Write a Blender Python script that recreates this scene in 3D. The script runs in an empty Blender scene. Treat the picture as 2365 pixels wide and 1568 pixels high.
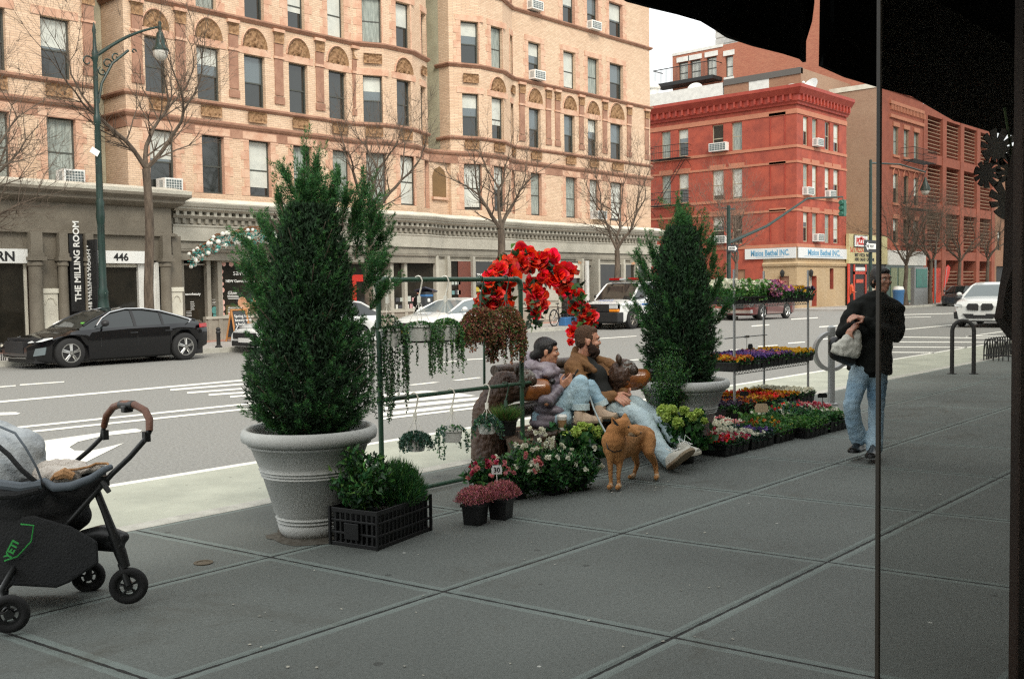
import bpy, math, random
import numpy as np
from mathutils import Vector, Matrix, noise as MN
EXPO=0.5
RND=random.Random(11); SC=bpy.context.scene; COL=SC.collection
PI=math.pi
def rad(a): return math.radians(a)
# ---------------------------------------------------------------- camera
W_,H_=2365.,1568.; F_=2330.; HC=1.55; A_=rad(41.8); P_=math.atan(117/F_); RO=0.015
FW=Vector((math.cos(A_)*math.cos(P_),math.sin(A_)*math.cos(P_),-math.sin(P_)))
R0=Vector((math.sin(A_),-math.cos(A_),0)); U0=R0.cross(FW)
RT=math.cos(RO)*R0-math.sin(RO)*U0; UP=math.sin(RO)*R0+math.cos(RO)*U0
cd=bpy.data.cameras.new('camera'); cam=bpy.data.objects.new('camera',cd); COL.objects.link(cam)
cd.sensor_width=36; cd.lens=36*F_/W_; cd.clip_start=.05; cd.clip_end=2000
cam.matrix_world=Matrix(((RT.x,UP.x,-FW.x,0),(RT.y,UP.y,-FW.y,0),(RT.z,UP.z,-FW.z,HC),(0,0,0,1)))
SC.camera=cam
# measured photo directions, used once to survey where things stand in the street
def ray(x,y): return FW+(x-W_/2)/F_*RT+(H_/2-y)/F_*UP
def G(x,y,z=0.):
    r=ray(x,y); t=(z-HC)/r.z; return Vector((t*r.x,t*r.y,z))
def aY(x,y,Y):
    r=ray(x,y); t=Y/r.y; return Vector((t*r.x,Y,HC+t*r.z))
def aX(x,y,X):
    r=ray(x,y); t=X/r.x; return Vector((X,t*r.y,HC+t*r.z))
def aD(x,y,d): return Vector((0,0,HC))+ray(x,y)*d
# ---------------------------------------------------------------- materials
MATS={}
def lk(nt,a,b): nt.links.new(a,b)
def mat(name,col,rough=.6,metal=0.,col2=None,ns=6.,amt=1.,bump=0.,bs=60.,spec=.5,island=0.,coat=0.,trans=0.,emit=None,es=0.,hue=0.,stretch=None,sub=0.,spots=None,contrast=(.35,.65)):
    m=bpy.data.materials.new(name); m.use_nodes=True; nt=m.node_tree; b=nt.nodes['Principled BSDF']
    b.inputs['Base Color'].default_value=(*col,1); b.inputs['Roughness'].default_value=rough; b.inputs['Metallic'].default_value=metal
    b.inputs['Specular IOR Level'].default_value=spec; b.inputs['Coat Weight'].default_value=coat; b.inputs['Coat Roughness'].default_value=.05
    if sub: b.inputs['Subsurface Weight'].default_value=sub; b.inputs['Subsurface Scale'].default_value=.01
    if emit: b.inputs['Emission Color'].default_value=(*emit,1); b.inputs['Emission Strength'].default_value=es
    geo=nt.nodes.new('ShaderNodeNewGeometry'); tc=nt.nodes.new('ShaderNodeTexCoord'); vec=tc.outputs['Object']
    if stretch:
        mp=nt.nodes.new('ShaderNodeMapping'); mp.inputs['Scale'].default_value=stretch; lk(nt,vec,mp.inputs['Vector']); vec=mp.outputs['Vector']
    cur=None
    if col2 is not None:
        n=nt.nodes.new('ShaderNodeTexNoise'); n.inputs['Scale'].default_value=ns; n.inputs['Detail'].default_value=6; n.inputs['Roughness'].default_value=.65; lk(nt,vec,n.inputs['Vector'])
        r=nt.nodes.new('ShaderNodeMapRange'); r.inputs['From Min'].default_value=contrast[0]; r.inputs['From Max'].default_value=contrast[1]; lk(nt,n.outputs['Fac'],r.inputs['Value'])
        r.inputs['To Max'].default_value=amt
        mx=nt.nodes.new('ShaderNodeMix'); mx.data_type='RGBA'; mx.inputs['A'].default_value=(*col,1); mx.inputs['B'].default_value=(*col2,1)
        lk(nt,r.outputs['Result'],mx.inputs['Factor']); cur=mx.outputs['Result']
    if spots:
        sc_,thr,scol=spots
        vo=nt.nodes.new('ShaderNodeTexVoronoi'); vo.inputs['Scale'].default_value=sc_; lk(nt,vec,vo.inputs['Vector'])
        r=nt.nodes.new('ShaderNodeMath'); r.operation='LESS_THAN'; r.inputs[1].default_value=thr; lk(nt,vo.outputs['Distance'],r.inputs[0])
        wn=nt.nodes.new('ShaderNodeSeparateColor'); lk(nt,vo.outputs['Color'],wn.inputs[0])
        g=nt.nodes.new('ShaderNodeMath'); g.operation='GREATER_THAN'; g.inputs[1].default_value=.8; lk(nt,wn.outputs[0],g.inputs[0])
        m3=nt.nodes.new('ShaderNodeMath'); m3.operation='MULTIPLY'; lk(nt,r.outputs[0],m3.inputs[0]); lk(nt,g.outputs[0],m3.inputs[1])
        mx=nt.nodes.new('ShaderNodeMix'); mx.data_type='RGBA'; mx.inputs['A'].default_value=(*col,1); mx.inputs['B'].default_value=(*scol,1)
        if cur: lk(nt,cur,mx.inputs['A'])
        lk(nt,m3.outputs[0],mx.inputs['Factor']); cur=mx.outputs['Result']
    if island or hue:
        h=nt.nodes.new('ShaderNodeHueSaturation'); h.inputs['Color'].default_value=(*col,1)
        if cur: lk(nt,cur,h.inputs['Color'])
        r=nt.nodes.new('ShaderNodeMapRange'); r.inputs['To Min'].default_value=1-island; r.inputs['To Max'].default_value=1+island; lk(nt,geo.outputs['Random Per Island'],r.inputs['Value']); lk(nt,r.outputs['Result'],h.inputs['Value'])
        if hue:
            m2=nt.nodes.new('ShaderNodeMath'); m2.operation='MULTIPLY'; m2.inputs[1].default_value=7.31; lk(nt,geo.outputs['Random Per Island'],m2.inputs[0])
            fr=nt.nodes.new('ShaderNodeMath'); fr.operation='FRACT'; lk(nt,m2.outputs[0],fr.inputs[0])
            r2=nt.nodes.new('ShaderNodeMapRange'); r2.inputs['To Min'].default_value=.5-hue; r2.inputs['To Max'].default_value=.5+hue; lk(nt,fr.outputs[0],r2.inputs['Value']); lk(nt,r2.outputs['Result'],h.inputs['Hue'])
        cur=h.outputs['Color']
    if cur: lk(nt,cur,b.inputs['Base Color'])
    if bump:
        n=nt.nodes.new('ShaderNodeTexNoise'); n.inputs['Scale'].default_value=bs; n.inputs['Detail'].default_value=5; lk(nt,vec,n.inputs['Vector'])
        bp=nt.nodes.new('ShaderNodeBump'); bp.inputs['Strength'].default_value=bump; bp.inputs['Distance'].default_value=.02; lk(nt,n.outputs['Fac'],bp.inputs['Height']); lk(nt,bp.outputs['Normal'],b.inputs['Normal'])
    if trans:
        tr=nt.nodes.new('ShaderNodeBsdfTranslucent'); mxs=nt.nodes.new('ShaderNodeMixShader'); mxs.inputs[0].default_value=trans
        tr.inputs['Color'].default_value=(*col,1)
        if cur: lk(nt,cur,tr.inputs['Color'])
        out=nt.nodes['Material Output']; lk(nt,b.outputs[0],mxs.inputs[1]); lk(nt,tr.outputs[0],mxs.inputs[2]); lk(nt,mxs.outputs[0],out.inputs['Surface'])
    MATS[name]=m; return m
def brick(name,c1,c2,mortar,bw=.2,bh=.065,ms=.008,dirt=(.5,.4,.3),damt=.35,ns=.6,stone=None):
    m=mat(name,c1,.85,spec=.25); nt=m.node_tree; b=nt.nodes['Principled BSDF']
    geo=nt.nodes.new('ShaderNodeNewGeometry'); s=nt.nodes.new('ShaderNodeSeparateXYZ'); lk(nt,geo.outputs['Position'],s.inputs[0])
    a=nt.nodes.new('ShaderNodeMath'); a.operation='ADD'; lk(nt,s.outputs[0],a.inputs[0]); lk(nt,s.outputs[1],a.inputs[1])
    c=nt.nodes.new('ShaderNodeCombineXYZ'); lk(nt,a.outputs[0],c.inputs[0]); lk(nt,s.outputs[2],c.inputs[1])
    br=nt.nodes.new('ShaderNodeTexBrick'); br.inputs['Scale'].default_value=1; br.inputs['Color1'].default_value=(*c1,1); br.inputs['Color2'].default_value=(*c2,1); br.inputs['Mortar'].default_value=(*mortar,1)
    br.inputs['Brick Width'].default_value=bw; br.inputs['Row Height'].default_value=bh; br.inputs['Mortar Size'].default_value=ms; br.inputs['Mortar Smooth'].default_value=.3; lk(nt,c.outputs[0],br.inputs['Vector'])
    n=nt.nodes.new('ShaderNodeTexNoise'); n.inputs['Scale'].default_value=ns; n.inputs['Detail'].default_value=8; n.inputs['Roughness'].default_value=.7; lk(nt,geo.outputs['Position'],n.inputs['Vector'])
    r=nt.nodes.new('ShaderNodeMapRange'); r.inputs['From Min'].default_value=.4; r.inputs['From Max'].default_value=.75; r.inputs['To Max'].default_value=damt; lk(nt,n.outputs['Fac'],r.inputs['Value'])
    mx=nt.nodes.new('ShaderNodeMix'); mx.data_type='RGBA'; mx.inputs['B'].default_value=(*dirt,1); lk(nt,br.outputs['Color'],mx.inputs['A']); lk(nt,r.outputs['Result'],mx.inputs['Factor']); lk(nt,mx.outputs['Result'],b.inputs['Base Color'])
    bp=nt.nodes.new('ShaderNodeBump'); bp.inputs['Strength'].default_value=.4; bp.inputs['Distance'].default_value=.01; lk(nt,br.outputs['Fac'],bp.inputs['Height']); bp.invert=True; lk(nt,bp.outputs['Normal'],b.inputs['Normal'])
    return m
# ---------------------------------------------------------------- mesh builder
class MB:
    def __init__(s,T=None): s.v=[];s.f=[];s.m=[];s.T=T
    def add(s,vs,fs,mi=0):
        k=len(s.v)
        if s.T is not None: vs=[s.T@Vector(p) for p in vs]
        s.v+= [tuple(p) for p in vs]; s.f+=[tuple(i+k for i in f) for f in fs]; s.m+=[mi]*len(fs); return s
    def quad(s,a,b,c,d,mi=0): return s.add([a,b,c,d],[(0,1,2,3)],mi)
    def poly(s,pts,mi=0): return s.add(pts,[tuple(range(len(pts)))],mi)
    def box(s,x0,x1,y0,y1,z0,z1,mi=0):
        return s.add([(x0,y0,z0),(x1,y0,z0),(x1,y1,z0),(x0,y1,z0),(x0,y0,z1),(x1,y0,z1),(x1,y1,z1),(x0,y1,z1)],[(0,3,2,1),(4,5,6,7),(0,1,5,4),(1,2,6,5),(2,3,7,6),(3,0,4,7)],mi)
    def cbox(s,c,d,mi=0,M=None,tap=1.):
        hx,hy,hz=d[0]/2,d[1]/2,d[2]/2; vs=[]
        for z in(-1,1):
            t=tap if z>0 else 1.
            for x,y in((-1,-1),(1,-1),(1,1),(-1,1)):
                p=Vector((x*hx*t,y*hy*t,z*hz)); 
                if M is not None: p=M@p
                vs.append(p+Vector(c))
        return s.add(vs,[(0,3,2,1),(4,5,6,7),(0,1,5,4),(1,2,6,5),(2,3,7,6),(3,0,4,7)],mi)
    def extr(s,pts,off,mi=0):
        n=len(pts); o=Vector(off); P=[Vector(p) for p in pts]
        return s.add(P+[p+o for p in P],[tuple(range(n-1,-1,-1)),tuple(range(n,2*n))]+[(i,(i+1)%n,(i+1)%n+n,i+n) for i in range(n)],mi)
    def loft(s,rings,mi=0,cap=True,close=True):
        n=len(rings[0]); vs=[p for r in rings for p in r]; fs=[]
        for k in range(len(rings)-1):
            for i in range(n if close else n-1):
                j=(i+1)%n; fs.append((k*n+i,k*n+j,(k+1)*n+j,(k+1)*n+i))
        if cap: fs.append(tuple(range(n-1,-1,-1))); fs.append(tuple(range((len(rings)-1)*n,len(rings)*n)))
        return s.add(vs,fs,mi)
    def tube(s,pts,r,n=8,mi=0,cap=True,flat=1.,up=None):
        P=[Vector(p) for p in pts]; N=len(P); rr=r if isinstance(r,(list,tuple)) else [r]*N
        d0=(P[1]-P[0]).normalized(); a=Vector((0,0,1)) if abs(d0.z)<.9 else Vector((1,0,0))
        if up is not None: a=Vector(up)
        x=a.cross(d0).normalized(); rings=[]
        for i in range(N):
            d=((P[min(i+1,N-1)]-P[max(i-1,0)])); 
            if d.length<1e-9: d=d0
            d.normalize(); x=(x-d*x.dot(d)); x=x.normalized() if x.length>1e-6 else d.orthogonal().normalized(); y=d.cross(x)
            rings.append([P[i]+(x*math.cos(t)+y*flat*math.sin(t))*rr[i] for t in [2*PI*k/n for k in range(n)]])
        return s.loft(rings,mi,cap)
    def lathe(s,prof,c=(0,0,0),n=24,mi=0,cap=True,sx=1.,sy=1.):
        c=Vector(c); rings=[[c+Vector((r*sx*math.cos(2*PI*k/n),r*sy*math.sin(2*PI*k/n),z)) for k in range(n)] for r,z in prof]
        return s.loft(rings,mi,cap)
    def ell(s,c,r,n=12,m=8,mi=0,M=None):
        if not isinstance(r,(tuple,list)): r=(r,r,r)
        c=Vector(c); vs=[]; fs=[]
        for j in range(1,m):
            t=PI*j/m
            for k in range(n):
                p=Vector((r[0]*math.sin(t)*math.cos(2*PI*k/n),r[1]*math.sin(t)*math.sin(2*PI*k/n),r[2]*math.cos(t)))
                if M is not None: p=M@p
                vs.append(c+p)
        tp=Vector((0,0,r[2])); 
        if M is not None: tp=M@tp
        vs+= [c+tp,c-tp]; a=len(vs)-2; b=a+1
        for j in range(m-2):
            for k in range(n):
                k2=(k+1)%n; fs.append((j*n+k,(j+1)*n+k,(j+1)*n+k2,j*n+k2))
        for k in range(n):
            k2=(k+1)%n; fs.append((a,k,k2)); fs.append((b,(m-2)*n+k2,(m-2)*n+k))
        return s.add(vs,fs,mi)
    def torus(s,c,R,r,n=24,m=8,mi=0,ax='y',a0=0,a1=2*PI):
        c=Vector(c); full=abs(a1-a0-2*PI)<1e-6; pts=[]
        for k in range(n+(0 if full else 1)):
            t=a0+(a1-a0)*k/n; u,v=R*math.cos(t),R*math.sin(t)
            pts.append(c+(Vector((u,0,v)) if ax=='y' else Vector((u,v,0)) if ax=='z' else Vector((0,u,v))))
        if full: 
            rings=[]; 
            for k in range(n):
                t=2*PI*k/n; d=(pts[k]-c).normalized(); a={'y':Vector((0,1,0)),'z':Vector((0,0,1)),'x':Vector((1,0,0))}[ax]
                rings.append([pts[k]+(d*math.cos(q)+a*math.sin(q))*r for q in [2*PI*i/m for i in range(m)]])
            rings.append(rings[0]); return s.loft(rings,mi,False)
        return s.tube(pts,r,m,mi)
    def build(s,name,mats,parent=None,smooth=False,ang=40,bevel=0.,kind=None,mods=None,pivot=None):
        me=bpy.data.meshes.new(name); me.from_pydata(s.v,[],s.f)
        if not isinstance(mats,(list,tuple)): mats=[mats]
        for x in mats: me.materials.append(MATS[x] if isinstance(x,str) else x)
        if len(mats)>1: me.polygons.foreach_set('material_index',s.m)
        if smooth: me.polygons.foreach_set('use_smooth',[True]*len(s.f))
        me.update()
        if smooth and ang<180: me.set_sharp_from_angle(angle=rad(ang))
        o=bpy.data.objects.new(name,me); COL.objects.link(o); attach(o,parent)
        if bevel:
            b=o.modifiers.new('b','BEVEL'); b.width=bevel; b.segments=2; b.limit_method='ANGLE'; b.angle_limit=rad(35); b.harden_normals=False
        if kind: o['kind']=kind
        return o
ROOTM={}
def attach(o,parent):
    if parent is None: return o
    o.parent=parent; m=ROOTM.get(parent.name)
    if m is not None: o.matrix_parent_inverse=m.inverted()
    return o
def label(o,lab,cat,group=None):
    o['label']=lab; o['category']=cat
    if group: o['group']=group
    return o
def thing(name,lab,cat,loc=(0,0,0),rz=0.,group=None,local=False):
    o=bpy.data.objects.new(name,None); COL.objects.link(o); o.location=loc; o.rotation_euler=(0,0,rz); o.empty_display_size=.1
    if not local: ROOTM[o.name]=Matrix.Translation(Vector(loc))@Matrix.Rotation(rz,4,'Z')
    return label(o,lab,cat,group)
def kids(o): return [c for c in COL.objects if c.parent==o]
def dup(root,loc,rz=0.,lab=None,group=None,scale=None,skip=()):
    r=root.copy(); COL.objects.link(r); r.location=loc; r.rotation_euler=(0,0,rz)
    if scale: r.scale=scale if isinstance(scale,(tuple,list)) else (scale,)*3
    if lab: r['label']=lab
    if group: r['group']=group
    for ch in kids(root):
        if ch.name.split('.')[0] in skip: continue
        c=ch.copy(); COL.objects.link(c); c.parent=r
        for g in kids(ch):
            d=g.copy(); COL.objects.link(d); d.parent=c
    return r
def struct(o): o['kind']='structure'; return o
def textmesh(s,size,depth=.004,font=None,align='LEFT',sx=1.,shear=0.,space=1.,off=0.):
    c=bpy.data.curves.new('t','FONT'); c.body=s; c.size=size; c.extrude=depth; c.align_x=align; c.shear=shear; c.space_character=space; c.resolution_u=3; c.offset=off
    o=bpy.data.objects.new('t',c); COL.objects.link(o); bpy.context.view_layer.update()
    me=bpy.data.meshes.new_from_object(o); vs=[(v.co.x*sx,v.co.y,v.co.z) for v in me.vertices]; fs=[tuple(p.vertices) for p in me.polygons]
    bpy.data.objects.remove(o); bpy.data.curves.remove(c); bpy.data.meshes.remove(me); return vs,fs
def text(mb,s,origin,u,size,up=(0,0,1),mi=0,depth=.004,**k):
    """lettering on the plane through origin with reading direction u"""
    vs,fs=textmesh(s,size,depth,**k); u=Vector(u).normalized(); w=Vector(up).normalized(); n=u.cross(w); o=Vector(origin)
    return mb.add([o+u*a+w*b+n*c for a,b,c in vs],fs,mi)
# leaves / petals in bulk with numpy
def leafmesh(name,C,D,L,Wd,mats,parent=None,fold=.25,mi=None,up=None,seed=1,shape='leaf',smooth=True):
    """C centres (n,3), D directions (n,3), L lengths, Wd widths: one folded leaf of two/four faces each"""
    rs=np.random.RandomState(seed); n=len(C); C=np.asarray(C,float); D=np.asarray(D,float); D/= (np.linalg.norm(D,axis=1,keepdims=True)+1e-9)
    rv=rs.normal(size=(n,3)) if up is None else np.asarray(up,float)+rs.normal(size=(n,3))*.35
    S=np.cross(D,rv); S/=(np.linalg.norm(S,axis=1,keepdims=True)+1e-9); N=np.cross(S,D)
    L=np.broadcast_to(np.asarray(L,float),(n,))[:,None]; Wd=np.broadcast_to(np.asarray(Wd,float),(n,))[:,None]
    a=C; t=C+D*L-N*L*fold*.6; l=C+D*L*.45+S*Wd*.5+N*Wd*fold; r=C+D*L*.45-S*Wd*.5+N*Wd*fold; mid=C+D*L*.5-N*L*fold*.05
    if shape=='needle':
        V=np.stack([a-S*Wd*.5,a+S*Wd*.5,t],1).reshape(-1,3); F=np.arange(n*3).reshape(n,3); k=3; loops=F.ravel(); nf=n; lt=3
    elif shape=='petal':
        l=C+D*L*.5+S*Wd*.55+N*Wd*fold; r=C+D*L*.5-S*Wd*.55+N*Wd*fold; tl=t+S*Wd*.3-D*L*.06; tr=t-S*Wd*.3-D*L*.06; mid=C+D*L*.5-N*Wd*fold*.3; tm=t+D*L*.05-N*Wd*fold*.2
        V=np.stack([a,l,tl,tm,tr,r,mid],1).reshape(-1,3); b=(np.arange(n)*7)[:,None]
        F=np.concatenate([b+np.array([[x,y,z]]) for x,y,z in((0,6,1),(6,2,1),(6,3,2),(6,4,3),(6,5,4),(0,5,6))],1).reshape(-1,3); loops=F.ravel(); nf=len(F); lt=3
    else:
        V=np.stack([a,l,t,r,mid],1).reshape(-1,3); b=(np.arange(n)*5)[:,None]
        F=np.concatenate([b+np.array([[0,4,1]]),b+np.array([[4,2,1]]),b+np.array([[0,3,4]]),b+np.array([[4,3,2]])],1).reshape(-1,3); loops=F.ravel(); nf=len(F); lt=3
    me=bpy.data.meshes.new(name); me.vertices.add(len(V)); me.vertices.foreach_set('co',V.ravel()); me.loops.add(len(loops)); me.loops.foreach_set('vertex_index',loops.astype(np.int32))
    me.polygons.add(nf); me.polygons.foreach_set('loop_start',np.arange(nf,dtype=np.int32)*lt)
    if not isinstance(mats,(list,tuple)): mats=[mats]
    for x in mats: me.materials.append(MATS[x])
    if mi is not None:
        q=nf//n; me.polygons.foreach_set('material_index',np.repeat(np.asarray(mi,dtype=np.int32),q))
    me.update(calc_edges=True); me.validate()
    o=bpy.data.objects.new(name,me); COL.objects.link(o); attach(o,parent); return o
def tomesh(o):
    """freeze modifiers into the mesh"""
    bpy.context.view_layer.update(); dg=bpy.context.evaluated_depsgraph_get(); me=bpy.data.meshes.new_from_object(o.evaluated_get(dg)); o.modifiers.clear(); o.data=me; return o
def fuse(mb,name,mats,parent,vox=.012,sm=6,fac=.6,disp=0.,ds=.08,sub=False):
    """overlapping closed forms grown together into one skin"""
    o=mb.build(name,mats,None)
    r=o.modifiers.new('r','REMESH'); r.mode='VOXEL'; r.voxel_size=vox; r.use_smooth_shade=True
    s_=o.modifiers.new('s','SMOOTH'); s_.iterations=sm; s_.factor=fac
    tomesh(o)
    if disp:
        me=o.data; n=len(me.vertices); co=np.empty(n*3); me.vertices.foreach_get('co',co); co=co.reshape(-1,3); no=np.empty(n*3); me.vertices.foreach_get('normal',no); no=no.reshape(-1,3)
        dd=np.array([MN.noise(Vector((p[0]/ds+3,p[1]/ds,p[2]/ds*1.3)))+.5*MN.noise(Vector((p[0]/ds*2.3,p[1]/ds*2.3+7,p[2]/ds*2))) for p in co])
        co+=no*(np.sign(dd)*np.abs(dd)**.8)[:,None]*disp; me.vertices.foreach_set('co',co.ravel()); me.update()
    me=o.data; me.polygons.foreach_set('use_smooth',[True]*len(me.polygons)); attach(o,parent); return o
def paint(o,spots,m_):
    """give the faces near the listed points another coat colour"""
    o.data.materials.append(MATS[m_]); k=len(o.data.materials)-1
    for p in o.data.polygons:
        for c,r in spots:
            if (p.center-Vector(c)).length<r: p.material_index=k; break
def cap(mb,a,b,ra,rb,n=12,mi=0):
    """tapered limb with round ends"""
    a=Vector(a); b=Vector(b); d=(b-a); L=d.length; d=d/L if L>1e-6 else Vector((0,0,1)); pts=[];rr=[]
    for t in (-1,-.8,-.45,0): pts.append(a+d*ra*t*1.); rr.append(max(ra*math.sqrt(max(0,1-t*t)),.002))
    for t in (0,.45,.8,1): pts.append(b+d*rb*t); rr.append(max(rb*math.sqrt(max(0,1-t*t)),.002))
    return mb.tube(pts,rr,n,mi)
def chain(mb,pts,rr,n=12,mi=0):
    for i in range(len(pts)-1): cap(mb,pts[i],pts[i+1],rr[i],rr[i+1],n,mi)
    return mb
# ================================================================ light and sky
w=bpy.data.worlds.new("World"); SC.world=w; w.use_nodes=True; nt=w.node_tree; bg=nt.nodes['Background']
SUN_EL,SUN_AZ=rad(42),rad(238)     # azimuth of the sun measured from +X towards +Y
sky=nt.nodes.new('ShaderNodeTexSky'); sky.sky_type='NISHITA'; sky.sun_disc=False; sky.sun_elevation=SUN_EL; sky.sun_rotation=PI/2-SUN_AZ; sky.dust_density=3; sky.air_density=1.2
# overcast: a bright even cloud deck lies over the clear sky
tc=nt.nodes.new('ShaderNodeTexCoord'); n=nt.nodes.new('ShaderNodeTexNoise'); n.inputs['Scale'].default_value=2.2; n.inputs['Detail'].default_value=6; lk(nt,tc.outputs['Generated'],n.inputs['Vector'])
r=nt.nodes.new('ShaderNodeMapRange'); r.inputs['From Min'].default_value=.3; r.inputs['From Max'].default_value=.7; r.inputs['To Min'].default_value=.82; r.inputs['To Max'].default_value=.97; lk(nt,n.outputs['Fac'],r.inputs['Value'])
mx=nt.nodes.new('ShaderNodeMix'); mx.data_type='RGBA'; lk(nt,sky.outputs['Color'],mx.inputs['A']); mx.inputs['B'].default_value=(11.0,11.3,11.2,1); lk(nt,r.outputs['Result'],mx.inputs['Factor'])
lk(nt,mx.outputs['Result'],bg.inputs['Color']); bg.inputs['Strength'].default_value=.1
sd=bpy.data.lights.new('sun','SUN'); sd.energy=2.0; sd.angle=rad(20); sd.color=(1,.93,.82); so=bpy.data.objects.new('sun',sd); COL.objects.link(so)
so.rotation_euler=Vector((math.cos(SUN_AZ)*math.cos(SUN_EL),math.sin(SUN_AZ)*math.cos(SUN_EL),math.sin(SUN_EL))).to_track_quat('Z','Y').to_euler()
SC.view_settings.view_transform='Standard'; SC.view_settings.look='None'; SC.view_settings.exposure=EXPO
SC.cycles.use_denoising=False; SC.cycles.sample_clamp_indirect=3; SC.cycles.filter_width=1.3; SC.cycles.max_bounces=6; SC.cycles.transparent_max_bounces=16
# ================================================================ materials
mat('asphalt',(.30,.297,.275),.9,col2=(.19,.188,.175),ns=30,bump=.5,bs=160,spec=.3,spots=(55,.16,(.26,.25,.23)))
mat('asphalt_old',(.2,.195,.185),.9,col2=(.13,.125,.12),ns=.5,bump=.4,bs=160,spec=.3)
mat('lane_concrete',(.43,.44,.36),.85,col2=(.33,.34,.28),ns=1.6,bump=.3,bs=120,spec=.3,spots=(9,.12,(.2,.2,.17)))
mat('kerb',(.5,.49,.43),.8,col2=(.34,.33,.29),ns=5,bump=.3,bs=90)
mat('far_walk',(.42,.4,.37),.85,col2=(.3,.28,.26),ns=1.2,bump=.2,bs=60)
mat('pink_paving',(.5,.25,.18),.85,col2=(.36,.2,.16),ns=3)
mat('road_paint',(.74,.73,.66),.7,col2=(.38,.375,.35),ns=18,amt=.8,contrast=(.5,.85),bump=.2,bs=120)
mat('black_cloth',(.004,.005,.005),.95,spec=.1)
mat('near_wall',(.28,.26,.22),.9)
# dark tinted slabs with tooled joints
m=mat('slabs',(.165,.176,.162),.85,col2=(.108,.118,.106),ns=55,bump=.4,bs=170,spec=.35,spots=(4.5,.045,(.5,.5,.45)),contrast=(.3,.7))
nt=m.node_tree; b=nt.nodes['Principled BSDF']; base=b.inputs['Base Color'].links[0].from_socket
geo=nt.nodes.new('ShaderNodeNewGeometry'); sp=nt.nodes.new('ShaderNodeSeparateXYZ'); lk(nt,geo.outputs['Position'],sp.inputs[0])
def mth(op,a,c=None,d=None):
    x=nt.nodes.new('ShaderNodeMath'); x.operation=op
    for i,q in enumerate((a,c,d)):
        if q is None: continue
        if isinstance(q,(int,float)): x.inputs[i].default_value=q
        else: lk(nt,q,x.inputs[i])
    return x.outputs[0]
wob=nt.nodes.new('ShaderNodeTexNoise'); wob.inputs['Scale'].default_value=14; lk(nt,geo.outputs['Position'],wob.inputs['Vector'])
wb=mth('MULTIPLY',mth('SUBTRACT',wob.outputs['Fac'],.5),.016)
def dist(src,off,p): return mth('MULTIPLY',mth('ABSOLUTE',mth('SUBTRACT',mth('FRACT',mth('ADD',mth('DIVIDE',mth('SUBTRACT',src,off),p),.5)),.5)),p)
du=dist(mth('MULTIPLY_ADD',sp.outputs[1],.13,sp.outputs[0]),4.05,1.575); dv=dist(sp.outputs[1],3.69,1.28)
dm=mth('ADD',mth('MINIMUM',du,dv),wb)
dark=mth('LESS_THAN',dm,.009); lite=mth('LESS_THAN',dm,.052)
a1=nt.nodes.new('ShaderNodeMix'); a1.data_type='RGBA'; a1.inputs['B'].default_value=(.20,.235,.215,1); lk(nt,base,a1.inputs['A']); lk(nt,mth('MULTIPLY',lite,.75),a1.inputs['Factor'])
a2=nt.nodes.new('ShaderNodeMix'); a2.data_type='RGBA'; a2.inputs['B'].default_value=(.022,.022,.02,1); lk(nt,a1.outputs['Result'],a2.inputs['A']); lk(nt,dark,a2.inputs['Factor']); 
# dark gum spots and hairline cracks
vo=nt.nodes.new('ShaderNodeTexVoronoi'); vo.inputs['Scale'].default_value=3.1; lk(nt,geo.outputs['Position'],vo.inputs['Vector']); cs=nt.nodes.new('ShaderNodeSeparateColor'); lk(nt,vo.outputs['Color'],cs.inputs[0])
gm=mth('MULTIPLY',mth('LESS_THAN',vo.outputs['Distance'],.07),mth('GREATER_THAN',cs.outputs[1],.45))
a3=nt.nodes.new('ShaderNodeMix'); a3.data_type='RGBA'; a3.inputs['B'].default_value=(.045,.045,.04,1); lk(nt,a2.outputs['Result'],a3.inputs['A']); lk(nt,mth('MULTIPLY',gm,.6),a3.inputs['Factor'])
wv=nt.nodes.new('ShaderNodeTexNoise'); wv.inputs['Scale'].default_value=.7; wv.inputs['Detail'].default_value=9; wv.inputs['Roughness'].default_value=.75; wv.inputs['Distortion'].default_value=1.2; lk(nt,geo.outputs['Position'],wv.inputs['Vector'])
st_=nt.nodes.new('ShaderNodeMapRange'); st_.inputs['From Min'].default_value=.56; st_.inputs['From Max'].default_value=.7; st_.inputs['To Max'].default_value=.55; lk(nt,wv.outputs['Fac'],st_.inputs['Value'])
a4=nt.nodes.new('ShaderNodeMix'); a4.data_type='RGBA'; a4.inputs['B'].default_value=(.07,.062,.045,1); lk(nt,a3.outputs['Result'],a4.inputs['A']); lk(nt,st_.outputs['Result'],a4.inputs['Factor']); a2=a4
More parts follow.
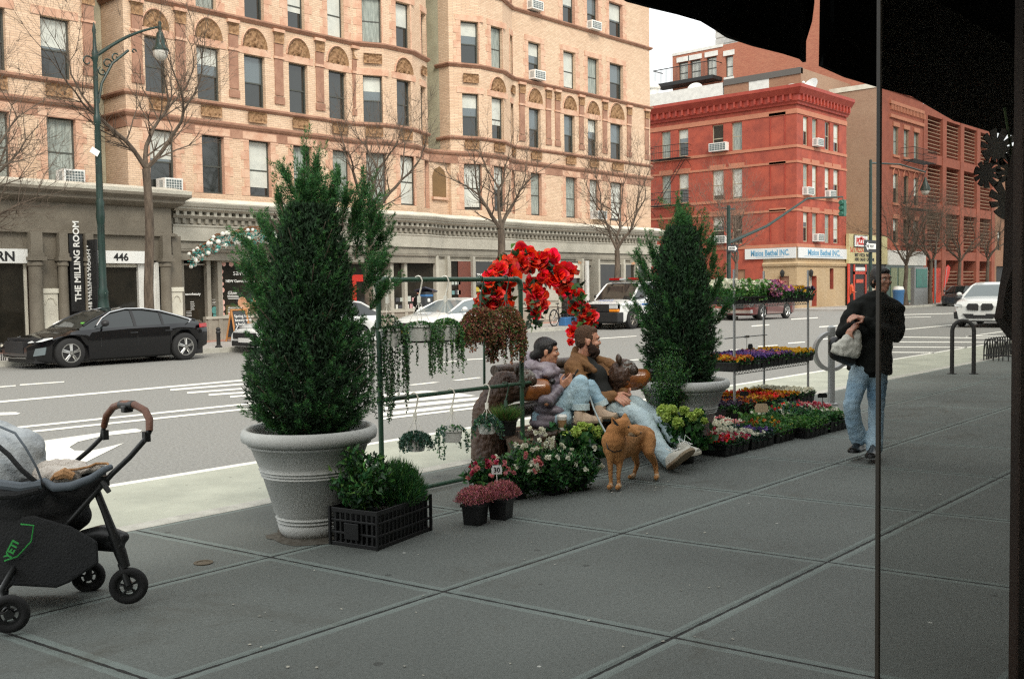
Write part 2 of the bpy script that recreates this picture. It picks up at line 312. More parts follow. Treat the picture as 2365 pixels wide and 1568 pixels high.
# big worn patches
n2=nt.nodes.new('ShaderNodeTexNoise'); n2.inputs['Scale'].default_value=.55; n2.inputs['Detail'].default_value=7; lk(nt,geo.outputs['Position'],n2.inputs['Vector'])
h=nt.nodes.new('ShaderNodeHueSaturation'); lk(nt,a2.outputs['Result'],h.inputs['Color']); rr=nt.nodes.new('ShaderNodeMapRange'); rr.inputs['From Min'].default_value=.3; rr.inputs['From Max'].default_value=.7; rr.inputs['To Min'].default_value=.78; rr.inputs['To Max'].default_value=1.16; lk(nt,n2.outputs['Fac'],rr.inputs['Value']); lk(nt,rr.outputs['Result'],h.inputs['Value']); lk(nt,h.outputs['Color'],b.inputs['Base Color'])
bp=b.inputs['Normal'].links[0].from_node; b2=nt.nodes.new('ShaderNodeBump'); b2.inputs['Strength'].default_value=.9; b2.inputs['Distance'].default_value=.012
gr=nt.nodes.new('ShaderNodeMapRange'); gr.inputs['From Max'].default_value=.03; lk(nt,dm,gr.inputs['Value']); lk(nt,gr.outputs['Result'],b2.inputs['Height']); lk(nt,bp.outputs['Normal'],b2.inputs['Normal']); lk(nt,b2.outputs['Normal'],b.inputs['Normal'])
# ================================================================ ground
RZ=-.1; KY=6.42; LY=8.36; FK=24.7; FZ=.03; FS=29.6
g=MB(); g.quad((-600,-600,-.16),(900,-600,-.16),(900,900,-.16),(-600,900,-.16)); struct(g.build('ground','asphalt_old'))
g=MB(); g.quad((-60,LY,RZ),(300,LY,RZ),(300,FK,RZ),(-60,FK,RZ)); g.quad((44.3,FK,RZ),(58.6,FK,RZ),(58.6,160,RZ),(44.3,160,RZ)); struct(g.build('road','asphalt'))
g=MB(); g.box(-40,160,KY,LY,-.3,RZ+.004); struct(g.build('bike_lane','lane_concrete'))
g=MB(); g.box(-40,160,-1.5,KY-.17,-.3,0); struct(g.build('near_pavement','slabs'))
g=MB(); g.box(-40,160,KY-.17,KY,-.3,.004); struct(g.build('near_kerb','kerb',bevel=.012))
g=MB()
for x0,x1,y1 in((-40,44.3,60),(58.6,300,60)):
    g.box(x0,x1,FK+.16,y1,-.3,FZ,0); g.box(x0,x1,FK,FK+.16,-.3,FZ+.004,1)
g.box(-10,43.9,28.0,29.6,FZ-.01,FZ+.008,2)
struct(g.build('far_pavement',['far_walk','kerb','pink_paving']))
# painted markings, surveyed on the road surface
mk=MB(); Z1=RZ+.005
def pg(pts): 
    P=[G(x,y,Z1) for x,y in pts]
    a=sum(P[i].x*P[(i+1)%len(P)].y-P[(i+1)%len(P)].x*P[i].y for i in range(len(P)))
    mk.poly(P if a>0 else P[::-1])
def ln(x0,y0,x1,y1,t,n=1,gap=0):
    pg([(x0,y0-t/2),(x1,y1-t/2*.85),(x1,y1+t/2*.85),(x0,y0+t/2)])
mk.quad((-40,LY-.06,Z1),(160,LY-.06,Z1),(160,LY+.06,Z1),(-40,LY+.06,Z1))
def z8(p): return (p[0]*.5209,703.2+128.3+p[1]*.5209)
def L8(a,b,t): (x0,y0),(x1,y1)=z8(a),z8(b); ln(x0,y0,x1,y1,t)
L8((-60,190),(1090,88),4.2); L8((-40,122),(70,113),3); L8((88,110),(285,96),3); 
L8((40,302),(1150,188),4.4); L8((40,327),(1150,210),4.6)
pg([z8(p) for p in [(-60,233),(70,230),(92,236),(70,242),(-60,246)]])
for q in ([(60,375),(440,322),(600,303),(630,310),(620,318),(450,337)],[(60,375),(450,337),(345,362),(308,385)],[(60,375),(308,385),(330,400),(60,480)],[(330,400),(400,402),(550,367),(380,452),(330,480),(60,480)]): pg([z8(p) for p in q])
for a,b_,t in(((755,132),(1080,106),4.2),((830,145),(1080,126),4.2),((925,154),(1090,143),4.2),((1020,163),(1120,154),4)): L8(a,b_,t)
def zb(p): return (831.4+p[0]*.3537,615.9+p[1]*.3537)
for q in ([(150,832),(430,808),(515,814),(150,848)],[(150,868),(640,824),(762,842),(150,895)],[(150,912),(790,850),(888,856),(150,936)],[(150,952),(925,870),(932,884),(150,975)],[(150,985),(928,896),(932,906),(150,998)]): pg([zb(p) for p in q])
for q in ([(300,772),(480,752),(525,755),(350,774)],[(600,741),(770,721),(802,724),(640,744)],[(250,579),(310,573),(310,578),(250,583)],[(500,626),(700,604),(920,590),(920,596),(700,610),(500,631)]): pg([zb(p) for p in q])
def zr(p): return (2032.5+p[0]*.2357,554.3+p[1]*.2357)
def LR(a,b,t): (x0,y0),(x1,y1)=zr(a),zr(b); ln(x0,y0,x1,y1,t)
LR((-100,910),(780,824),2.4); LR((-250,945),(740,957),2.6); LR((740,957),(1320,965),2.2); LR((845,942),(1400,942),2); LR((-250,997),(1135,1002),2.6); LR((-250,1045),(850,1052),2.6); LR((-250,1098),(530,1102),2.8); LR((840,948),(1400,868),2.2)
LR((-300,745),(770,718),2); LR((-300,775),(500,752),1.6)
def zs(p): return (1570.6+p[0]*.2947,615.9+p[1]*.2947)
for a,b_ in(((610,626),(765,616)),((845,600),(980,590)),((1090,472),(1240,462)),((1110,568),(1230,561)),((380,654),(460,649)),((870,412),(1080,400)),((560,466),(700,455))): 
    (x0,y0),(x1,y1)=zs(a),zs(b_); ln(x0,y0,x1,y1,2.6)
ln(1340,785,1470,776,1.8); ln(1440,833,1490,829,2.4)
struct(mk.build('road_marking','road_paint'))
for nm,(px,py) in {'a':(470,1300)}.items():
    t=MB(); c=G(px,py); t.lathe([(.055,0.001),(.055,.006),(.04,.006),(.04,.003),(.0,.003)],c,20); mat('brass',(.13,.105,.07),.7,.3)
    label(t.build('valve_cover','brass'),'small round brass valve cover set in the pavement slab','valve cover')
# unseen shop behind the camera, its height and tone set for shade and bounce
t=thing('unseen_shop','unseen shop wall behind the photographer, sized to shade the near pavement','building',(5,-1.3,0))
g=MB(); g.box(-16,60,-9,-1.3,0,8.0); g.build('wall','near_wall',t)
# ================================================================ buildings
brick('brick_tan',(.64,.46,.31),(.78,.58,.41),(.5,.38,.29),dirt=(.50,.29,.19),damt=.45,ns=.5)
brick('brick_salmon',(.58,.35,.25),(.70,.44,.32),(.5,.3,.21),dirt=(.46,.22,.14),damt=.45,ns=.8)
brick('brick_rearred',(.36,.12,.075),(.44,.17,.1),(.34,.17,.12),damt=.3,dirt=(.42,.2,.13))
brick('brick_drab',(.36,.22,.15),(.30,.18,.12),(.34,.25,.18),damt=.6,dirt=(.42,.3,.21),ns=.4)
brick('brick_brown',(.34,.17,.1),(.28,.13,.08),(.3,.2,.14),damt=.4,dirt=(.4,.25,.16))
brick('brick_ochre',(.43,.32,.20),(.52,.40,.26),(.4,.29,.16),damt=.4,dirt=(.42,.25,.1))
mat('terracotta',(.55,.31,.205),.75,col2=(.66,.44,.31),ns=2.2,bump=.3,bs=40,contrast=(.4,.6))
mat('terra_dark',(.40,.22,.145),.75,col2=(.28,.14,.09),ns=2.5)
mat('ornament',(.40,.24,.12),.7,col2=(.2,.1,.045),ns=12,bump=.3,bs=60)
mat('red_stucco',(.42,.085,.048),.8,col2=(.27,.055,.035),ns=1.3,bump=.25,bs=30)
mat('red_cornice',(.30,.035,.022),.6,col2=(.38,.06,.035),ns=2)
mat('red_band',(.5,.2,.12),.8,col2=(.42,.17,.1),ns=2)
mat('fire_brick',(.34,.10,.06),.85,col2=(.26,.075,.045),ns=1.2,bump=.3,bs=30)
mat('stone_dark',(.20,.175,.135),.75,col2=(.14,.12,.09),ns=1.4,bump=.15,bs=30)
mat('stone_grey',(.33,.305,.25),.75,col2=(.23,.21,.17),ns=1.4,bump=.15,bs=30)
mat('stone_light',(.50,.475,.40),.75,col2=(.38,.36,.30),ns=1.4,bump=.15,bs=30)
mat('cream_paint',(.72,.69,.58),.7,col2=(.58,.55,.46),ns=2)
mat('cream_wall',(.55,.52,.38),.85,col2=(.42,.39,.28),ns=1.5,bump=.3,bs=12)
mat('shaft',(.22,.13,.055),.9,col2=(.15,.09,.04),ns=1)
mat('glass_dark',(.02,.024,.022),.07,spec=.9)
mat('glass_sky_reflect',(.11,.14,.15),.06,spec=1.)  # bluish base paints the sky's reflection into the upper panes
mat('shop_glass',(.012,.012,.01),.05,spec=.5,col2=(.035,.03,.022),ns=.9)
mat('sash_dark',(.06,.065,.055),.5); mat('sash_light',(.4,.36,.26),.6)
mat('blind',(.62,.64,.58),.8,col2=(.5,.52,.48),ns=3); mat('curtain',(.38,.42,.38),.85,col2=(.2,.23,.21),ns=4,stretch=(4,4,.6))
mat('white_metal',(.78,.78,.74),.45); mat('grille_dark',(.12,.15,.15),.6); mat('iron',(.012,.012,.012),.6); mat('roof',(.12,.11,.1),.9)
mat('white_paint',(.75,.74,.69),.6,col2=(.6,.59,.55),ns=3); mat('sign_black',(.012,.012,.012),.5); mat('sign_white',(.82,.82,.78),.6)
mat('card_',(.3,.17,.1),.8)
def seg(P0,P1): 
    P0=Vector((*P0,0)); P1=Vector((*P1,0)); u=(P1-P0); L=u.length; u/=L; n=Vector((u.y,-u.x,0)) # outward: towards -Y for +X walls
    return P0,u,n,L
def holewall(mb,S,z0,z1,holes,depth=.22,mi=0,mr=0,s0=0,s1=None):
    """wall face with real openings; holes=(sa,sb,za,zb)"""
    P0,u,n,L=S; s1=L if s1 is None else s1
    holes=[h for h in holes if h[1]>s0 and h[0]<s1]
    xs=sorted({s0,s1,*[h[0] for h in holes],*[h[1] for h in holes]}); zs_=sorted({z0,z1,*[h[2] for h in holes if z0<h[2]<z1],*[h[3] for h in holes if z0<h[3]<z1]})
    q=lambda s,z,d=0: P0+u*s-n*d+Vector((0,0,z))
    for i in range(len(xs)-1):
        for j in range(len(zs_)-1):
            cx=(xs[i]+xs[i+1])/2; cz=(zs_[j]+zs_[j+1])/2
            if any(h[0]<cx<h[1] and h[2]<cz<h[3] for h in holes): continue
            mb.quad(q(xs[i],zs_[j]),q(xs[i+1],zs_[j]),q(xs[i+1],zs_[j+1]),q(xs[i],zs_[j+1]),mi)
    for a,b_,c,d in holes:
        mb.quad(q(a,c),q(a,d),q(a,d,depth),q(a,c,depth),mr); mb.quad(q(b_,d),q(b_,c),q(b_,c,depth),q(b_,d,depth),mr)
        mb.quad(q(a,d),q(b_,d),q(b_,d,depth),q(a,d,depth),mr); mb.quad(q(b_,c),q(a,c),q(a,c,depth),q(b_,c,depth),mr)
def pbox(mb,S,s0,s1,z0,z1,d0,d1,mi=0):
    """box on the wall: s along, z up, d outwards"""
    P0,u,n,L=S; q=lambda s,z,d: P0+u*s+n*d+Vector((0,0,z))
    return mb.add([q(s0,z0,d1),q(s1,z0,d1),q(s1,z0,d0),q(s0,z0,d0),q(s0,z1,d1),q(s1,z1,d1),q(s1,z1,d0),q(s0,z1,d0)],[(0,3,2,1),(4,5,6,7),(0,1,5,4),(1,2,6,5),(2,3,7,6),(3,0,4,7)],mi)
def sash(parent,S,a,b_,c,d,depth=.18,sashm='sash_dark',style=None,fr=.05,mid=.5):
    st=style or RND.choice(['sky','sky','blind','half','dark','curt'])
    f=MB()
    for s0,s1,z0,z1 in((a,a+fr,c,d),(b_-fr,b_,c,d),(a+fr,b_-fr,c,c+fr*1.2),(a+fr,b_-fr,d-fr,d)): pbox(f,S,s0,s1,z0,z1,-depth-.04,-depth+.02)
    zm=c+(d-c)*mid; pbox(f,S,a+fr,b_-fr,zm-fr*.45,zm+fr*.45,-depth-.03,-depth+.012)
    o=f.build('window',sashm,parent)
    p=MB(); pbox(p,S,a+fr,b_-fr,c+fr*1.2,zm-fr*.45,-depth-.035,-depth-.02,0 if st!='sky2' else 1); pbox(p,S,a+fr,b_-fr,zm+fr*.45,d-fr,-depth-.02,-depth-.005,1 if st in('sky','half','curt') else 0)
    pp=p.build('pane',['glass_dark','glass_sky_reflect'],None); pp.parent=o
    mi=o.parent and ROOTM.get(parent.name)
    if ROOTM.get(parent.name) is not None: pp.matrix_parent_inverse=Matrix.Identity(4)
    if st in('blind','half','curt'):
        bl=MB(); h=(d-c)*(.93 if st=='curt' else RND.choice([.3,.45,.5,.62]) if st=='half' else RND.choice([.8,.9,.93]))
        wv=8
        for k in range(wv):
            s0=a+fr+(b_-a-2*fr)*k/wv; s1=a+fr+(b_-a-2*fr)*(k+1)/wv; dd=.006*(k%2) if st=='curt' else 0
            pbox(bl,S,s0,s1,d-fr-h,d-fr,-depth-.004,-depth+.001+dd)
        b2=bl.build('curtain' if st=='curt' else 'blind',{'curt':'curtain'}.get(st,'blind'),None); b2.parent=o
    return o
def acunit(parent,S,s,z,wd=.55,h=.36,pr=.32):
    m_=MB(); pbox(m_,S,s,s+wd,z,z+h,-.12,pr); pbox(m_,S,s+.05,s+wd-.05,z+.05,z+h-.05,pr,pr+.008,1)
    for k in range(1,6): pbox(m_,S,s+.05+(wd-.1)*k/6-.008,s+.05+(wd-.1)*k/6+.008,z+.05,z+h-.05,pr+.008,pr+.014)
    for k in range(1,4): pbox(m_,S,s+.05,s+wd-.05,z+.05+(h-.1)*k/4-.007,z+.05+(h-.1)*k/4+.007,pr+.008,pr+.0135)
    for k in range(6): m_.add([*(S[0]+S[1]*(s-.004)+S[2]*(pr*.25+k*.035+e)+Vector((0,0,zz)) for e,zz in((0,z+.06),(.015,z+.06),(.015,z+h-.06),(0,z+h-.06)))],[(0,1,2,3)],1)
    return m_.build('air_conditioner',['white_metal','grille_dark'],parent,bevel=.008)
def onseg(S,px,py):
    P0,u,n,L=S; r=ray(px,py); o=Vector((0,0,HC)); t=(P0-o).dot(n)/r.dot(n); p=o+r*t; return (p-P0).dot(u),p.z
def molding(mb,path,z,prof,mi=0,close=False):
    """profile [(out,dz)] swept along plan path with mitred corners"""
    P=[Vector((*p,0)) for p in path]; N=len(P); rings=[]
    for i in range(N):
        d0=(P[i]-P[i-1]).normalized() if i>0 else (P[1]-P[0]).normalized(); d1=(P[i+1]-P[i]).normalized() if i<N-1 else d0
        n0=Vector((d0.y,-d0.x,0)); n1=Vector((d1.y,-d1.x,0)); b_=(n0+n1).normalized(); k=1/max(.3,b_.dot(n0))
        rings.append([P[i]+b_*k*o+Vector((0,0,z+dz)) for o,dz in prof])
    mb.loft(rings,mi,True); return mb
relief_cache={}
def relief(mb,S,s0,s1,z0,z1,arch=False,dep=.1,seed=0,mi=0,n=16):
    """carved panel: lumpy scrollwork in relief, optionally a half-round lunette"""
    P0,u,n_,L=S; rs=random.Random(seed); m_=max(6,int(n*(z1-z0)/(s1-s0)))
    bl=[(rs.random(),rs.random(),rs.uniform(.07,.15)) for _ in range(26)]
    V=[];F=[];cx=(s0+s1)/2; R_=(s1-s0)/2
    for j in range(m_+1):
        for i in range(n+1):
            fu,fv=i/n,j/m_; 
            if arch:
                a=PI*(1-fu); rr=fv; s=cx+R_*math.cos(a)*rr; z=z0+(z1-z0)*math.sin(a)*rr
            else: s=s0+(s1-s0)*fu; z=z0+(z1-z0)*fv
            x=(s-s0)/(s1-s0); y=(z-z0)/(z1-z0); x=.5-abs(x-.5)
            hgt=max([0]+[1-((x*2-bx)**2+(y-by)**2*.6)/(br*br)*.8 for bx,by,br in bl]); hgt=max(0,hgt)
            edge=(fv>.99 if arch else (fu<.01 or fu>.99 or fv<.01 or fv>.99))
            V.append(P0+u*s+n_*(dep if edge else .012+dep*hgt*.9*(.6+.4*math.sin(i*2.1+j*1.7)))+Vector((0,0,z)))
    for j in range(m_):
        for i in range(n):
            k=j*(n+1)+i; F.append((k,k+1,k+n+2,k+n+1))
    mb.add(V,F,mi)
# ---------------------------------------------------------------- the tan brick apartment house
YF=29.5
ap=thing('apartment_building','long tan brick apartment house with carved lunettes, bay windows and grey stone shop front','building',(30,YF,0))
SG={'L':seg((4,YF),(14.43,YF)),'R1':seg((15.45,33),(15.45,YF)),'F1':seg((15.45,YF),(24.4,YF)),'A1':seg((24.4,YF),(25.45,29.0)),'A2':seg((25.45,29.0),(26.9,29.0)),'A3':seg((26.9,29.0),(28.25,29.6)),
 'R2':seg((29.35,34),(29.35,29.45)),'B1':seg((29.35,29.45),(30.62,28.9)),'B2':seg((30.62,28.9),(32.0,28.9)),'B3':seg((32.0,28.9),(33.3,YF)),'F2':seg((33.3,YF),(43.9,YF)),'E':seg((43.9,YF),(43.9,46))}
F2,F3,F4,F5=(4.82,6.73),(7.84,9.58),(10.78,12.5),(13.8,15.45)
wins={ # segment: [(px0,px1,py,[floors])] measured along each face
'L':[(-52,16,150,'2345'),(96,165,150,'345'),(109,176,330,'2')],
'F1':[(335,386,150,'345'),(345,404,330,'2'),(455,509,160,'3'),(451,498,0,'45'),(467,518,370,'2'),(565,613,190,'3'),(564,609,20,'45'),(576,626,390,'2'),(668,711,200,'3'),(664,703,40,'45'),(678,721,390,'2'),(760,801,220,'3'),(756,794,60,'45'),(769,809,400,'2')],
'A1':[(839,884,230,'3'),(836,881,60,'45'),(846,891,400,'2')],'A2':[(917,950,240,'3'),(914,947,60,'45'),(925,961,420,'2')],'A3':[(972,983,240,'3'),(972,983,60,'45'),(981,991,420,'2')],
'B1':[(1068,1106,260,'3'),(1064,1105,100,'45'),(1072,1113,440,'2')],'B2':[(1136,1164,270,'3'),(1134,1161,110,'45'),(1141,1167,440,'2')],'B3':[(1180,1187,280,'2345')],
'F2':[(1222,1249,290,'3'),(1220,1249,140,'45'),(1226,1251,450,'2'),(1303,1328,300,'3'),(1301,1329,160,'45'),(1307,1333,460,'2'),(1358,1381,320,'3'),(1357,1383,170,'45'),(1362,1384,460,'2'),(1410,1438,330,'3'),(1408,1439,180,'45'),(1411,1440,470,'2')]}
FL={'2':F2,'3':F3,'4':F4,'5':F5}; ZT=16.6
wall=MB(); trim=MB()
def carve(*a,**k): c_=MB(); relief(c_,*a,**k); c_.build('carved_panel','ornament',ap,smooth=True,ang=80)
path_main=[]
for k in ('L','R1','F1','A1','A2','A3','R2','B1','B2','B3','F2','E'):
    S=SG[k]; holes=[]
    for x0,x1,py,fl in wins.get(k,[]):
        a=onseg(S,x0,py)[0]; b_=onseg(S,x1,py)[0]
        for q in fl:
            if k=='L' and q=='5': continue
            holes.append((a,b_,FL[q][0],FL[q][1],q))
    hs=[h[:4] for h in holes]
    if k=='R2':
        holewall(wall,S,4.3,ZT,[],mi=2,s1=3.95); holewall(wall,S,4.3,ZT,[],mi=0,s0=3.95)
    else:
        for (za,zb,mi) in((4.3,7.17,0),(7.17,13.7,0),(13.7,ZT,0)): holewall(wall,S,za,zb,[h for h in hs if za<=h[2]<zb],mi=mi,mr=1 if za!=7.17 else 0)
    for a,b_,c,d,q in holes:
        blindy={'2':['blind','blind','half','curt','dark'],'3':['half','sky','sky','half','dark'],'4':['half','blind','sky','curt'],'5':['half','sky']}[q]
        sash(ap,S,a,b_,c,d,style=RND.choice(blindy),mid=.47,fr=min(.055,(b_-a)*.1))
        # red quoined jambs and lintels
        jm=.2 if (b_-a)>.5 else .06
        if q in '2345' and q!='3':
            zz=c; kk=0
            while zz<d-.05:
                wd=jm*(1 if kk%2 else 1.6); h_=min(.3,d-zz)
                pbox(trim,S,max(.01,a-wd),a,zz+.005,zz+h_-.005,0,.012,0); pbox(trim,S,b_,min(S[3]-.01,b_+wd),zz+.005,zz+h_-.005,0,.012,0); zz+=h_; kk+=1
        pbox(trim,S,a-jm*1.2,b_+jm*1.2,d,d+.24,0,.022,0); 
        if q=='3':
            if k in('A1','B1'): carve(S,a+.02,b_-.02,d+.42,d+.78,seed=3,n=18)
            elif k in('A3','B3'): carve(S,a,b_,d+.42,d+.78,seed=3,n=8)
            elif k=='L': pass
            else:
                carve(S,a-.06,b_+.06,d+.24,d+.24+(b_-a)*.62+.1,arch=True,seed=5,n=24)
                # voussoir ring
                cx=(a+b_)/2; R1=(b_-a)/2+.07; pts=[]
                for t in range(13): 
                    an=PI-PI*t/12; pts.append(S[0]+S[1]*(cx+R1*math.cos(an))+S[2]*.02+Vector((0,0,d+.26+R1*1.32*math.sin(an))))
                trim.tube(pts,.03,5,0)
            carve(S,a+.04,b_-.04,7.3,7.66,seed=7,n=18)
# pilasters between the third floor lunettes
for k,xs in(('F1',[(318,1),(418,1),(540,0),(644,0),(738,0),(822,0)]),('F2',[(1205,0),(1266,0),(1287,0),(1342,0),(1396,0),(1452,0),(1493,0)]),('L',[(207,0)])):
    S=SG[k]
    for px,_ in xs:
        s=onseg(S,px,180 if k!='F2' else 260)[0]
        pbox(trim,S,s-.17,s+.17,8.35,9.6,0,.035,1); pbox(trim,S,s-.2,s+.2,8.05,8.3,0,.05,1); pbox(trim,S,s-.21,s+.21,9.6,9.68,0,.07,0); pbox(trim,S,s-.17,s+.17,9.68,10.12,0,.06,1)
        carve(S,s-.2,s+.2,10.12,10.5,dep=.09,seed=11,n=8); pbox(trim,S,s-.23,s+.23,10.5,10.6,0,.12,0)
runs=[[(4,YF),(14.43,YF)],[(15.45,33),(15.45,YF),(24.4,YF),(25.45,29.0),(26.9,29.0),(28.25,29.6),(28.25,30.5)],[(29.35,30.2),(29.35,29.45),(30.62,28.9),(32.0,28.9),(33.3,YF),(43.9,YF),(43.9,46)]]
for rn in runs:
    molding(trim,rn,7.68,[(0,0),(.04,0),(.1,.06),(.1,.12),(.03,.15),(0,.15)],2)
    molding(trim,rn,10.62,[(0,0),(.04,0),(.13,.09),(.13,.14),(.05,.17),(0,.17)],2)
    molding(trim,rn,13.64,[(0,0),(.06,0),(.13,.08),(.13,.13),(.0,.16)],2)
    molding(trim,rn,ZT-.4,[(0,0),(.2,0),(.5,.3),(.5,.45),(.0,.5)],2)
r2=[runs[0],runs[1][:-1]+[(28.6,29.6),(29.35,29.45)]+runs[2][2:]]
for rn in r2:
    molding(trim,rn,7.02,[(0,-.32),(.02,-.32),(.02,0),(.07,.03),(.12,.1),(.12,.15),(.04,.19),(0,.19)],2)
wall.box(28.25,29.35,29.62,29.9,4.3,7.2,0)
# courts and roofs
wall.quad((28.25,29.6,4.3),(28.25,34,4.3),(28.25,34,ZT),(28.25,29.6,ZT),2); wall.quad((28.25,34,4.3),(29.35,34,4.3),(29.35,34,ZT),(28.25,34,ZT),2)
wall.quad((14.43,YF,4.3),(14.43,33,4.3),(14.43,33,ZT),(14.43,YF,ZT),3); wall.quad((14.43,33,4.3),(15.45,33,4.3),(15.45,33,ZT),(14.43,33,ZT),3)
wall.box(15.1,15.44,30.9,31.3,4.5,ZT-.2,2)
wall.quad((4,YF,ZT),(43.9,YF,ZT),(43.9,46,ZT),(4,46,ZT),3); wall.quad((4,46,0),(4,YF,0),(4,YF,ZT),(4,46,ZT),0); wall.quad((43.9,46,0),(4,46,0),(4,46,ZT),(43.9,46,ZT),0)
holewall(wall,seg((43.9,YF),(43.9,46)),0,4.3,[],mi=0)
wall.build('wall',['brick_tan','brick_salmon','cream_wall','shaft'],ap)
trim.build('stone_trim',['terracotta','terra_dark','terra_dark'],ap);
# arched niche in the court link
S=seg((28.25,29.6),(29.35,29.6)); q=MB()
q.extr([Vector((x,29.61,z)) for x,z in [(28.45,5.3),(29.2,5.3),(29.2,6.15),(29.1,6.4),(28.85,6.55),(28.55,6.4),(28.45,6.15)]],(0,-.02,0),0); q.box(28.4,29.25,29.5,29.62,5.2,5.3,1); q.build('niche',['shaft','terracotta'],ap)
for k,px,z in(('L',133,4.78),('F1',364,4.75)):
    S=SG[k]; acunit(ap,S,onseg(S,px,400)[0],z,.62,.42,.42)
S=SG['F2']; 
for px,z in((1222,7.86+2.95),(1219,13.85),(1356,13.85-.1),(1364,4.8)): acunit(ap,S,onseg(S,px,200)[0],z if z>5 else 4.82,.75,.4,.35)
# ---------------------------------------------------------------- shop fronts at street level
sf=MB() # 0 grey stone 1 light stone 2 cream 3 dark
runC=[(16.4,28.75),(27.3,28.75),(28.4,29.1),(32.6,29.1),(33.5,29.3),(44.1,29.3),(44.1,33)]
molding(sf,runC,3.2,[(0,0),(.1,0),(.1,.03),(.1,.42),(.13,.46),(.13,.5),(0,.5)],1)
molding(sf,runC,3.9,[(0,0),(.1,0),(.16,.08),(.16,.12),(0,.12)],0)
molding(sf,runC,4.12,[(0,0),(.18,0),(.3,.07),(.3,.12),(.36,.14),(.42,.24),(.42,.28),(0,.28)],1)
molding(sf,runC,4.4,[(0,0),(.4,.0),(.1,.14),(0,.16)],2)
for a,b_ in zip(runC[:-2],runC[1:-1]):
    S=seg(a,b_); nD=int(S[3]/.26); pbox(sf,S,0,S[3],2.6,4.4,-.7,-.0,0)
    for i in range(nD):
        s=(i+.5)*S[3]/nD; pbox(sf,S,s-.055,s+.055,3.98,4.13,.0,.17,1); pbox(sf,S,s-.055,s+.055,3.75,3.98,.0,.09,0)
    molding(sf,[a,b_],2.86,[(0,0),(.05,0),(.07,.04),(.07,.07),(0,.08)],0)
    pbox(sf,S,0,S[3],2.95,3.18,0,.02,0)
sf.build('cornice',['stone_grey','stone_light','cream_paint'],ap)
pv=MB(); PVY=28.2
runP=[(4,PVY),(16.1,PVY),(16.1,29.4)]
mP=lambda z,prof,mi:molding(pv,runP,z,prof,mi)
mP(4.15,[(0,0),(.12,0),(.3,.12),(.3,.2),(.45,.3),(.45,.38),(0,.38)],0); mP(4.53,[(0,0),(.44,0),(.46,.1),(.1,.2),(0,.22)],2); mP(3.28,[(0,0),(.12,0),(.12,.06),(.05,.1),(0,.1)],0)
pv.box(4,16.1,PVY,29.5,3.3,4.2,0); pv.box(4,16.1,PVY-.0,29.5,2.55,3.3,0); pv.box(4,16.1,PVY+.5,29.5,4.2,4.7,0)
def pxX(x,Y=PVY,y=650): return aY(x,y,Y).x
for x0,x1 in((62,94),(130,153),(191,212),(367,390)):
    X0,X1=pxX(x0),pxX(x1); cx=(X0+X1)/2; r=(X1-X0)/2; yc=PVY-.12
    pv.lathe([(r*1.3,0),(r*1.3,.25),(r*1.12,.33),(r*1.0,.4),(r*.92,2.35),(r*1.15,2.38),(r*1.15,2.44),(r*.95,2.5)],(cx,yc,0),20); pv.cbox((cx,yc,2.56),(r*2.5,r*2.5,.1)); pv.cbox((cx,yc,2.95),(r*1.7,r*1.7,.68)); pv.cbox((cx,yc,2.66),(r*2,r*2,.12))
for x0,x1 in((94,130),(390,418)):
    X0,X1=pxX(x0),pxX(x1); pv.box(X0-.05,X1+.05,PVY+.02,29.4,0,3.3,0); pv.box(X0,X1,PVY-.06,PVY+.02,.02,1.62,2); pv.box(X0-.03,X1+.03,PVY-.1,PVY+.02,1.62,1.75,2)
    pv.tube([(X0+.06,PVY-.07,1.3),(X0+.12,PVY-.08,1.46),((X0+X1)/2,PVY-.08,1.5),(X1-.12,PVY-.08,1.46),(X1-.06,PVY-.07,1.3)],.015,5,2)
X0,X1=pxX(153),pxX(191); pv.box(X0,X1,PVY+.2,29.4,0,3.3,3)
X0,X1=pxX(212),pxX(339); pv.box(X0,X1,PVY+.9,29.4,0,3.3,3)
pv.box(16.0,16.1,PVY,29.5,0,3.3,0)
pv.build('entrance_front',['stone_dark','stone_dark','cream_paint','sign_black'],ap,smooth=True,ang=35)
# cafe window and doorway in the entrance front
def frontwin(name,Y,x0,x1,z0,z1,parent=ap,glass='shop_glass',frame='cream_paint',fr=.07,px=True,dep=.06):
    X0,X1=(pxX(x0,Y),pxX(x1,Y)) if px else (x0,x1)
    f=MB(); 
    for a,b_,c,d in((X0,X0+fr,z0,z1),(X1-fr,X1,z0,z1),(X0+fr,X1-fr,z0,z0+fr),(X0+fr,X1-fr,z1-fr,z1)): f.box(a,b_,Y-dep,Y+.04,c,d)
    o=f.build(name,frame,parent); p=MB(); p.box(X0+fr,X1-fr,Y-.01,Y+.02,z0+fr,z1-fr); pp=p.build('pane',glass,None); pp.parent=o; return o,X0,X1
frontwin('shop_window',PVY+.1,-80,60,.2,2.5); frontwin('doorway',PVY+.15,212,339,0,2.45,fr=.1)
q=MB(); X0,X1=pxX(321),pxX(367); q.box(X0,X1-.1,PVY+.02,PVY+.3,0,2.45,0); q.box(X1-.1,X1,PVY-.02,PVY+.3,0,2.5,0); q.build('door_surround','white_paint',ap)
q=MB(); X0,X1=pxX(212),pxX(341); q.box(X0,X1,PVY-.12,PVY+.05,2.46,2.82,0); text(q,'446',(pxX(277),PVY-.125,2.54),(1,0,0),.3,align='CENTER',mi=1,off=.008); q.build('number_sign',['sign_white','sign_black'],ap)
q=MB(); X0,X1=pxX(-60),pxX(62); q.box(X0,X1,PVY-.12,PVY+.05,2.44,2.82,0); text(q,'TAVERN',(pxX(33),PVY-.125,2.5),(1,0,0),.36,align='RIGHT',mi=1,off=.01); q.build('lintel_sign',['sign_white','sign_black'],ap)
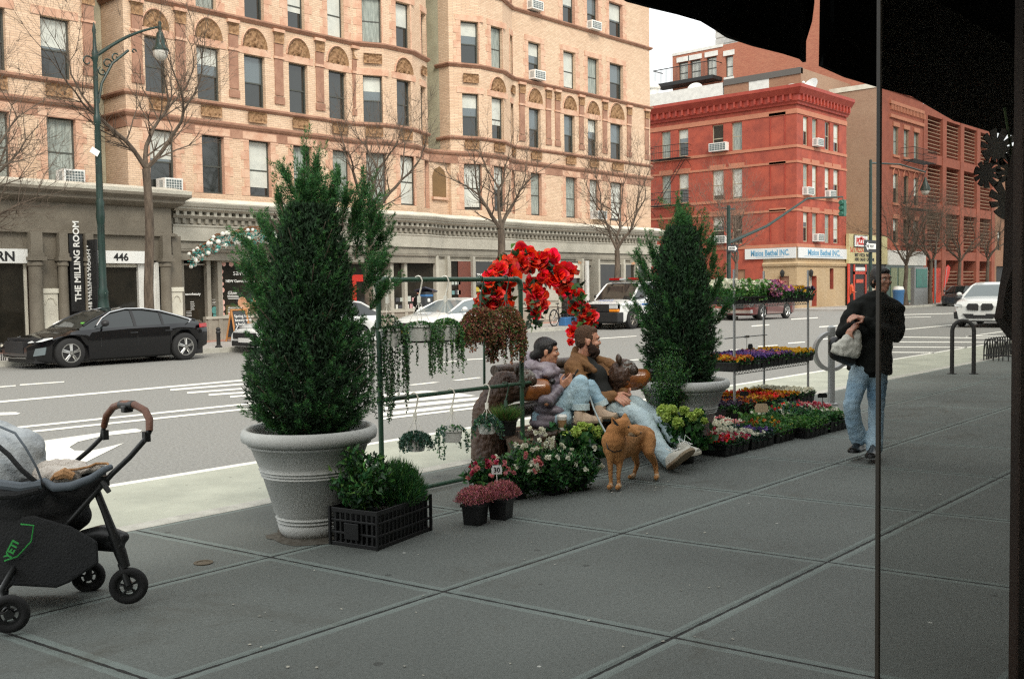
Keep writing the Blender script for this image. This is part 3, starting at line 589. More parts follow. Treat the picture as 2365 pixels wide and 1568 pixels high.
q=MB(); X0,X1=pxX(157),pxX(188); q.box(X0,X1,PVY-.16,PVY-.12,1.1,3.25,0); text(q,'THE MILLING ROOM',((X0+X1)/2+.09,PVY-.165,1.38),(0,0,1),.245,up=(-1,0,0),mi=1,off=.006); 
q.build('banner_sign',['sign_black','sign_white'],ap)
q=MB(); X0=pxX(197); q.box(X0-.03,X0+.03,PVY-.75,PVY-.2,.55,3.1,0); text(q,'THE MILLING ROOM',(X0-.035,PVY-.42,1.0),(0,0,1),.2,up=(0,-1,0) if 0 else (0,1,0),mi=1,off=.004)
for k in range(24): q.box(X0-.045,X0-.03,PVY-.3,PVY-.22,.6+k*.1,.64+k*.1,1)
q.build('blade_sign',['sign_black','sign_white'],ap)
# ground floor shops behind the long cornice
gf=MB(); GY=28.95
def bw(x0,x1,Y=GY): gf.box(pxX(x0,Y,700),pxX(x1,Y,700),Y-.04,Y+.5,FZ,.72,0); gf.box(pxX(x0,Y,700),pxX(x1,Y,700),Y-.09,Y+.5,.72,.8,1)
bw(472,1010); bw(1200,1290,GY); 
gf.box(pxX(1170,GY),pxX(1290,GY),GY-.03,GY+.5,FZ,2.9,0)   # plain grey wall beside the bike
for k in range(2): X0=pxX(1225+k*32,GY); gf.box(X0,X0+.9,GY-.05,GY,1.0,2.5,1); gf.box(X0,X0+.9,GY-.05,GY,.15,.9,1)
for x in (418,480,505,690,860,903,935,1008,1035,1093,1172,1290,1345,1382,1440,1470,1500): X0=pxX(x,GY); gf.box(X0-.07,X0+.07,GY-.07,GY+.5,0,2.9,1 if x>850 else 0)
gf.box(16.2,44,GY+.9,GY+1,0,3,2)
X0,X1=pxX(1037,GY),pxX(1092,GY)
gf.build('shop_front',['stone_grey','stone_light','sign_black'],ap)
for nm,x0,x1,z0,z1,gl in(('shop_window',508,688,.78,2.6,'shop_glass'),('shop_door',420,480,.05,2.5,'shop_glass'),('shop_window',692,858,.78,2.6,'shop_glass'),('shop_window',905,1006,.8,2.75,'shop_glass'),('shop_window',1038,1092,.3,2.75,'shop_glass'),('shop_window',1095,1170,.8,2.75,'shop_glass'),('shop_window',1292,1344,.4,2.75,'shop_glass'),('shop_door',1383,1438,.05,2.7,'shop_glass'),('shop_window',1442,1498,.6,2.7,'shop_glass')):
    frontwin(nm,GY+.12,x0,x1,z0,z1,glass=gl,frame='stone_light',fr=.05)
def panel(name,x0,x1,z0,z1,m_,Y=GY+.08,th=.02):
    q=MB(); q.box(pxX(x0,Y),pxX(x1,Y),Y-th,Y,z0,z1); return q.build(name,m_,ap)
mat('brick_inside',(.22,.07,.045),.8,col2=(.16,.06,.045),ns=8); mat('red_sign',(.62,.03,.015),.5); mat('teal_paint',(.1,.3,.28),.6); mat('skin_print',(.5,.24,.13),.7,col2=(.62,.36,.22),ns=6); mat('pink_print',(.65,.32,.26),.7,col2=(.75,.5,.42),ns=9)
mat('olive_print',(.1,.08,.02),.6,col2=(.05,.045,.02),ns=3)
panel('inner_wall',1058,1091,.85,2.7,'brick_inside',GY+.09); panel('awning_screen',1292,1344,2.0,2.75,'cream_paint'); panel('door_panel',1008,1034,.1,2.75,'stone_light'); panel('column_strip',1351,1357,0,2.8,'white_paint',GY-.06,.1)
panel('red_display',813,838,1.9,2.15,'red_sign',GY+.09); panel('red_display',813,822,.95,1.9,'red_sign',GY+.09); panel('pale_mullion',868,877,.3,2.8,'blind',GY+.05)
# lettering and prints in the beauty shop window
q=MB(); Y=GY+.1
X=lambda x:pxX(x,Y)
text(q,'Savor Beauty',(X(527),GY-.13,2.62),(1,0,0),.3); text(q,'savor',(X(538),Y,2.13),(1,0,0),.28,off=-.002); text(q,'NEW Carrot Rose Collection',(X(521),Y,1.9),(1,0,0),.125,off=.003)
for i,(x,z) in enumerate([(524,1.45),(524,1.4),(526,1.35),(524,.98),(524,.92),(530,.87),(600,1.4),(602,1.34),(600,1.05),(602,1.0)]): q.box(X(x),X(x+26),Y-.006,Y,z,z+.018)
text(q,'Glow',(X(524),Y,1.5),(1,0,0),.16,shear=.3); text(q,'Antioxidant',(X(524),Y,1.03),(1,0,0),.11,shear=.3); text(q,'savorbeauty',(X(423),GY-.0,1.5),(1,0,0),.11,off=.003)
for k in range(5): q.box(X(434),X(434+8+k%3),GY-.01,GY,1.28-k*.06,1.295-k*.06)
for k in range(4): q.box(X(424),X(436),GY-.01,GY,.98-k*.05,.992-k*.05)
text(q,'OPEN',(X(489),Y,1.22),(1,0,0),.09); q.box(X(488),X(500),Y-.006,Y,1.18,1.19); q.box(X(488),X(500),Y-.006,Y,1.34,1.35)
q.build('window_lettering','sign_white',ap)
q=MB(); 
def disc(mb,x,z,r,Y,mi=0,sx=1.): mb.poly([(x+sx*r*math.cos(t),Y,z+r*math.sin(t)) for t in [2*PI*k/16 for k in range(16)]],mi)
cxx=X(561); disc(q,cxx-.05,1.22,.2,Y-.002,0,.85); disc(q,cxx+.1,1.12,.13,Y-.003,0,1.2); disc(q,cxx-.16,1.38,.2,Y-.001,1,.8); disc(q,cxx+.38,1.2,.15,Y-.002,0,.7); disc(q,cxx+.3,1.4,.16,Y-.001,1,1.3); disc(q,cxx+.02,.95,.12,Y-.002,0,1.2); q.box(cxx+.25,cxx+.36,Y-.012,Y-.004,1.24,1.36,2)
q.box(X(520),X(680),Y-.001,Y+.003,.8,1.15,3)
q.build('beauty_poster',['skin_print','sign_black','teal_paint','olive_print'],ap)
q=MB(); rr_=random.Random(5)
for k in range(9): disc(q,X(511)+rr_.uniform(-.03,.03),.85+k*.2,rr_.uniform(.06,.1),Y-.004,0)
for k in range(10): disc(q,X(530+k*15),.86+rr_.uniform(-.02,.03),rr_.uniform(.05,.09),Y-.004,0)
for k in range(7): disc(q,X(518+k*17),2.5,rr_.uniform(.05,.09),Y-.004,0)
disc(q,X(494),1.0,.12,Y-.004,1); q.box(X(490),X(499),Y-.008,Y,.8,.87,1)
q.build('rose_border',['pink_print','teal_paint'],ap)
# books in the bookshop windows
for i,c in enumerate([(.65,.65,.6),(.1,.25,.4),(.6,.45,.05),(.4,.1,.08),(.5,.55,.5),(.06,.06,.07),(.55,.3,.3),(.15,.3,.3)]): mat('bk%d'%i,c,.6)
for nmx,(xa,xb,zl) in enumerate([(912,990,(.84,1.12)),(1042,1062,(1.0,1.35,1.75)),(1098,1125,(1.15,1.45)),(1180,1200,(1.2,1.5))]):
    cols=8
    for zz in zl:
        q=MB(); x=X(xa)
        while x<X(xb):
            wd=rr_.uniform(.1,.2); h_=rr_.uniform(.14,.24); q.box(x,x+wd,Y-.03,Y-.012,zz,zz+h_,rr_.randrange(cols)); x+=wd+rr_.uniform(.01,.06)
        q.build('book_display',['bk%d'%i for i in range(8)],ap)
q=MB(); 
text(q,'THE STRAND',(X(817),GY-.12,2.63),(1,0,0),.23,off=.01); text(q,'THE',(X(1102),Y,2.06),(1,0,0),.2,off=.01); text(q,'STRAND',(X(1102),Y,1.86),(1,0,0),.2,off=.01); text(q,'FOOTBRIDGE',(X(1181),GY-.05,2.62),(1,0,0),.27,off=.01)
q.build('shop_lettering','sign_white',ap)
mat('orange_letters',(.75,.35,.15),.5)
q=MB(); text(q,'flowers',(X(1332),GY+.0,2.66),(1,0,0),.2); text(q,'cafe',(X(1455),GY,2.66),(1,0,0),.2); q.build('orange_lettering','orange_letters',ap)
# ---------------------------------------------------------------- red corner house
XC=60.44; rb=thing('red_corner_house','bright red painted corner house with heavy cornice above a tan brick ground floor','building',(XC+3,YF+4,0))
SL=seg((XC,41.5),(XC,YF)); SR=seg((XC,YF),(68.0,YF))   # street faces: side (towards camera) and front
wl=MB(); 
FR={'t':(10.5,12.35),'m':(7.3,9.3),'b':(4.3,6.2)}
def yy(x): return 41.5-aX(x,400,XC).y
hl=[]; 
for x0,x1,fl in((1528,1549,'tm'),(1567,1590,'tm'),(1645,1671,'tm'),(1690,1714,'tmb'),(1645,1672,'b')):
    for q in fl: hl.append((yy(x0),yy(x1),*FR[q]))
hr=[]
for x0,x1 in((1855,1867),(1876,1888),(1905,1917),(1925,1938)):
    a,b_=aY(x0,400,YF).x-XC,aY(x1,400,YF).x-XC
    for q in 'tmb': hr.append((a,b_,*FR[q]))
holewall(wl,SL,4.0,14.0,hl); holewall(wl,SR,4.0,14.0,hr)
holewall(wl,SL,FZ,4.0,[(yy(1700),yy(1720),.05,2.6)],s1=yy(1762)); holewall(wl,SL,FZ,4.0,[(yy(1800),yy(1822),.1,2.1)],mi=1,s0=yy(1762)); 
holewall(wl,SR,FZ,4.0,[(1.9,2.9,.1,2.1),(4.9,5.5,1.2,2.6)],mi=1,depth=.4)
wl.quad((XC,41.5,14),(XC,YF,14),(68,YF,14),(68,41.5,14),2)
wl.build('wall',['red_stucco','brick_ochre','roof'],rb)
q=MB(); pbox(q,SR,1.9,2.9,.1,2.1,-.4,-.34,0); pbox(q,SR,4.9,5.5,1.2,2.6,-.3,-.25,1); q.build('door',['stone_light','glass_dark'],rb); q=MB(); pbox(q,SL,yy(1800),yy(1822),.1,2.1,-.22,-.15,0); q.build('side_door','terra_dark',rb); q=MB(); pbox(q,SL,yy(1700),yy(1720),.05,2.6,-.2,-.1,0); q.build('garage_shutter','card_',rb)
for S,hs in((SL,hl),(SR,hr)):
    for h in hs: sash(rb,S,*h,style=RND.choice(['half','half','blind','dark','curt']),sashm='sash_light',fr=.06,depth=.14)
q=MB(); rnr=[(XC,41.5),(XC,YF),(68.02,YF)]
molding(q,rnr,13.0,[(0,0),(.12,0),(.15,.12),(.25,.2),(.25,.55),(.35,.6),(.6,.95),(.6,1.15),(0,1.2)],0)
for S,n_ in((SL,24),(SR,15)):
    for k in range(n_): s=(k+.5)*S[3]/n_; pbox(q,S,s-.07,s+.07,13.25,13.62,.25,.38,0)
q.build('cornice',['red_cornice'],rb)
q=MB()
for z,h_ in((12.42,.3),(10.28,.18),(9.32,.14),(7.1,.18),(6.25,.14),(3.95,.22)): molding(q,rnr,z,[(0,0),(.05,0),(.05,h_),(0,h_)],0)
for S,hs in((SL,hl),(SR,hr)):
    for a,b_,c,d in hs:
        if c<10: pbox(q,S,a-.18,b_+.18,d+.02,d+.36,0,.06,0)
for z0,z1 in((10.6,12.4),(7.2,9.3),(4.4,6.3)):
    a,b_=yy(1780),yy(1812); pbox(q,SL,a-.1,b_+.1,z1,z1+.2,0,.05,0); pbox(q,SL,a-.05,a,z0,z1,0,.04,1); pbox(q,SL,b_,b_+.05,z0,z1,0,.04,1)
molding(q,[(XC,yy(0)*0+41.5-yy(1762)),(XC,YF),(68.02,YF)],2.75,[(0,0),(.1,0),(.14,.15),(.05,.25),(0,.25)],2)
q.build('stone_band',['red_band','red_cornice','brick_ochre'],rb)
q=MB(); sgz=(3.25,3.93)
def sgn(S,s0,s1,fade):
    pbox(q,S,s0,s1,*sgz,.06,.14,0); P0,u,n,L=S
    text(q,'Misios Bethel INC.',P0+u*((s0+s1)/2)+n*.142+Vector((0,0,sgz[0]+.2)),u,.52,align='CENTER',mi=1,sx=(s1-s0)/5.2 if not fade else 1.25,off=.018,depth=.003)
    pbox(q,S,s0+.8,s1-.8,sgz[0]+.1,sgz[0]+.13,.14,.145,1)
mat('faded_blue',(.13,.32,.48),.7); mat('faded_sign',(.66,.68,.68),.6)
sgn(SL,yy(1722),12.0,0); sgn(SR,.02,7.5,1); q.build('fascia_sign',['faded_sign','faded_blue'],rb)
q=MB()
for S,s in((SL,yy(1810)),(SR,1.6)):
    P0,u,n,L=S; c=P0+u*s+n*.22+Vector((0,0,2.2)); q.tube([P0+u*s+Vector((0,0,2.35)),c+Vector((0,0,.2)),c+Vector((0,0,.1))],.03,6); q.lathe([(.03,.32),(.14,.2),(.15,.1),(.1,-.12),(.03,-.18)],c,10)
q.build('wall_lantern','iron',rb)
for S,px,z in((SR,1876,10.55),(SR,1853,7.3),(SR,1905,7.3),(SR,1877,4.35)):
    acunit(rb,S,aY(px,400,YF).x-XC,z,.9,.5,.4)
acunit(rb,SL,yy(1644),10.55,1.3,.55,.4); acunit(rb,SL,yy(1645),4.4,1.2,.5,.4)
# fire escape on its side wall
def fire_escape(parent,S,s0,s1,zs_,out=.9,name='fire_escape',lad=True):
    q=MB(); P0,u,n,L=S; A=lambda s,d,z:P0+u*s+n*d+Vector((0,0,z))
    for i,z in enumerate(zs_):
        for k in range(7): q.tube([A(s0,.1+out*k/7,z),A(s1,.1+out*k/7,z)],.025,4)
        for zz in(.45,.9): q.tube([A(s0,.03,z+zz),A(s0,out,z+zz),A(s1,out,z+zz),A(s1,.03,z+zz)],.02,4)
        n_=int((s1-s0)/.18)
        for k in range(n_+1): s=s0+(s1-s0)*k/n_; q.tube([A(s,out,z),A(s,out,z+.9)],.01,4)
        for s in(s0,s1): q.tube([A(s,.02,z-.6),A(s,out*.9,z)],.02,4)
        if lad and i+1<len(zs_):
            z2=zs_[i+1]; a,b_=s0+.3,s1-.3
            for d in(.25,.6): q.tube([A(a,d,z),A(b_,d,z2)],.025,4)
            for k in range(9): f=(k+.5)/9; q.tube([A(a+(b_-a)*f,.25,z+(z2-z)*f),A(a+(b_-a)*f,.6,z+(z2-z)*f)],.015,4)
    return q.build(name,'iron',parent)
fire_escape(rb,SL,yy(1512),yy(1597),[7.15,10.35])
# roof clutter of the red house
def dish(loc,r,az,lab,el=30):
    t=thing('satellite_dish',lab,'satellite dish',loc,rad(az),local=True); q=MB(); rings=[]
    for k in range(6): rr=r*k/5+.01; rings.append([(-.0-(rr/r)**2*.22*r*2+.1,rr*math.cos(t_),rr*math.sin(t_)) for t_ in [2*PI*i/20 for i in range(20)]])
    q.T=Matrix.Translation((0,0,r+.3))@Matrix.Rotation(rad(-el),4,'Y'); q.loft([[(-p[0],p[1],p[2]) for p in rg] for rg in rings],cap=False); q.tube([(0,0,-r*.9),(r*1.1,0,0)],.02,5); q.cbox((r*1.1,0,0),(.12,.12,.12)); q.T=None; q.tube([(0,0,0),(0,0,r+.25)],.035,6); q.build('reflector','white_metal',t,smooth=True); return t
c=aX(1828,180,66.); dish((c.x,c.y,14.1),.55,195,'small white satellite dish on the parapet above the red corner house'); c=aX(1873,185,66); dish((c.x,c.y,13.9),.72,160,'larger tilted white satellite dish beside the small one on the parapet')
c=aX(1606,200,70.); dish((c.x,c.y,c.z-1.2),.6,200,'white satellite dish on the low white roof wall under the iron balcony')
# ---------------------------------------------------------------- houses behind
def block(name,lab,x0,x1,y0,y1,z1,mats,faces=None):
    t=thing(name,lab,'building',((x0+x1)/2,(y0+y1)/2,0)); return t
# drab brick house next to the red one
dh=block('drab_brick_house','tall drab brown brick house wall rising beside the red corner house','',0,0,0,0,0) if 0 else thing('party_wall_house','tall drab tan brick house with blank side wall between red corner house and fire escape','building',(78,35,0))
XD=74.1; q=MB(); zt=14.6
def px2(x,y,X): v=aX(x,y,X); return v
yb=48; YS=29.45
top=aX(1958,150,XD); 
q.quad((XD,yb,0),(XD,YS,0),(XD,YS,16.0),(XD,yb,16.0),0)
q.quad((XD,YS,16),(XD,yb,16),(82.4,yb,16),(82.4,YS,16),1); q.box(XD-.08,82.4,YS-.1,YS+.3,15.9,16.15,2); 
q.box(XD-.06,XD+.3,YS,yb,15.95,16.3,3); 
S=seg((XD,YS),(82.4,YS)); hs=[]
for a in(2.2,4.3,6.4):
    for z0,z1 in((11.2,13.3),(7.6,9.8),(4.6,6.4)): hs.append((a,a+.95,z0,z1))
holewall(q,S,4.0,16.0,hs,mi=4); holewall(q,S,0,4.0,[],mi=4)
q.build('wall',['brick_drab','roof','fire_brick','cream_paint','fire_brick'],dh)
for h in hs: sash(dh,S,*h,style=RND.choice(['half','dark','curt']),fr=.06)
q=MB()
for a,b_,c,d in hs:
    if c>7 and c<8:
        cx=(a+b_)/2; q.tube([S[0]+S[1]*(cx+.62*math.cos(t))+S[2]*.03+Vector((0,0,9.65+.62*math.sin(t))) for t in [PI*k/10 for k in range(11)]],.07,5)
    else: pbox(q,S,a-.15,b_+.15,d+.02,d+.34,0,.08,0)
    pbox(q,S,a-.15,b_+.15,c-.18,c,0,.1,0)
for z in(10.2,13.9,14.9): pbox(q,S,1.4,S[3],z,z+.25,0,.14,0)
for k in range(24): pbox(q,S,1.6+k*.3,1.72+k*.3,14.5,14.9,0,.12,0)
q.build('stone_band','red_band',dh); fire_escape(dh,S,3.6,8.3,[4.4,7.2,10.9],out=1.1)
# pizza parlour ground floor on the blank side
mat('cream_sign',(.62,.55,.3),.7,col2=(.52,.45,.24),ns=3); mat('pizza_red',(.6,.03,.02),.5); mat('shop_red',(.55,.05,.02),.5)
q=MB(); P0,u,n,L=S; pz=YS-.12
A0,A1=aY(1957,600,pz).x,aY(2046,600,pz).x
q.box(A0,A1,pz-.1,pz+.1,2.95,5.0,0); q.box(68.1,XD,YS+.0,YS+5,0,4.9,0); 
s0,s1=aY(1968,560,pz).x,aY(1999,560,pz).x; q.box(s0,s1,pz-.16,pz-.1,4.1,4.95,1); q.box(s0+.05,s1-.05,pz-.17,pz-.16,4.15,4.9,2)
text(q,'PIZZA',((s0+s1)/2,pz-.175,4.3),(1,0,0),.62,align='CENTER',mi=3,off=.03); text(q,'NY',((s0+s1)/2,pz-.175,4.62),(1,0,0),.3,align='CENTER',mi=3,off=.02)
text(q,"Sal's PIZZA",(s0-.6,pz-.11,3.75),(1,0,0),.5,mi=3)
text(q,'BEST 1 PIZZA  PASTA\nHERO  SALAD  CALZONE',(s0+.2,pz-.11,3.45),(1,0,0),.3,mi=4,off=.01)
q.box(A0,A0+.35,pz-.05,pz+.05,0,2.95,5); q.box(A0+1,A0+1.2,pz-.05,pz+.05,0,2.9,5); q.box(A0+3,A0+3.2,pz-.05,pz+.05,0,2.9,5); q.box(A0+1,A0+3.2,pz-.05,pz+.05,2.2,2.4,5); q.box(A0,A1,pz,pz+.08,0,2.95,4); q.box(A0+1.3,A0+2.9,pz-.06,pz-.02,2.45,2.7,2); q.box(A0+1.4,A0+2.6,pz-.06,pz-.02,1.6,1.85,6)
mat('neon_red',(.7,.1,.05),.5)
q.build('pizza_front',['cream_sign','sign_black','sign_white','pizza_red','sign_black','shop_red','neon_red'],dh)
q=MB(); q.box(A1,82.4,YS-.3,YS+.1,2.9,4.0,0); q.box(A1,82.4,YS-.1,YS+.05,0,2.9,1)
for k in range(4): q.box(A1+1+k*1.5,A1+2.2+k*1.5,YS-.14,YS-.1,.2,2.7,2)
mat('green_glass',(.03,.1,.08),.2); mat('lattice',(.3,.33,.2),.7,col2=(.2,.24,.15),ns=6)
q.build('shop_front',['white_paint','green_glass','lattice'],dh)
# louvred brick building
lv=thing('louvred_building','orange brick building with rows of long horizontal louvres in front of dark bays','building',(89,33,0)); q=MB(); X0,X1=82.45,101.; zt=15.2
q.quad((X0,YS+1.2,0),(X1,YS+1.2,0),(X1,YS+1.2,zt),(X0,YS+1.2,zt),1); q.quad((X0,YS,zt),(X1,YS,zt),(X1,46,zt),(X0,46,zt),2)
for k in range(5): x=X0+(X1-X0-.9)*k/4; q.box(x,x+.9,YS-.05,YS+1.3,0,zt,0)
for z in(0.,3.4,7.3,11.2,15.0): q.box(X0,X1,YS,YS+1.25,z,z+.75,0)
q.build('wall',['fire_brick','sign_black','roof'],lv)
q=MB()
for z in(1.0,4.2,8.1,12.0):
    nb=9 if z>3 else 5
    for i in range(nb): q.box(X0+.3,X1-.3,YS+.16,YS+.24,z+.18+i*.31,z+.24+i*.31)
q.build('louvre','brick_drab',lv)
# dark low buildings and further blocks down the avenue
def plainblock(name,lab,x0,x1,z1,matn,nw,nf,y=YS,shop=True,zw=3.6):
    t=thing(name,lab,'building',((x0+x1)/2,y+4,0)); S=seg((x0,y),(x1,y)); hs=[]; wd=(x1-x0)/nw
    for k in range(nw):
        for f in range(nf): hs.append((k*wd+wd*.3,k*wd+wd*.7,zw+.9+f*3.2,zw+2.7+f*3.2))
    q=MB(); holewall(q,S,zw,z1,hs,mi=0); holewall(q,S,0,zw,[(wd*.2,x1-x0-wd*.2,.3,zw-.6)] if shop else [],mi=0,depth=.5); q.quad((x0,y+12,0),(x0,y,0),(x0,y,z1),(x0,y+12,z1),0); q.quad((x0,y,z1),(x1,y,z1),(x1,y+12,z1),(x0,y+12,z1),1)
    molding(q,[(x0,y),(x1,y)],z1-.6,[(0,0),(.3,.2),(.4,.6),(0,.6)],0)
    if shop: q.box(x0+wd*.2,x1-wd*.2,y+.5,y+.6,.3,zw-.6,2)
    q.build('wall',[matn,'roof','sign_black'],t)
    for h in hs: sash(t,S,*h,style=RND.choice(['half','dark','sky']),fr=.08)
    return t
plainblock('dark_brick_house','dark brown brick house beyond the louvred building','' and 0 or 101.1,118,12.5,'brick_brown',6,2)
plainblock('brown_row_house','brown brick row house further down the avenue behind bare trees',118.1,135,15,'fire_brick',6,3)
plainblock('end_block','distant tan brick block at the far end of the avenue',135.1,190,17,'brick_drab',14,3)
# big red brick block with iron balcony, rising behind
XR=78.; rr_b=thing('rear_brick_block','large plain red brick block with white lintels and iron balcony behind the red house','building',(90,50,0))
q=MB(); yl=aX(1553,150,XR).y; zt=aX(1553,127,XR).z; zt2=aX(1850,60,XR).z
P=lambda x,y: aX(x,y,XR)
hs=[]; SRb=seg((XR,yl),(XR,30)); 
for x0,x1,y0,y1 in((1567,1589,146,196),(1594,1618,141,193),(1632,1655,134,185),(1675,1693,131,180)):
    a,b_=yl-P(x0,160).y,yl-P(x1,160).y; hs.append((a,b_,P(x0,y1).z,P(x0,y0).z))
holewall(q,SRb,0,zt,hs,depth=.3); 
a=yl-P(1705,100).y; q.quad((XR+.01,yl-a,zt),(XR+.01,30,zt),(XR+.01,30,zt+12),(XR+.01,yl-a,zt+12),0); q.quad((XR+.01,yl-a,zt),(XR+.01,yl-a,zt+12),(XR+22,yl-a,zt+12),(XR+22,yl-a,zt),0)
q.quad((XR,yl,zt),(XR,30,zt),(XR+20,30,zt),(XR+20,yl,zt),1); q.quad((XR+20,yl,0),(XR,yl,0),(XR,yl,zt),(XR+20,yl,zt),0)
q.build('wall',['brick_rearred','roof'],rr_b)
for h in hs: sash(rr_b,SRb,*h,style='blind',fr=.1,depth=.22)
q=MB()
for a,b_,c,d in hs: l_=MB(); pbox(l_,SRb,a-.15,b_+.15,d+.02,d+.45,0,.08); l_.build('lintel','white_paint',rr_b); l_=MB(); pbox(l_,SRb,a-.1,b_+.1,c-.2,c,0,.1); l_.build('sill','white_paint',rr_b)
pbox(q,SRb,0,a-.2,zt-.15,zt+.1,-.2,.06); q.build('parapet','white_paint',rr_b)
z=hs[0][2]+.3; q=MB(); A=lambda s,d,z_:SRb[0]+SRb[1]*s+SRb[2]*d+Vector((0,0,z_)); s0,s1=-1,yl-P(1668,170).y
pbox(q,SRb,s0,s1,z-.6,z-.3,0,1.6); q.tube([A(s0,.1,z+.9),A(s0,1.6,z+.9),A(s1,1.6,z+.9),A(s1,.05,z+.9)],.04,4)
for k in range(48): s=s0+(s1-s0)*k/47; q.tube([A(s,1.6,z-.3),A(s,1.6,z+.9)],.02,3)
q.build('balcony','iron',rr_b)
# white louvred plant room
c0=aX(1653,82,88.); c1=aX(1712,108,88); q=MB(); 
for k in range(8): q.box(88-.1,88,c1.y,c0.y,zt+.3+k*.62,zt+.8+k*.62)
q.box(88,89,c1.y,c0.y,zt,zt+6); q.build('plant_room','white_paint',rr_b)
# brown block whose corner shows above the red cornice
YB=33.5; cb3=aY(1850,157,YB); XB=cb3.x; zz=cb3.z
bp_=thing('corner_parapet_house','brown brick house with grey coping and a white patch rising behind the red cornice','building',(XB+3,YB+5,0))
q=MB(); y1=aX(1672,184,XB).y; 
q.quad((XB,y1,0),(XB,YB,0),(XB,YB,zz),(XB,y1,zz),0); q.quad((XB,YB,0),(XB+14,YB,0),(XB+14,YB,zz),(XB,YB,zz),3); q.quad((XB,y1,zz),(XB,YB,zz),(XB+14,YB,zz),(XB+14,y1,zz),1); q.quad((XB+14,y1,0),(XB,y1,0),(XB,y1,zz),(XB+14,y1,zz),0)
q.box(XB-.08,XB+.3,YB,y1,zz-.4,zz+.05,1)
ya,yb_=aX(1840,180,XB).y,aX(1755,180,XB).y; ya,yb_=aX(1888-0,180,XB).y,0
a,b_=aX(1727+(2400*0),190,XB).y,aX(1690,190,XB).y
pa,pb=aX(1734,190,XB).y,aX(1695,190,XB).y
pa,pb=aX(1735+0,190,XB).y,aX(1697,190,XB).y
q.box(XB-.03,XB,aX(1776,180,XB).y,aX(1730,180,XB).y,zz-2.2,zz-.15,2)
y0=y1+9; zl=aX(1640,186,XB).z
q.box(XB,XB+5,y1+.1,y0,0,aX(1640,196,XB).z,2); q.lathe([(.5,0),(.5,.6),(.65,.65),(.65,.8),(.3,1.2),(.1,1.3)],(XB+1,y1+7.2,aX(1570,196,XB).z-.4),14,2)
q.build('wall',['brick_brown','roof','white_paint','brick_drab'],bp_,smooth=True,ang=30)
# ================================================================ vehicles
mat('paint_black',(.003,.003,.004),.12,spec=.5,coat=.35); mat('paint_white',(.74,.75,.73),.25,coat=.8); mat('paint_maroon',(.11,.022,.02),.25,coat=.9); mat('paint_dark',(.02,.022,.025),.25,coat=.8)
mat('car_glass',(.012,.016,.016),.04,spec=.9); mat('car_glass_light',(.14,.17,.18),.05,spec=1.); mat('tyre',(.015,.015,.015),.85); mat('alloy',(.5,.5,.48),.3,.9); mat('alloy_dark',(.16,.15,.13),.4,.8)
mat('chrome',(.75,.75,.75),.12,1.); mat('trim_black',(.015,.015,.016),.5); mat('lamp_glass',(.55,.57,.57),.08,spec=.9); mat('lamp_red',(.35,.01,.01),.15); mat('lamp_amber',(.75,.25,.02),.25); mat('plate_yellow',(.7,.5,.06),.5); mat('plate_white',(.7,.7,.68),.5); mat('decal_blue',(.03,.12,.4),.5); mat('grey_plastic',(.06,.065,.07),.6)
def interp(tab,x):
    for (a,b_),(c,d) in zip(tab[:-1],tab[1:]):
        if x<=c: 
            f=(x-a)/(c-a) if c>a else 0; f=max(0,f); return b_+(d-b_)*f
    return tab[-1][1]
def wheel(parent,x,y,r,wd=.22,side=-1,rim='alloy',spokes=5,steel=False):
    q=MB(); c=Vector((x,y,r)); pr=[(r*.62,-wd/2),(r*.9,-wd/2),(r,-wd*.36),(r,wd*.36),(r*.9,wd/2),(r*.62,wd/2),(r*.62,-wd/2)]
    rings=[[c+Vector((a*math.cos(t),b_*1.,a*math.sin(t))) for a,b_ in pr] for t in [2*PI*k/28 for k in range(28)]]; rings.append(rings[0]); q.loft(rings,cap=False)
    o=q.build('wheel','tyre',parent,smooth=True,ang=50); q=MB()
    yo=side*(wd/2-.02)
    q.tube([c+Vector((0,yo-.0*side,0)),c+Vector((0,yo-side*.1,0))],[r*.63,r*.55],24,1)
    q.torus(c+Vector((0,yo+side*.01,0)),r*.62,r*.05,28,6)
    for k in range(spokes):
        for dd in((-.11,.11) if not steel else (0,)):
            t=2*PI*k/spokes+.3; a=c+Vector((math.cos(t+dd*2.2)*r*.14,yo+side*.03,math.sin(t+dd*2.2)*r*.14)); b_=c+Vector((math.cos(t+dd)*r*.6,yo+side*.012,math.sin(t+dd)*r*.6)); q.tube([a,b_],[r*.06,r*.045],5)
    q.tube([c+Vector((0,yo-side*.02,0)),c+Vector((0,yo+side*.045,0))],[r*.15,r*.12],12)
    b2=q.build('rim',[rim,'trim_black'],o,smooth=True); return o
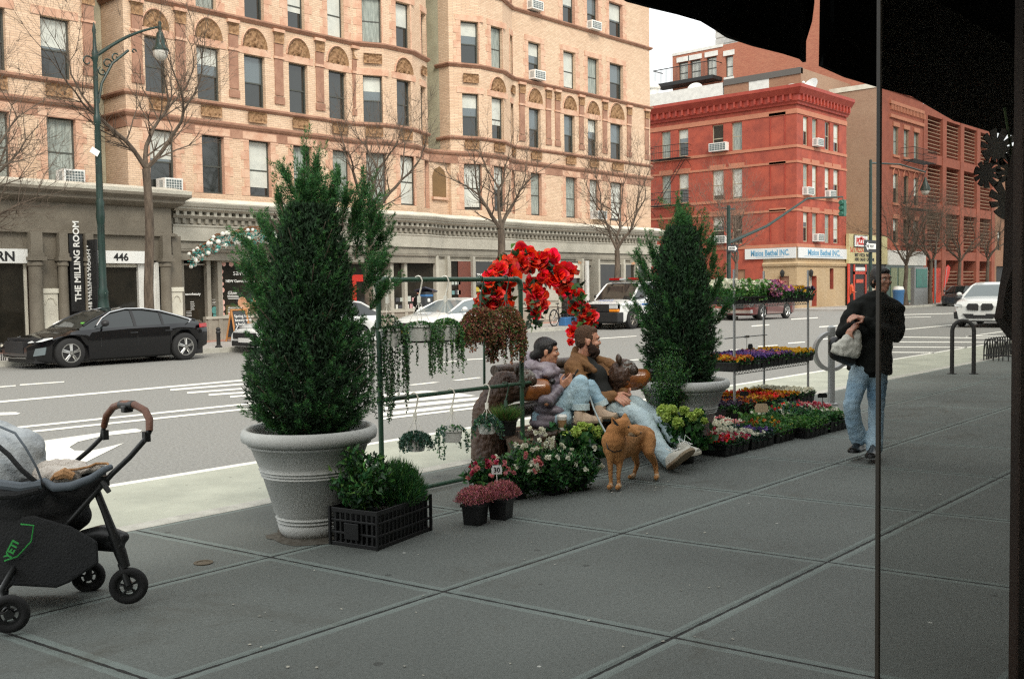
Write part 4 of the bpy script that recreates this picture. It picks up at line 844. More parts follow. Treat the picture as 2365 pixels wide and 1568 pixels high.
def car(name,lab,cat,loc,sp,group=None,rz=0.):
    """front looks along -x; origin on the road below the middle"""
    t=thing(name,lab,cat,loc,rz,group,local=True); L,W=sp['L'],sp['W']; hw=W/2; xs0=-L/2; fx,rx,r=sp['fx'],sp['rx'],sp['r']
    deck=sp['deck']; sh=sp['sh']; wid=sp['wid']; st=sorted(set([round(xs0+L*k/44,4) for k in range(45)]+[round(c+ (r+.07)*math.cos(PI*k/10),4) for c in(fx,rx) for k in range(11)]))
    gc=sp.get('gc',.2); q=MB(); rings=[]
    for x in st:
        zb=interp(sp['bot'],x) if 'bot' in sp else gc; ra=r+.07
        for c in(fx,rx):
            if abs(x-c)<ra: zb=max(zb,r*.98+math.sqrt(max(0,ra*ra-(x-c)**2))*.98)
        w_=interp(wid,x)*hw; zs_=interp(sh,x); zd=interp(deck,x); zb=min(zb,zs_-.02)
        half=[(w_*.95,zb),(w_*.995,zb+(zs_-zb)*.35),(w_,zb+(zs_-zb)*.75),(w_*.985,zs_),(w_*.93,zs_+(zd-zs_)*.55),(w_*.75,zd-.01),(w_*.35,zd+.012)]
        rings.append([Vector((x,-a,b_)) for a,b_ in half]+[Vector((x,a,b_)) for a,b_ in reversed(half)])
    q.loft(rings,0,cap=False,close=False)
    for rg in(rings[0],rings[-1]): q.poly(rg if rg is rings[-1] else rg[::-1])
    q.box(xs0+.15,L/2-.15,-hw*.8,hw*.8,gc*.8,interp(sh,0)-.15,1)
    # roof and pillars
    cb=sp['cab']; roof=sp['roof']; wr=sp['wr']; belt=lambda x:interp(sh,x)+(interp(deck,x)-interp(sh,x))*.7; gx=[cb[0]+(cb[3]-cb[0])*k/30 for k in range(31)]
    gl=MB(); ring=[]
    for x in gx:
        zt=interp(roof,x); zb=belt(x)-.04; zt=max(zt,zb+.02); f=min(1,(zt-zb)/(interp(roof,(cb[1]+cb[2])/2)-zb)); wb=interp(wid,x)*hw*.94; wt=wb+(wr*hw-wb)*f
        half=[(wb,zb),(wb+(wt-wb)*.5,zb+(zt-zb)*.5),(wt,zt-.045*f),(wt-.06,zt-.01),(wt*.5,zt+.01)]
        ring.append([Vector((x,-a,b_)) for a,b_ in half]+[Vector((x,a,b_)) for a,b_ in reversed(half)])
    n=10
    for i in range(30):
        xm=(gx[i]+gx[i+1])/2
        for j in range(n-1):
            a,b_,c,d=ring[i][j],ring[i][j+1],ring[i+1][j+1],ring[i+1][j]
            side=j<2 or j>6; roofz=cb[1]<xm<cb[2]
            if side or (not roofz and 2<j<6) : gl.quad(a,b_,c,d,0 if (side or sp.get('ws')!='light') else 1)
            else: q.quad(a,b_,c,d,0)
    # proud pillars
    for sgn_ in(-1,1):
        pts=[Vector((x,rg[2].y if sgn_<0 else rg[7].y,rg[2].z)) for x,rg in zip(gx,ring)]; q.tube([p+Vector((0,0,.005)) for p in pts[1:-1]],.03,6,0)
        for px_,th in sp.get('pil',[]):
            k=min(range(31),key=lambda i:abs(gx[i]-px_)); rg=ring[k]; idx=(0,1,2) if sgn_<0 else (9,8,7)
            q.extr([rg[idx[0]]+Vector((-th,0,0)),rg[idx[1]]+Vector((-th,sgn_*.004,0)),rg[idx[2]]+Vector((-th,0,0)),rg[idx[2]]+Vector((th,0,0)),rg[idx[1]]+Vector((th,sgn_*.004,0)),rg[idx[0]]+Vector((th,0,0))],(0,sgn_*.012,0),sp.get('pilm',1))
    if 'extra' in sp: sp['extra'](q)
    q.build('body',[sp['paint'],'trim_black','grey_plastic'],t,smooth=True,ang=32)
    gl.build('window',['car_glass' if sp.get('sg')!='light' else 'car_glass_light','car_glass_light'],t,smooth=True,ang=50)
    for x in(fx,rx):
        for sd_ in(-1,1): wheel(t,x,sd_*(hw-.13),r,side=sd_,rim=sp.get('rim','alloy'),spokes=sp.get('spokes',5))
    # seams, handles, mirrors
    q=MB(); 
    for x in sp['seams']:
        w_=interp(wid,x)*hw
        for s_ in(-1,1): zb=gc+.05; zs_=interp(sh,x); q.add([(x-.006,s_*(w_*.997+.003),zb+(zs_-zb)*.35),(x+.006,s_*(w_*.997+.003),zb+(zs_-zb)*.35),(x+.006,s_*(w_*1.+.003),zb+(zs_-zb)*.75),(x-.006,s_*(w_*1.+.003),zb+(zs_-zb)*.75)],[(0,1,2,3) if s_<0 else (3,2,1,0)],0)
    q.build('door_seam','trim_black',t)
    for x in sp['handles']:
        for s_ in(-1,1): q=MB(); w_=interp(wid,x)*hw; z=interp(sh,x)-.1; q.tube([(x-.09,s_*(w_+.0),z),(x-.06,s_*(w_+.03),z),(x+.06,s_*(w_+.03),z),(x+.09,s_*(w_),z)],.013,6); q.build('door_handle',sp['paint'] if not sp.get('chr') else 'chrome',t,smooth=True)
    for s_ in(-1,1):
        q=MB(); x=cb[0]+sp.get('mx',.55); z=belt(x)+.05; w_=interp(wid,x)*hw; q.tube([(x,s_*w_*.93,z),(x-.02,s_*(w_+.08),z+.03)],.025,6,0); q.ell((x-.04,s_*(w_+.13),z+.06),(.09,.1,.075),10,7,0); q.build('wing_mirror',sp['paint'] if not sp.get('mb') else 'trim_black',t,smooth=True)
    return t
def addlamp(t,name,pts,off,m_): q=MB(); q.extr(pts,off); return q.build(name,m_,t,bevel=.01)
GYN=22.75 # near side of the parked row
zr_=.93
def ax_(x,y=820,Y=GYN): return aY(x,y,Y).x
def af_(x,y=790): return aY(x,y,GYN+1.35).x
# black sedan
xf,xr=af_(14),ax_(490); fx,rx=ax_(166),ax_(431); cx=(xf+xr)/2; L=xr-xf
F=lambda x:x-cx
roofp=lambda pts:[(F(ax_(a)),z) for a,z in pts]
sed=dict(L=L,W=1.84,fx=F(fx),rx=F(rx),r=.338,paint='paint_black',spokes=5,chr=0,rim='alloy',
 wid=[(-L/2,.72),(-L/2+.25,.88),(-L/2+.9,.97),(0,1),(L/2-.9,.97),(L/2-.2,.86),(L/2,.78)],
 sh=[(-L/2,.5),(-L/2+.3,.64),(F(fx),.76),(0,.84),(L/2-.8,.86),(L/2,.80)],deck=[(-L/2,.52),(-L/2+.2,.66),(-L/2+.7,.76),(F(ax_(185)),.90),(0,.93),(L/2-.8,.98),(L/2-.1,.99),(L/2,.84)],
 bot=[(-L/2,.24),(-L/2+.4,.17),(L/2-.5,.19),(L/2,.36)],gc=.17,
 cab=[F(ax_(190)),F(ax_(262)),F(ax_(378)),F(ax_(470))],roof=roofp([(188,.88),(222,1.08),(262,1.26),(305,1.34),(340,1.33),(378,1.26),(430,1.1),(472,.95)]),wr=.66,
 pil=[(F(ax_(322)),.035),(F(ax_(382)),.03)],seams=[F(ax_(236)),F(ax_(320)),F(ax_(398))],handles=[F(ax_(312)),F(ax_(393))],mb=1)
c1=car('parked_sedan','black sedan with silver alloy wheels parked along the far kerb beside the entrance numbered 446','car',(cx,GYN+.92,RZ),sed)
q=MB()
for s_ in(-1,1):
    pts=[(F(ax_(a)),s_*(.60 if k not in(0,7) else .8),z) for k,(a,z) in enumerate([(228,.93),(245,1.1),(268,1.23),(305,1.305),(345,1.30),(385,1.23),(425,1.09),(452,.985)])]
    pts=[(x,s_*(.92*interp(sed['wid'],x)*.94+(.92*.66-.92*.94*interp(sed['wid'],x))*min(1,max(0,(z-.9)/.42))+.02),z+.01) for x,_,z in pts]; pts.append((F(ax_(440)),s_*.86,.94)); q.tube(pts,.016,6)
q.build('chrome_trim','chrome',c1,smooth=True)
for s_ in(-1,1):
    y0=s_*.62; y1=s_*.86
    addlamp(c1,'headlight',[(-L/2+.05,y0,.6),(-L/2+.26,y1-.03*s_,.62),(-L/2+.5,y1+s_*.02,.68),(-L/2+.5,y1+s_*.015,.70),(-L/2+.2,y0,.655)],(0,-s_*.02,.012),'lamp_glass')
    addlamp(c1,'tail_light',[(L/2-.32,s_*.885,.80),(L/2-.05,s_*.74,.8),(L/2-.04,s_*.72,.9),(L/2-.3,s_*.83,.9)],(.02,s_*.02,0),'lamp_red')
q=MB(); q.box(-L/2-.01,-L/2+.1,-.5,.5,.36,.62,0); q.tube([(-L/2-.0,-.62,.28),(-L/2-.02,0,.26),(-L/2-.0,.62,.28)],.02,6,1); q.build('grille',['trim_black','chrome'],c1)
q=MB(); 
for s_ in(-1,1): q.extr([(-L/2+.12,s_*.72,.3),(-L/2+.33,s_*.85,.33),(-L/2+.36,s_*.86,.5),(-L/2+.16,s_*.76,.47)],(-.015,s_*.01,0))
q.build('bumper_vent','car_glass_light',c1)
q=MB(); q.box(F(ax_(206)),F(ax_(212)),-.62,-.55,.99,1.02); mat('sticker',(.2,.6,.1),.6); q.build('sticker','sticker',c1)
# white hatchback half hidden by the big cypress
X0=af_(543,790); Lh=4.2
hat=dict(L=Lh,W=1.8,fx=-Lh/2+.85,rx=Lh/2-.8,r=.31,paint='paint_white',wid=[(-Lh/2,.74),(-Lh/2+.25,.9),(-Lh/2+.9,.98),(0,1),(Lh/2-.6,.97),(Lh/2,.85)],
 sh=[(-Lh/2,.45),(-Lh/2+.2,.6),(-1.2,.8),(0,.84),(Lh/2,.86)],deck=[(-Lh/2,.6),(-Lh/2+.12,.66),(-Lh/2+.45,.78),(-.9,.94),(0,1.),(Lh/2-.1,1.),(Lh/2,.9)],gc=.18,
 cab=[-1.05,-.35,1.45,Lh/2-.05],roof=[(-1.05,.95),(-.35,1.36),(.3,1.42),(1.4,1.36),(Lh/2-.05,1.0)],wr=.7,pil=[(.25,.03),(1.2,.04)],seams=[-.5,.35,1.3],handles=[.2,1.1])
c2=car('parked_hatchback','white hatchback whose nose shows past the lower cypress branches beside the chalkboard','car',(X0+Lh/2+.05,GYN+.95,RZ),hat)
for s_ in(-1,1): addlamp(c2,'headlight',[(-Lh/2+.03,s_*.45,.62),(-Lh/2+.2,s_*.76,.66),(-Lh/2+.36,s_*.82,.74),(-Lh/2+.14,s_*.5,.76)],(-.02,s_*.01,0),'lamp_glass')
q=MB(); q.box(-Lh/2-.02,-Lh/2+.12,-.55,.55,.40,.56,0); q.box(-Lh/2-.03,-Lh/2+.1,-.6,.6,.2,.34,0); q.box(-Lh/2-.04,-Lh/2+.1,-.26,.26,.3,.42,1); q.build('grille',['trim_black','plate_white'],c2)
# white sedan
X0=af_(919,780); Lw=4.5
wsd=dict(L=Lw,W=1.8,fx=-Lw/2+.88,rx=Lw/2-.95,r=.31,paint='paint_white',wid=[(-Lw/2,.72),(-Lw/2+.22,.9),(-Lw/2+.9,.98),(0,1),(Lw/2-.6,.97),(Lw/2,.82)],
 sh=[(-Lw/2,.48),(-Lw/2+.25,.66),(-1.2,.8),(0,.84),(Lw/2,.84)],deck=[(-Lw/2,.5),(-Lw/2+.15,.7),(-Lw/2+.5,.82),(-1.0,.95),(0,.97),(Lw/2-.6,1.),(Lw/2-.1,.99),(Lw/2,.85)],gc=.18,
 cab=[-1.15,-.3,.85,1.75],roof=[(-1.15,.92),(-.3,1.3),(.25,1.38),(.9,1.33),(1.75,1.02)],wr=.66,pil=[(.25,.03),(1.05,.03)],seams=[-.55,.3,1.15],handles=[.15,1.02],sg='light')
c3=car('parked_sedan','white sedan with yellow number plate parked in front of the bookshop window','car',(X0+Lw/2,GYN+.95,RZ),wsd)
for s_ in(-1,1): addlamp(c3,'headlight',[(-Lw/2+.06,s_*.5,.56),(-Lw/2+.25,s_*.78,.6),(-Lw/2+.5,s_*.84,.7),(-Lw/2+.2,s_*.52,.68)],(-.02,s_*.01,0),'lamp_glass')
q=MB(); q.box(-Lw/2-.02,-Lw/2+.1,-.42,.42,.42,.62,0); q.box(-Lw/2-.035,-Lw/2+.1,-.26,.26,.3,.43,1); q.box(-Lw/2-.02,-Lw/2+.1,-.6,.6,.2,.29,0)
for k in range(3): q.box(-Lw/2-.03,-Lw/2-.02,-.4,.4,.45+k*.055,.46+k*.055,2)
q.build('grille',['trim_black','plate_yellow','chrome'],c3)
# police van
X0=af_(1368,740); Lv=5.4
van=dict(L=Lv,W=2.0,fx=-Lv/2+1.0,rx=Lv/2-1.2,r=.37,paint='paint_white',rim='alloy_dark',spokes=8,wid=[(-Lv/2,.9),(-Lv/2+.2,.95),(-Lv/2+.8,1.),(Lv/2,.98)],
 sh=[(-Lv/2,.72),(-Lv/2+.3,.95),(-1.2,1.1),(0,1.15),(Lv/2,1.15)],deck=[(-Lv/2,.8),(-Lv/2+.1,.98),(-Lv/2+.5,1.08),(-1.5,1.2),(0,1.25),(Lv/2,1.25)],gc=.3,
 cab=[-1.75,-1.05,Lv/2-.1,Lv/2-.02],roof=[(-1.75,1.14),(-1.05,1.78),(-.8,1.86),(Lv/2-.3,1.92),(Lv/2,1.8)],wr=.82,pil=[(-.72,.05),(.15,.06),(1.2,.3)],pilm=0,seams=[-1.15,-.1],handles=[-.25],mb=1,mx=.45)
c4=car('police_van','white police van with blue stripe, orange indicator and red roof light bar at far kerb','van',(X0+Lv/2,GYN+1.05,RZ),van)
q=MB(); q.box(-Lv/2-.12,-Lv/2+.3,-1.0,1.0,.3,.68,0); q.box(-Lv/2-.03,-Lv/2+.2,-.93,.93,.68,1.0,1); q.build('bumper',['trim_black','trim_black'],c4,bevel=.03)
for s_ in(-1,1):
    q=MB(); q.box(-Lv/2-.05,-Lv/2+.16,s_*.62 if s_<0 else .62,s_*.9 if s_>0 else -.9,.84,.97) if 0 else q.box(-Lv/2-.045,-Lv/2+.1,min(s_*.55,s_*.93),max(s_*.55,s_*.93),.82,.97); q.build('headlight','lamp_glass',c4,bevel=.01)
    q=MB(); q.box(-Lv/2-.045,-Lv/2+.1,min(s_*.55,s_*.95),max(s_*.55,s_*.95),.7,.8); q.build('indicator','lamp_amber',c4,bevel=.01)
q=MB(); q.box(-1.0,-.75,-.75,.75,1.9,1.93,1); q.box(-.99,-.76,-.72,-.2,1.93,2.02,0); q.box(-.99,-.76,.2,.72,1.93,2.02,0); q.box(-.99,-.76,-.2,.2,1.93,2.0,2); q.build('light_bar',['lamp_red','trim_black','lamp_glass'],c4,bevel=.01)
q=MB()
for s_ in(-1,1): q.box(-1.62,Lv/2-.1,min(s_*1.0,s_*1.008),max(s_*1.0,s_*1.008),.93,1.0,0)
text(q,'POLICE',(-1.5,-1.012,.94),(1,0,0),.09,mi=1,off=.003); text(q,'POLICE',(-2.42,-.45,1.125),(0,1,0),.2,up=(1,0,.16),mi=0,off=.004)
q.build('police_lettering',['decal_blue','sign_white'],c4)
# maroon suv beyond
X0=af_(1682,740); Ls=4.4
suv=dict(L=Ls,W=1.85,fx=-Ls/2+.95,rx=Ls/2-.95,r=.36,paint='paint_maroon',wid=[(-Ls/2,.8),(-Ls/2+.25,.93),(-Ls/2+.8,1.),(Ls/2-.3,.97),(Ls/2,.88)],
 sh=[(-Ls/2,.6),(-Ls/2+.25,.85),(-1.2,.95),(0,1.),(Ls/2,1.)],deck=[(-Ls/2,.7),(-Ls/2+.12,.9),(-Ls/2+.5,1.02),(-1.1,1.1),(0,1.12),(Ls/2,1.1)],gc=.28,
 cab=[-1.2,-.55,1.7,Ls/2-.05],roof=[(-1.2,1.05),(-.55,1.5),(0,1.6),(1.6,1.52),(Ls/2-.05,1.15)],wr=.74,pil=[(.1,.03),(1.05,.04)],seams=[-.65,.2,1.1],handles=[.05,.95])
c5=car('parked_suv','dark maroon SUV with big silver wheels seen under the flower shelf','car',(X0+Ls/2,GYN+.95,RZ),suv)
q=MB(); q.box(-Ls/2-.03,-Ls/2+.2,-.8,.8,.34,.5,0); q.box(-Ls/2-.02,-Ls/2+.1,-.4,.4,.55,.8,1); q.build('bumper',['chrome','trim_black'],c5,bevel=.02)
for s_ in(-1,1): q=MB(); q.ell((-Ls/2+.12,s_*.72,.78),(.14,.17,.1),10,8); q.build('headlight','lamp_glass',c5,smooth=True)
# white suv driving towards the camera and the dark car behind it
gp=G(2222,748,RZ); gq=G(2305,752,RZ)
Lb=4.6
bmw=dict(L=Lb,W=1.9,fx=-Lb/2+.85,rx=Lb/2-.95,r=.37,paint='paint_white',ws='light',wid=[(-Lb/2,.84),(-Lb/2+.2,.95),(-Lb/2+.7,1.),(Lb/2-.3,.97),(Lb/2,.88)],
 sh=[(-Lb/2,.62),(-Lb/2+.25,.86),(-1.2,.97),(0,1.02),(Lb/2,1.02)],deck=[(-Lb/2,.78),(-Lb/2+.1,.93),(-Lb/2+.4,1.02),(-1.1,1.12),(0,1.14),(Lb/2,1.1)],gc=.26,
 cab=[-1.3,-.5,1.7,Lb/2-.05],roof=[(-1.3,1.06),(-.5,1.52),(0,1.62),(1.6,1.55),(Lb/2-.05,1.15)],wr=.72,pil=[(.1,.03),(1.1,.04)],seams=[-.65,.2,1.1],handles=[.05,.95])
bx=G(2262,757,RZ)
c6=car('white_suv','white SUV with twin kidney-shaped grille driving towards the viewer beyond the bike rack','car',(bx.x+Lb/2,bx.y+.15,RZ),bmw,rz=rad(4))
for s_ in(-1,1):
    q=MB(); q.extr([(-Lb/2-.015,s_*.05,.62),(-Lb/2-.015,s_*.42,.64),(-Lb/2-.0,s_*.46,.76),(-Lb/2+.0,s_*.40,.87),(-Lb/2-.0,s_*.08,.87),(-Lb/2-.015,s_*.04,.8)],(-.03,0,0)); q.build('kidney_grille','trim_black',c6,bevel=.012)
    q=MB(); q.extr([(-Lb/2+.02,s_*.58,.74),(-Lb/2+.06,s_*.86,.76),(-Lb/2+.12,s_*.9,.85),(-Lb/2+.03,s_*.6,.83)],(-.05,0,0)); q.build('headlight','lamp_glass',c6,bevel=.01)
    q=MB(); q.extr([(-Lb/2+.0,s_*.72,.3),(-Lb/2+.05,s_*.88,.32),(-Lb/2+.06,s_*.9,.56),(-Lb/2+.02,s_*.78,.58)],(-.04,0,0)); q.build('side_intake','trim_black',c6)
q=MB(); q.extr([(-Lb/2-.01,-.58,.5),(-Lb/2-.01,.58,.5),(-Lb/2-.01,.45,.34),(-Lb/2-.01,-.45,.34)],(-.04,0,0)); q.build('lower_grille','trim_black',c6,bevel=.01); q=MB(); q.box(-Lb/2-.07,-Lb/2-.05,-.2,.2,.46,.56); q.build('number_plate','plate_white',c6)
dk=dict(hat); dk['paint']='paint_dark'; dcar=G(2215,705,RZ)
c7=car('parked_dark_car','dark car parked at the far kerb just behind the moving white SUV','car',(73.5,FK-1.2,RZ),dk)
c8=car('parked_dark_car','second dark car at the far kerb behind the first dark one','car',(79.5,FK-1.2,RZ),dk)
# ================================================================ street furniture and bare trees
mat('lamp_green',(.010,.036,.027),.4,col2=(.006,.02,.015),ns=4,spots=(14,.1,(.3,.33,.3))); mat('bark',(.15,.115,.085),.95,col2=(.06,.045,.033),ns=9,bump=.8,bs=30,stretch=(1,1,.25)); mat('bark_pale',(.20,.15,.115),.95,col2=(.12,.09,.07),ns=9)
mat('globe',(.6,.58,.52),.15,spec=.8); mat('signal_green',(.03,.13,.09),.5); mat('galv',(.32,.33,.33),.45,.6); mat('solar',(.03,.03,.05),.2); mat('steel_blue',(.05,.16,.35),.5); mat('red_plastic',(.65,.03,.015),.45); mat('wood_orange',(.42,.18,.05),.6); mat('chalk',(.05,.055,.06),.8)
# ornate lamp post
LPX,LPY=12.28,24.95
lp=thing('street_lamp','tall ornate dark green street lamp with scrolled bracket arm and hanging bell lantern','street lamp',(LPX,LPY,FZ))
q=MB(); zz=lambda y:aY(235,y,LPY).z
q.lathe([(0.216,FZ),(0.216,.15),(0.180,.3),(0.180,.9),(0.202,1.0),(0.158,1.1),(0.122,1.5),(0.137,1.62),(0.101,1.75),(0.079,3.3),(0.094,3.38),(0.108,3.5),(0.108,3.62),(0.094,3.75),(0.108,3.9),(0.079,4.0),(0.068,5.8),(0.090,5.9),(0.090,6.05),(0.061,6.12),(0.054,7.4),(0.079,7.5),(0.079,7.66),(0.050,7.75),(0.036,8.1),(0.050,8.2),(0.014,8.4)],(LPX,LPY,0),20)
for k in range(12): a=2*PI*k/12; q.tube([(LPX+.083*math.cos(a),LPY+.083*math.sin(a),1.8),(LPX+.066*math.cos(a),LPY+.066*math.sin(a),5.7)],.012,4)
q.build('pole','lamp_green',lp,smooth=True,ang=35)
tip=aY(369,62,LPY); q=MB(); pts=[Vector((LPX,LPY,7.55))+ (Vector((tip.x,LPY,tip.z))-Vector((LPX,LPY,7.55)))*f+Vector((0,0,.12*math.sin(PI*f))) for f in [k/8 for k in range(9)]]; q.tube(pts,[.05,.048,.045,.04,.04,.035,.03,.03,.025],8)
q.tube([(LPX+.05,LPY,6.4),(LPX+.15,LPY,6.9),(LPX+.45,LPY,7.45),(LPX+.9,LPY,7.85)],.035,7)
def spiral(mb,c,r,tn,a0,dirn=1,th=.02): mb.tube([Vector(c)+Vector((r*(1-k/28)*math.cos(a0+dirn*tn*k/20),0,r*(1-k/28)*math.sin(a0+dirn*tn*k/20))) for k in range(21)],th,5)
spiral(q,(LPX+.32,LPY,7.42),.14,6.5,0); spiral(q,(LPX+.55,LPY,7.6),.12,6.5,1); spiral(q,(LPX+.18,LPY,7.2),.12,6.5,2); spiral(q,(LPX-.2,LPY,7.4),.16,6.,0); spiral(q,(LPX+1.05,LPY,7.85),.07,5,0)
q.build('bracket_arm','lamp_green',lp,smooth=True)
q=MB(); tx,tz=tip.x,tip.z; q.lathe([(.02,.14),(.05,.1),(.04,.02),(.06,-.05),(.04,-.1),(.05,-.14),(.09,-.18),(.11,-.3),(.125,-.46),(.16,-.54),(.22,-.6),(.22,-.64),(.02,-.64)],(tx,LPY,tz),16); lh=q.build('lamp_shade','lamp_green',lp,smooth=True,ang=40)
q=MB(); q.lathe([(.2,-.64),(.2,-.69),(.175,-.79),(.11,-.87),(.01,-.9)],(tx,LPY,tz),16); q.build('lamp_globe','globe',lp,smooth=True)
q=MB(); q.cbox((LPX-.14,LPY-.1,5.15),(.22,.02,.16),M=Matrix.Rotation(.5,3,'Y')); label(q.build('paper_notice','sign_white',lp),'','') if 0 else q.build('paper_notice','sign_white',lp)
# bare trees -----------------------------------------------------
def tree(loc,H,r0,lab,seed,lean=(0,0),fork=.35,spread=.6,depth=6,group='bare street trees along the far kerb',bark='bark',twig=1.,limbs=3,first=None):
    rs=random.Random(seed); t=thing('bare_tree',lab,'tree',loc,0,group); 
    tr=MB(); br=MB(); base=Vector(loc)
    def grow(p,d,L,r,lv,mb):
        n_=max(2,int(L/.28)); pts=[p]; rr=[r]; dd=d.copy(); q=p.copy()
        for k in range(n_):
            j=.16 if lv>0 else .05
            dd=(dd+Vector((rs.gauss(0,j),rs.gauss(0,j),rs.gauss(0,j)*.6+.03*lv*(1 if dd.z>-.1 else 2)))).normalized(); q=q+dd*L/n_; pts.append(q.copy()); rr.append(r*(1-.45*(k+1)/n_) if lv<depth-1 else r*(1-.8*(k+1)/n_))
        mb.tube(pts,[max(x,.003) for x in rr],8 if lv<1 else 6 if lv<3 else 3,cap=False)
        return pts,rr
    def rec(p,d,L,r,lv):
        pts,rr=grow(p,d,L,r,lv,br)
        if lv>=depth: return
        # side shoots
        nside=int((4 if lv<2 else 3+L*2.2)*twig)
        for k in range(nside):
            i=rs.randrange(1,len(pts)); ax=d.orthogonal().normalized(); ax=Matrix.Rotation(rs.uniform(0,2*PI),3,d)@ax; nd=(d*.75+ax*rs.uniform(.6,1.1)).normalized()
            rec(pts[i],nd,L*rs.uniform(.4,.7),rr[i]*.5,max(lv+2,depth-2) if lv<depth-2 else depth)
        nf=2 if rs.random()<.8 else 3; ph=rs.uniform(0,2*PI); dl=(pts[-1]-pts[-2]).normalized()
        for k in range(nf):
            ax=Matrix.Rotation(ph+2*PI*k/nf,3,dl)@dl.orthogonal().normalized(); nd=(dl+ax*rs.uniform(.35,.75)*spread*1.6).normalized(); nd.z+=.12; nd.normalize()
            rec(pts[-1],nd,L*rs.uniform(.62,.86),rr[-1]*.82,lv+1)
    Ht=H*fork; top=base+Vector((lean[0]*Ht,lean[1]*Ht,Ht)); n_=6
    tp=[base+Vector((lean[0]*Ht*f+.04*math.sin(f*7+seed),lean[1]*Ht*f+.03*math.sin(f*5),Ht*f)) for f in [k/n_ for k in range(n_+1)]]
    tr.tube(tp,[r0*1.35,r0*1.02,r0*.95,r0*.9,r0*.86,r0*.82,r0*.78],10,cap=False); tr.build('trunk',bark,t,smooth=True)
    dirs=first or [(math.cos(2*PI*k/limbs+seed)*spread,math.sin(2*PI*k/limbs+seed)*spread*.8,1) for k in range(limbs)]
    for (dx,dy,dz) in dirs:
        d=Vector((dx,dy,dz)).normalized(); rec(tp[-1],d,H*(1-fork)*.36*(1 if dz>.4 else .9),r0*.5,1)
    br.build('crown',bark,t,smooth=True); return t
TY=25.6
def TX(px,Y=TY): return aY(px,700,Y).x
tree((TX(348),TY,FZ),10.2,.135,'bare tree with a tall rough trunk beside the ornate street lamp',3,(.0,0),.48,.5,5,limbs=3,first=[(.05,0,1),(.9,-.1,.75),(-.45,.1,.9)],twig=1.5)
tree((TX(-150,24.8),24.9,FZ),8.5,.15,'bare tree whose branches reach in from beyond the picture edge above the black sedan',8,(.0,0),.4,.75,5,first=[(.9,-.1,.5),(.75,-.2,1.),(.2,0,1),(1,.1,.12)],twig=1.5)
tree((TX(1158),TY,FZ),8.0,.17,'bare tree with wide forked crown behind the red flower arch',21,(.0,0),.47,.75,5,limbs=3,first=[(-.7,0,.8),(.65,0,.9),(.1,.2,1)],twig=1.5)
tree((TX(1425),TY,FZ),8.2,.14,'slender bare tree behind the police van roof',15,(.0,0),.38,.55,5,limbs=3,twig=1.5)
tree((TX(855),TY,FZ),8.6,.15,'bare tree mostly hidden behind the big potted cypress',33,(.0,0),.45,.65,5,limbs=3,twig=1.5)
tree((TX(1650,27.5)+1.5,27.2,FZ),8.2,.12,'pale bare tree in front of the red corner house',41,(.1,0),.33,.7,5,limbs=4,bark='bark_pale',twig=1.5)
tree((TX(2092),TY,FZ),9.0,.16,'bare tree in front of the cream pizza sign and fire escape',52,(-.02,0),.3,.6,5,limbs=4,twig=1.5)
tree((TX(2148),TY,FZ),8.2,.15,'bare tree beside the kiosk screen in front of the louvred building',58,(.02,0),.36,.6,5,limbs=4,twig=1.5)
tree((TX(2215),TY,FZ),8.4,.15,'bare tree above the dark parked cars',63,(.0,0),.36,.6,5,limbs=4,twig=1.5)
tree((TX(2280),TY,FZ),9.,.15,'farthest bare tree above the roof of the white SUV'.replace('farthest ','last '),69,(.0,0),.36,.6,5,limbs=4,twig=1.)
# traffic mast with arm and signal
MY=25.0; mx_=aY(1683,575,MY).x
tm=thing('traffic_mast','green traffic mast with long curved arm carrying a signal head and one way sign','traffic light',(mx_,MY,FZ))
q=MB(); q.lathe([(.17,FZ),(.17,.3),(.11,.5),(.09,aY(1683,475,MY).z)],(mx_,MY,0),12); z0=aY(1683,475,MY).z; q.tube([(mx_-.6,MY,z0-.15),(mx_+.6,MY,z0-.15)],.03,6)
tip=aY(1946,455,MY); 
q.tube([(mx_,MY,aY(1690,562,MY).z),(mx_+(tip.x-mx_)*.3,MY,aY(1750,527,MY).z+.15),(mx_+(tip.x-mx_)*.65,MY,tip.z-.35),tip],[.09,.075,.06,.045],8)
q.build('pole','lamp_green',tm,smooth=True)
q=MB(); c=Vector((tip.x+.05,MY,tip.z-.65)); q.cbox(c,(.34,.3,.95)); 
for k in range(3): q.tube([c+Vector((-.17,0,.32-k*.32)),c+Vector((-.36,0,.3-k*.32))],.13,10)
q.tube([c+Vector((0,0,.45)),c+Vector((0,0,.65))],.03,5); q.build('signal_head','signal_green',tm,bevel=.02)
def oneway(parent,c,u,wd,ht,flip=False):
    q=MB(); c=Vector(c); u=Vector(u); n=u.cross(Vector((0,0,1))); B=lambda a,b_,d:c+u*a+Vector((0,0,b_))+n*d
    q.extr([B(-wd/2,-ht/2,0),B(wd/2,-ht/2,0),B(wd/2,ht/2,0),B(-wd/2,ht/2,0)],n*.02,0); s=1
    P=[(-.42,-.22),(.2,-.22),(.2,-.38),(.44,0),(.2,.38),(.2,.22),(-.42,.22)]; q.extr([B(a*wd*(-1 if flip else 1),b_*ht,.022) for a,b_ in (P if not flip else P[::-1])],n*.004,1)
    text(q,'ONE WAY',c-u*wd*.08+Vector((0,0,-ht*.13))+n*.028,u,ht*.36,align='CENTER',mi=0,off=.006); return q.build('one_way_sign',['sign_black','sign_white'],parent)
z=aY(1689,574,MY).z; oneway(tm,(mx_+.1,MY-.14,z),(1,0,0),1.0,.36)
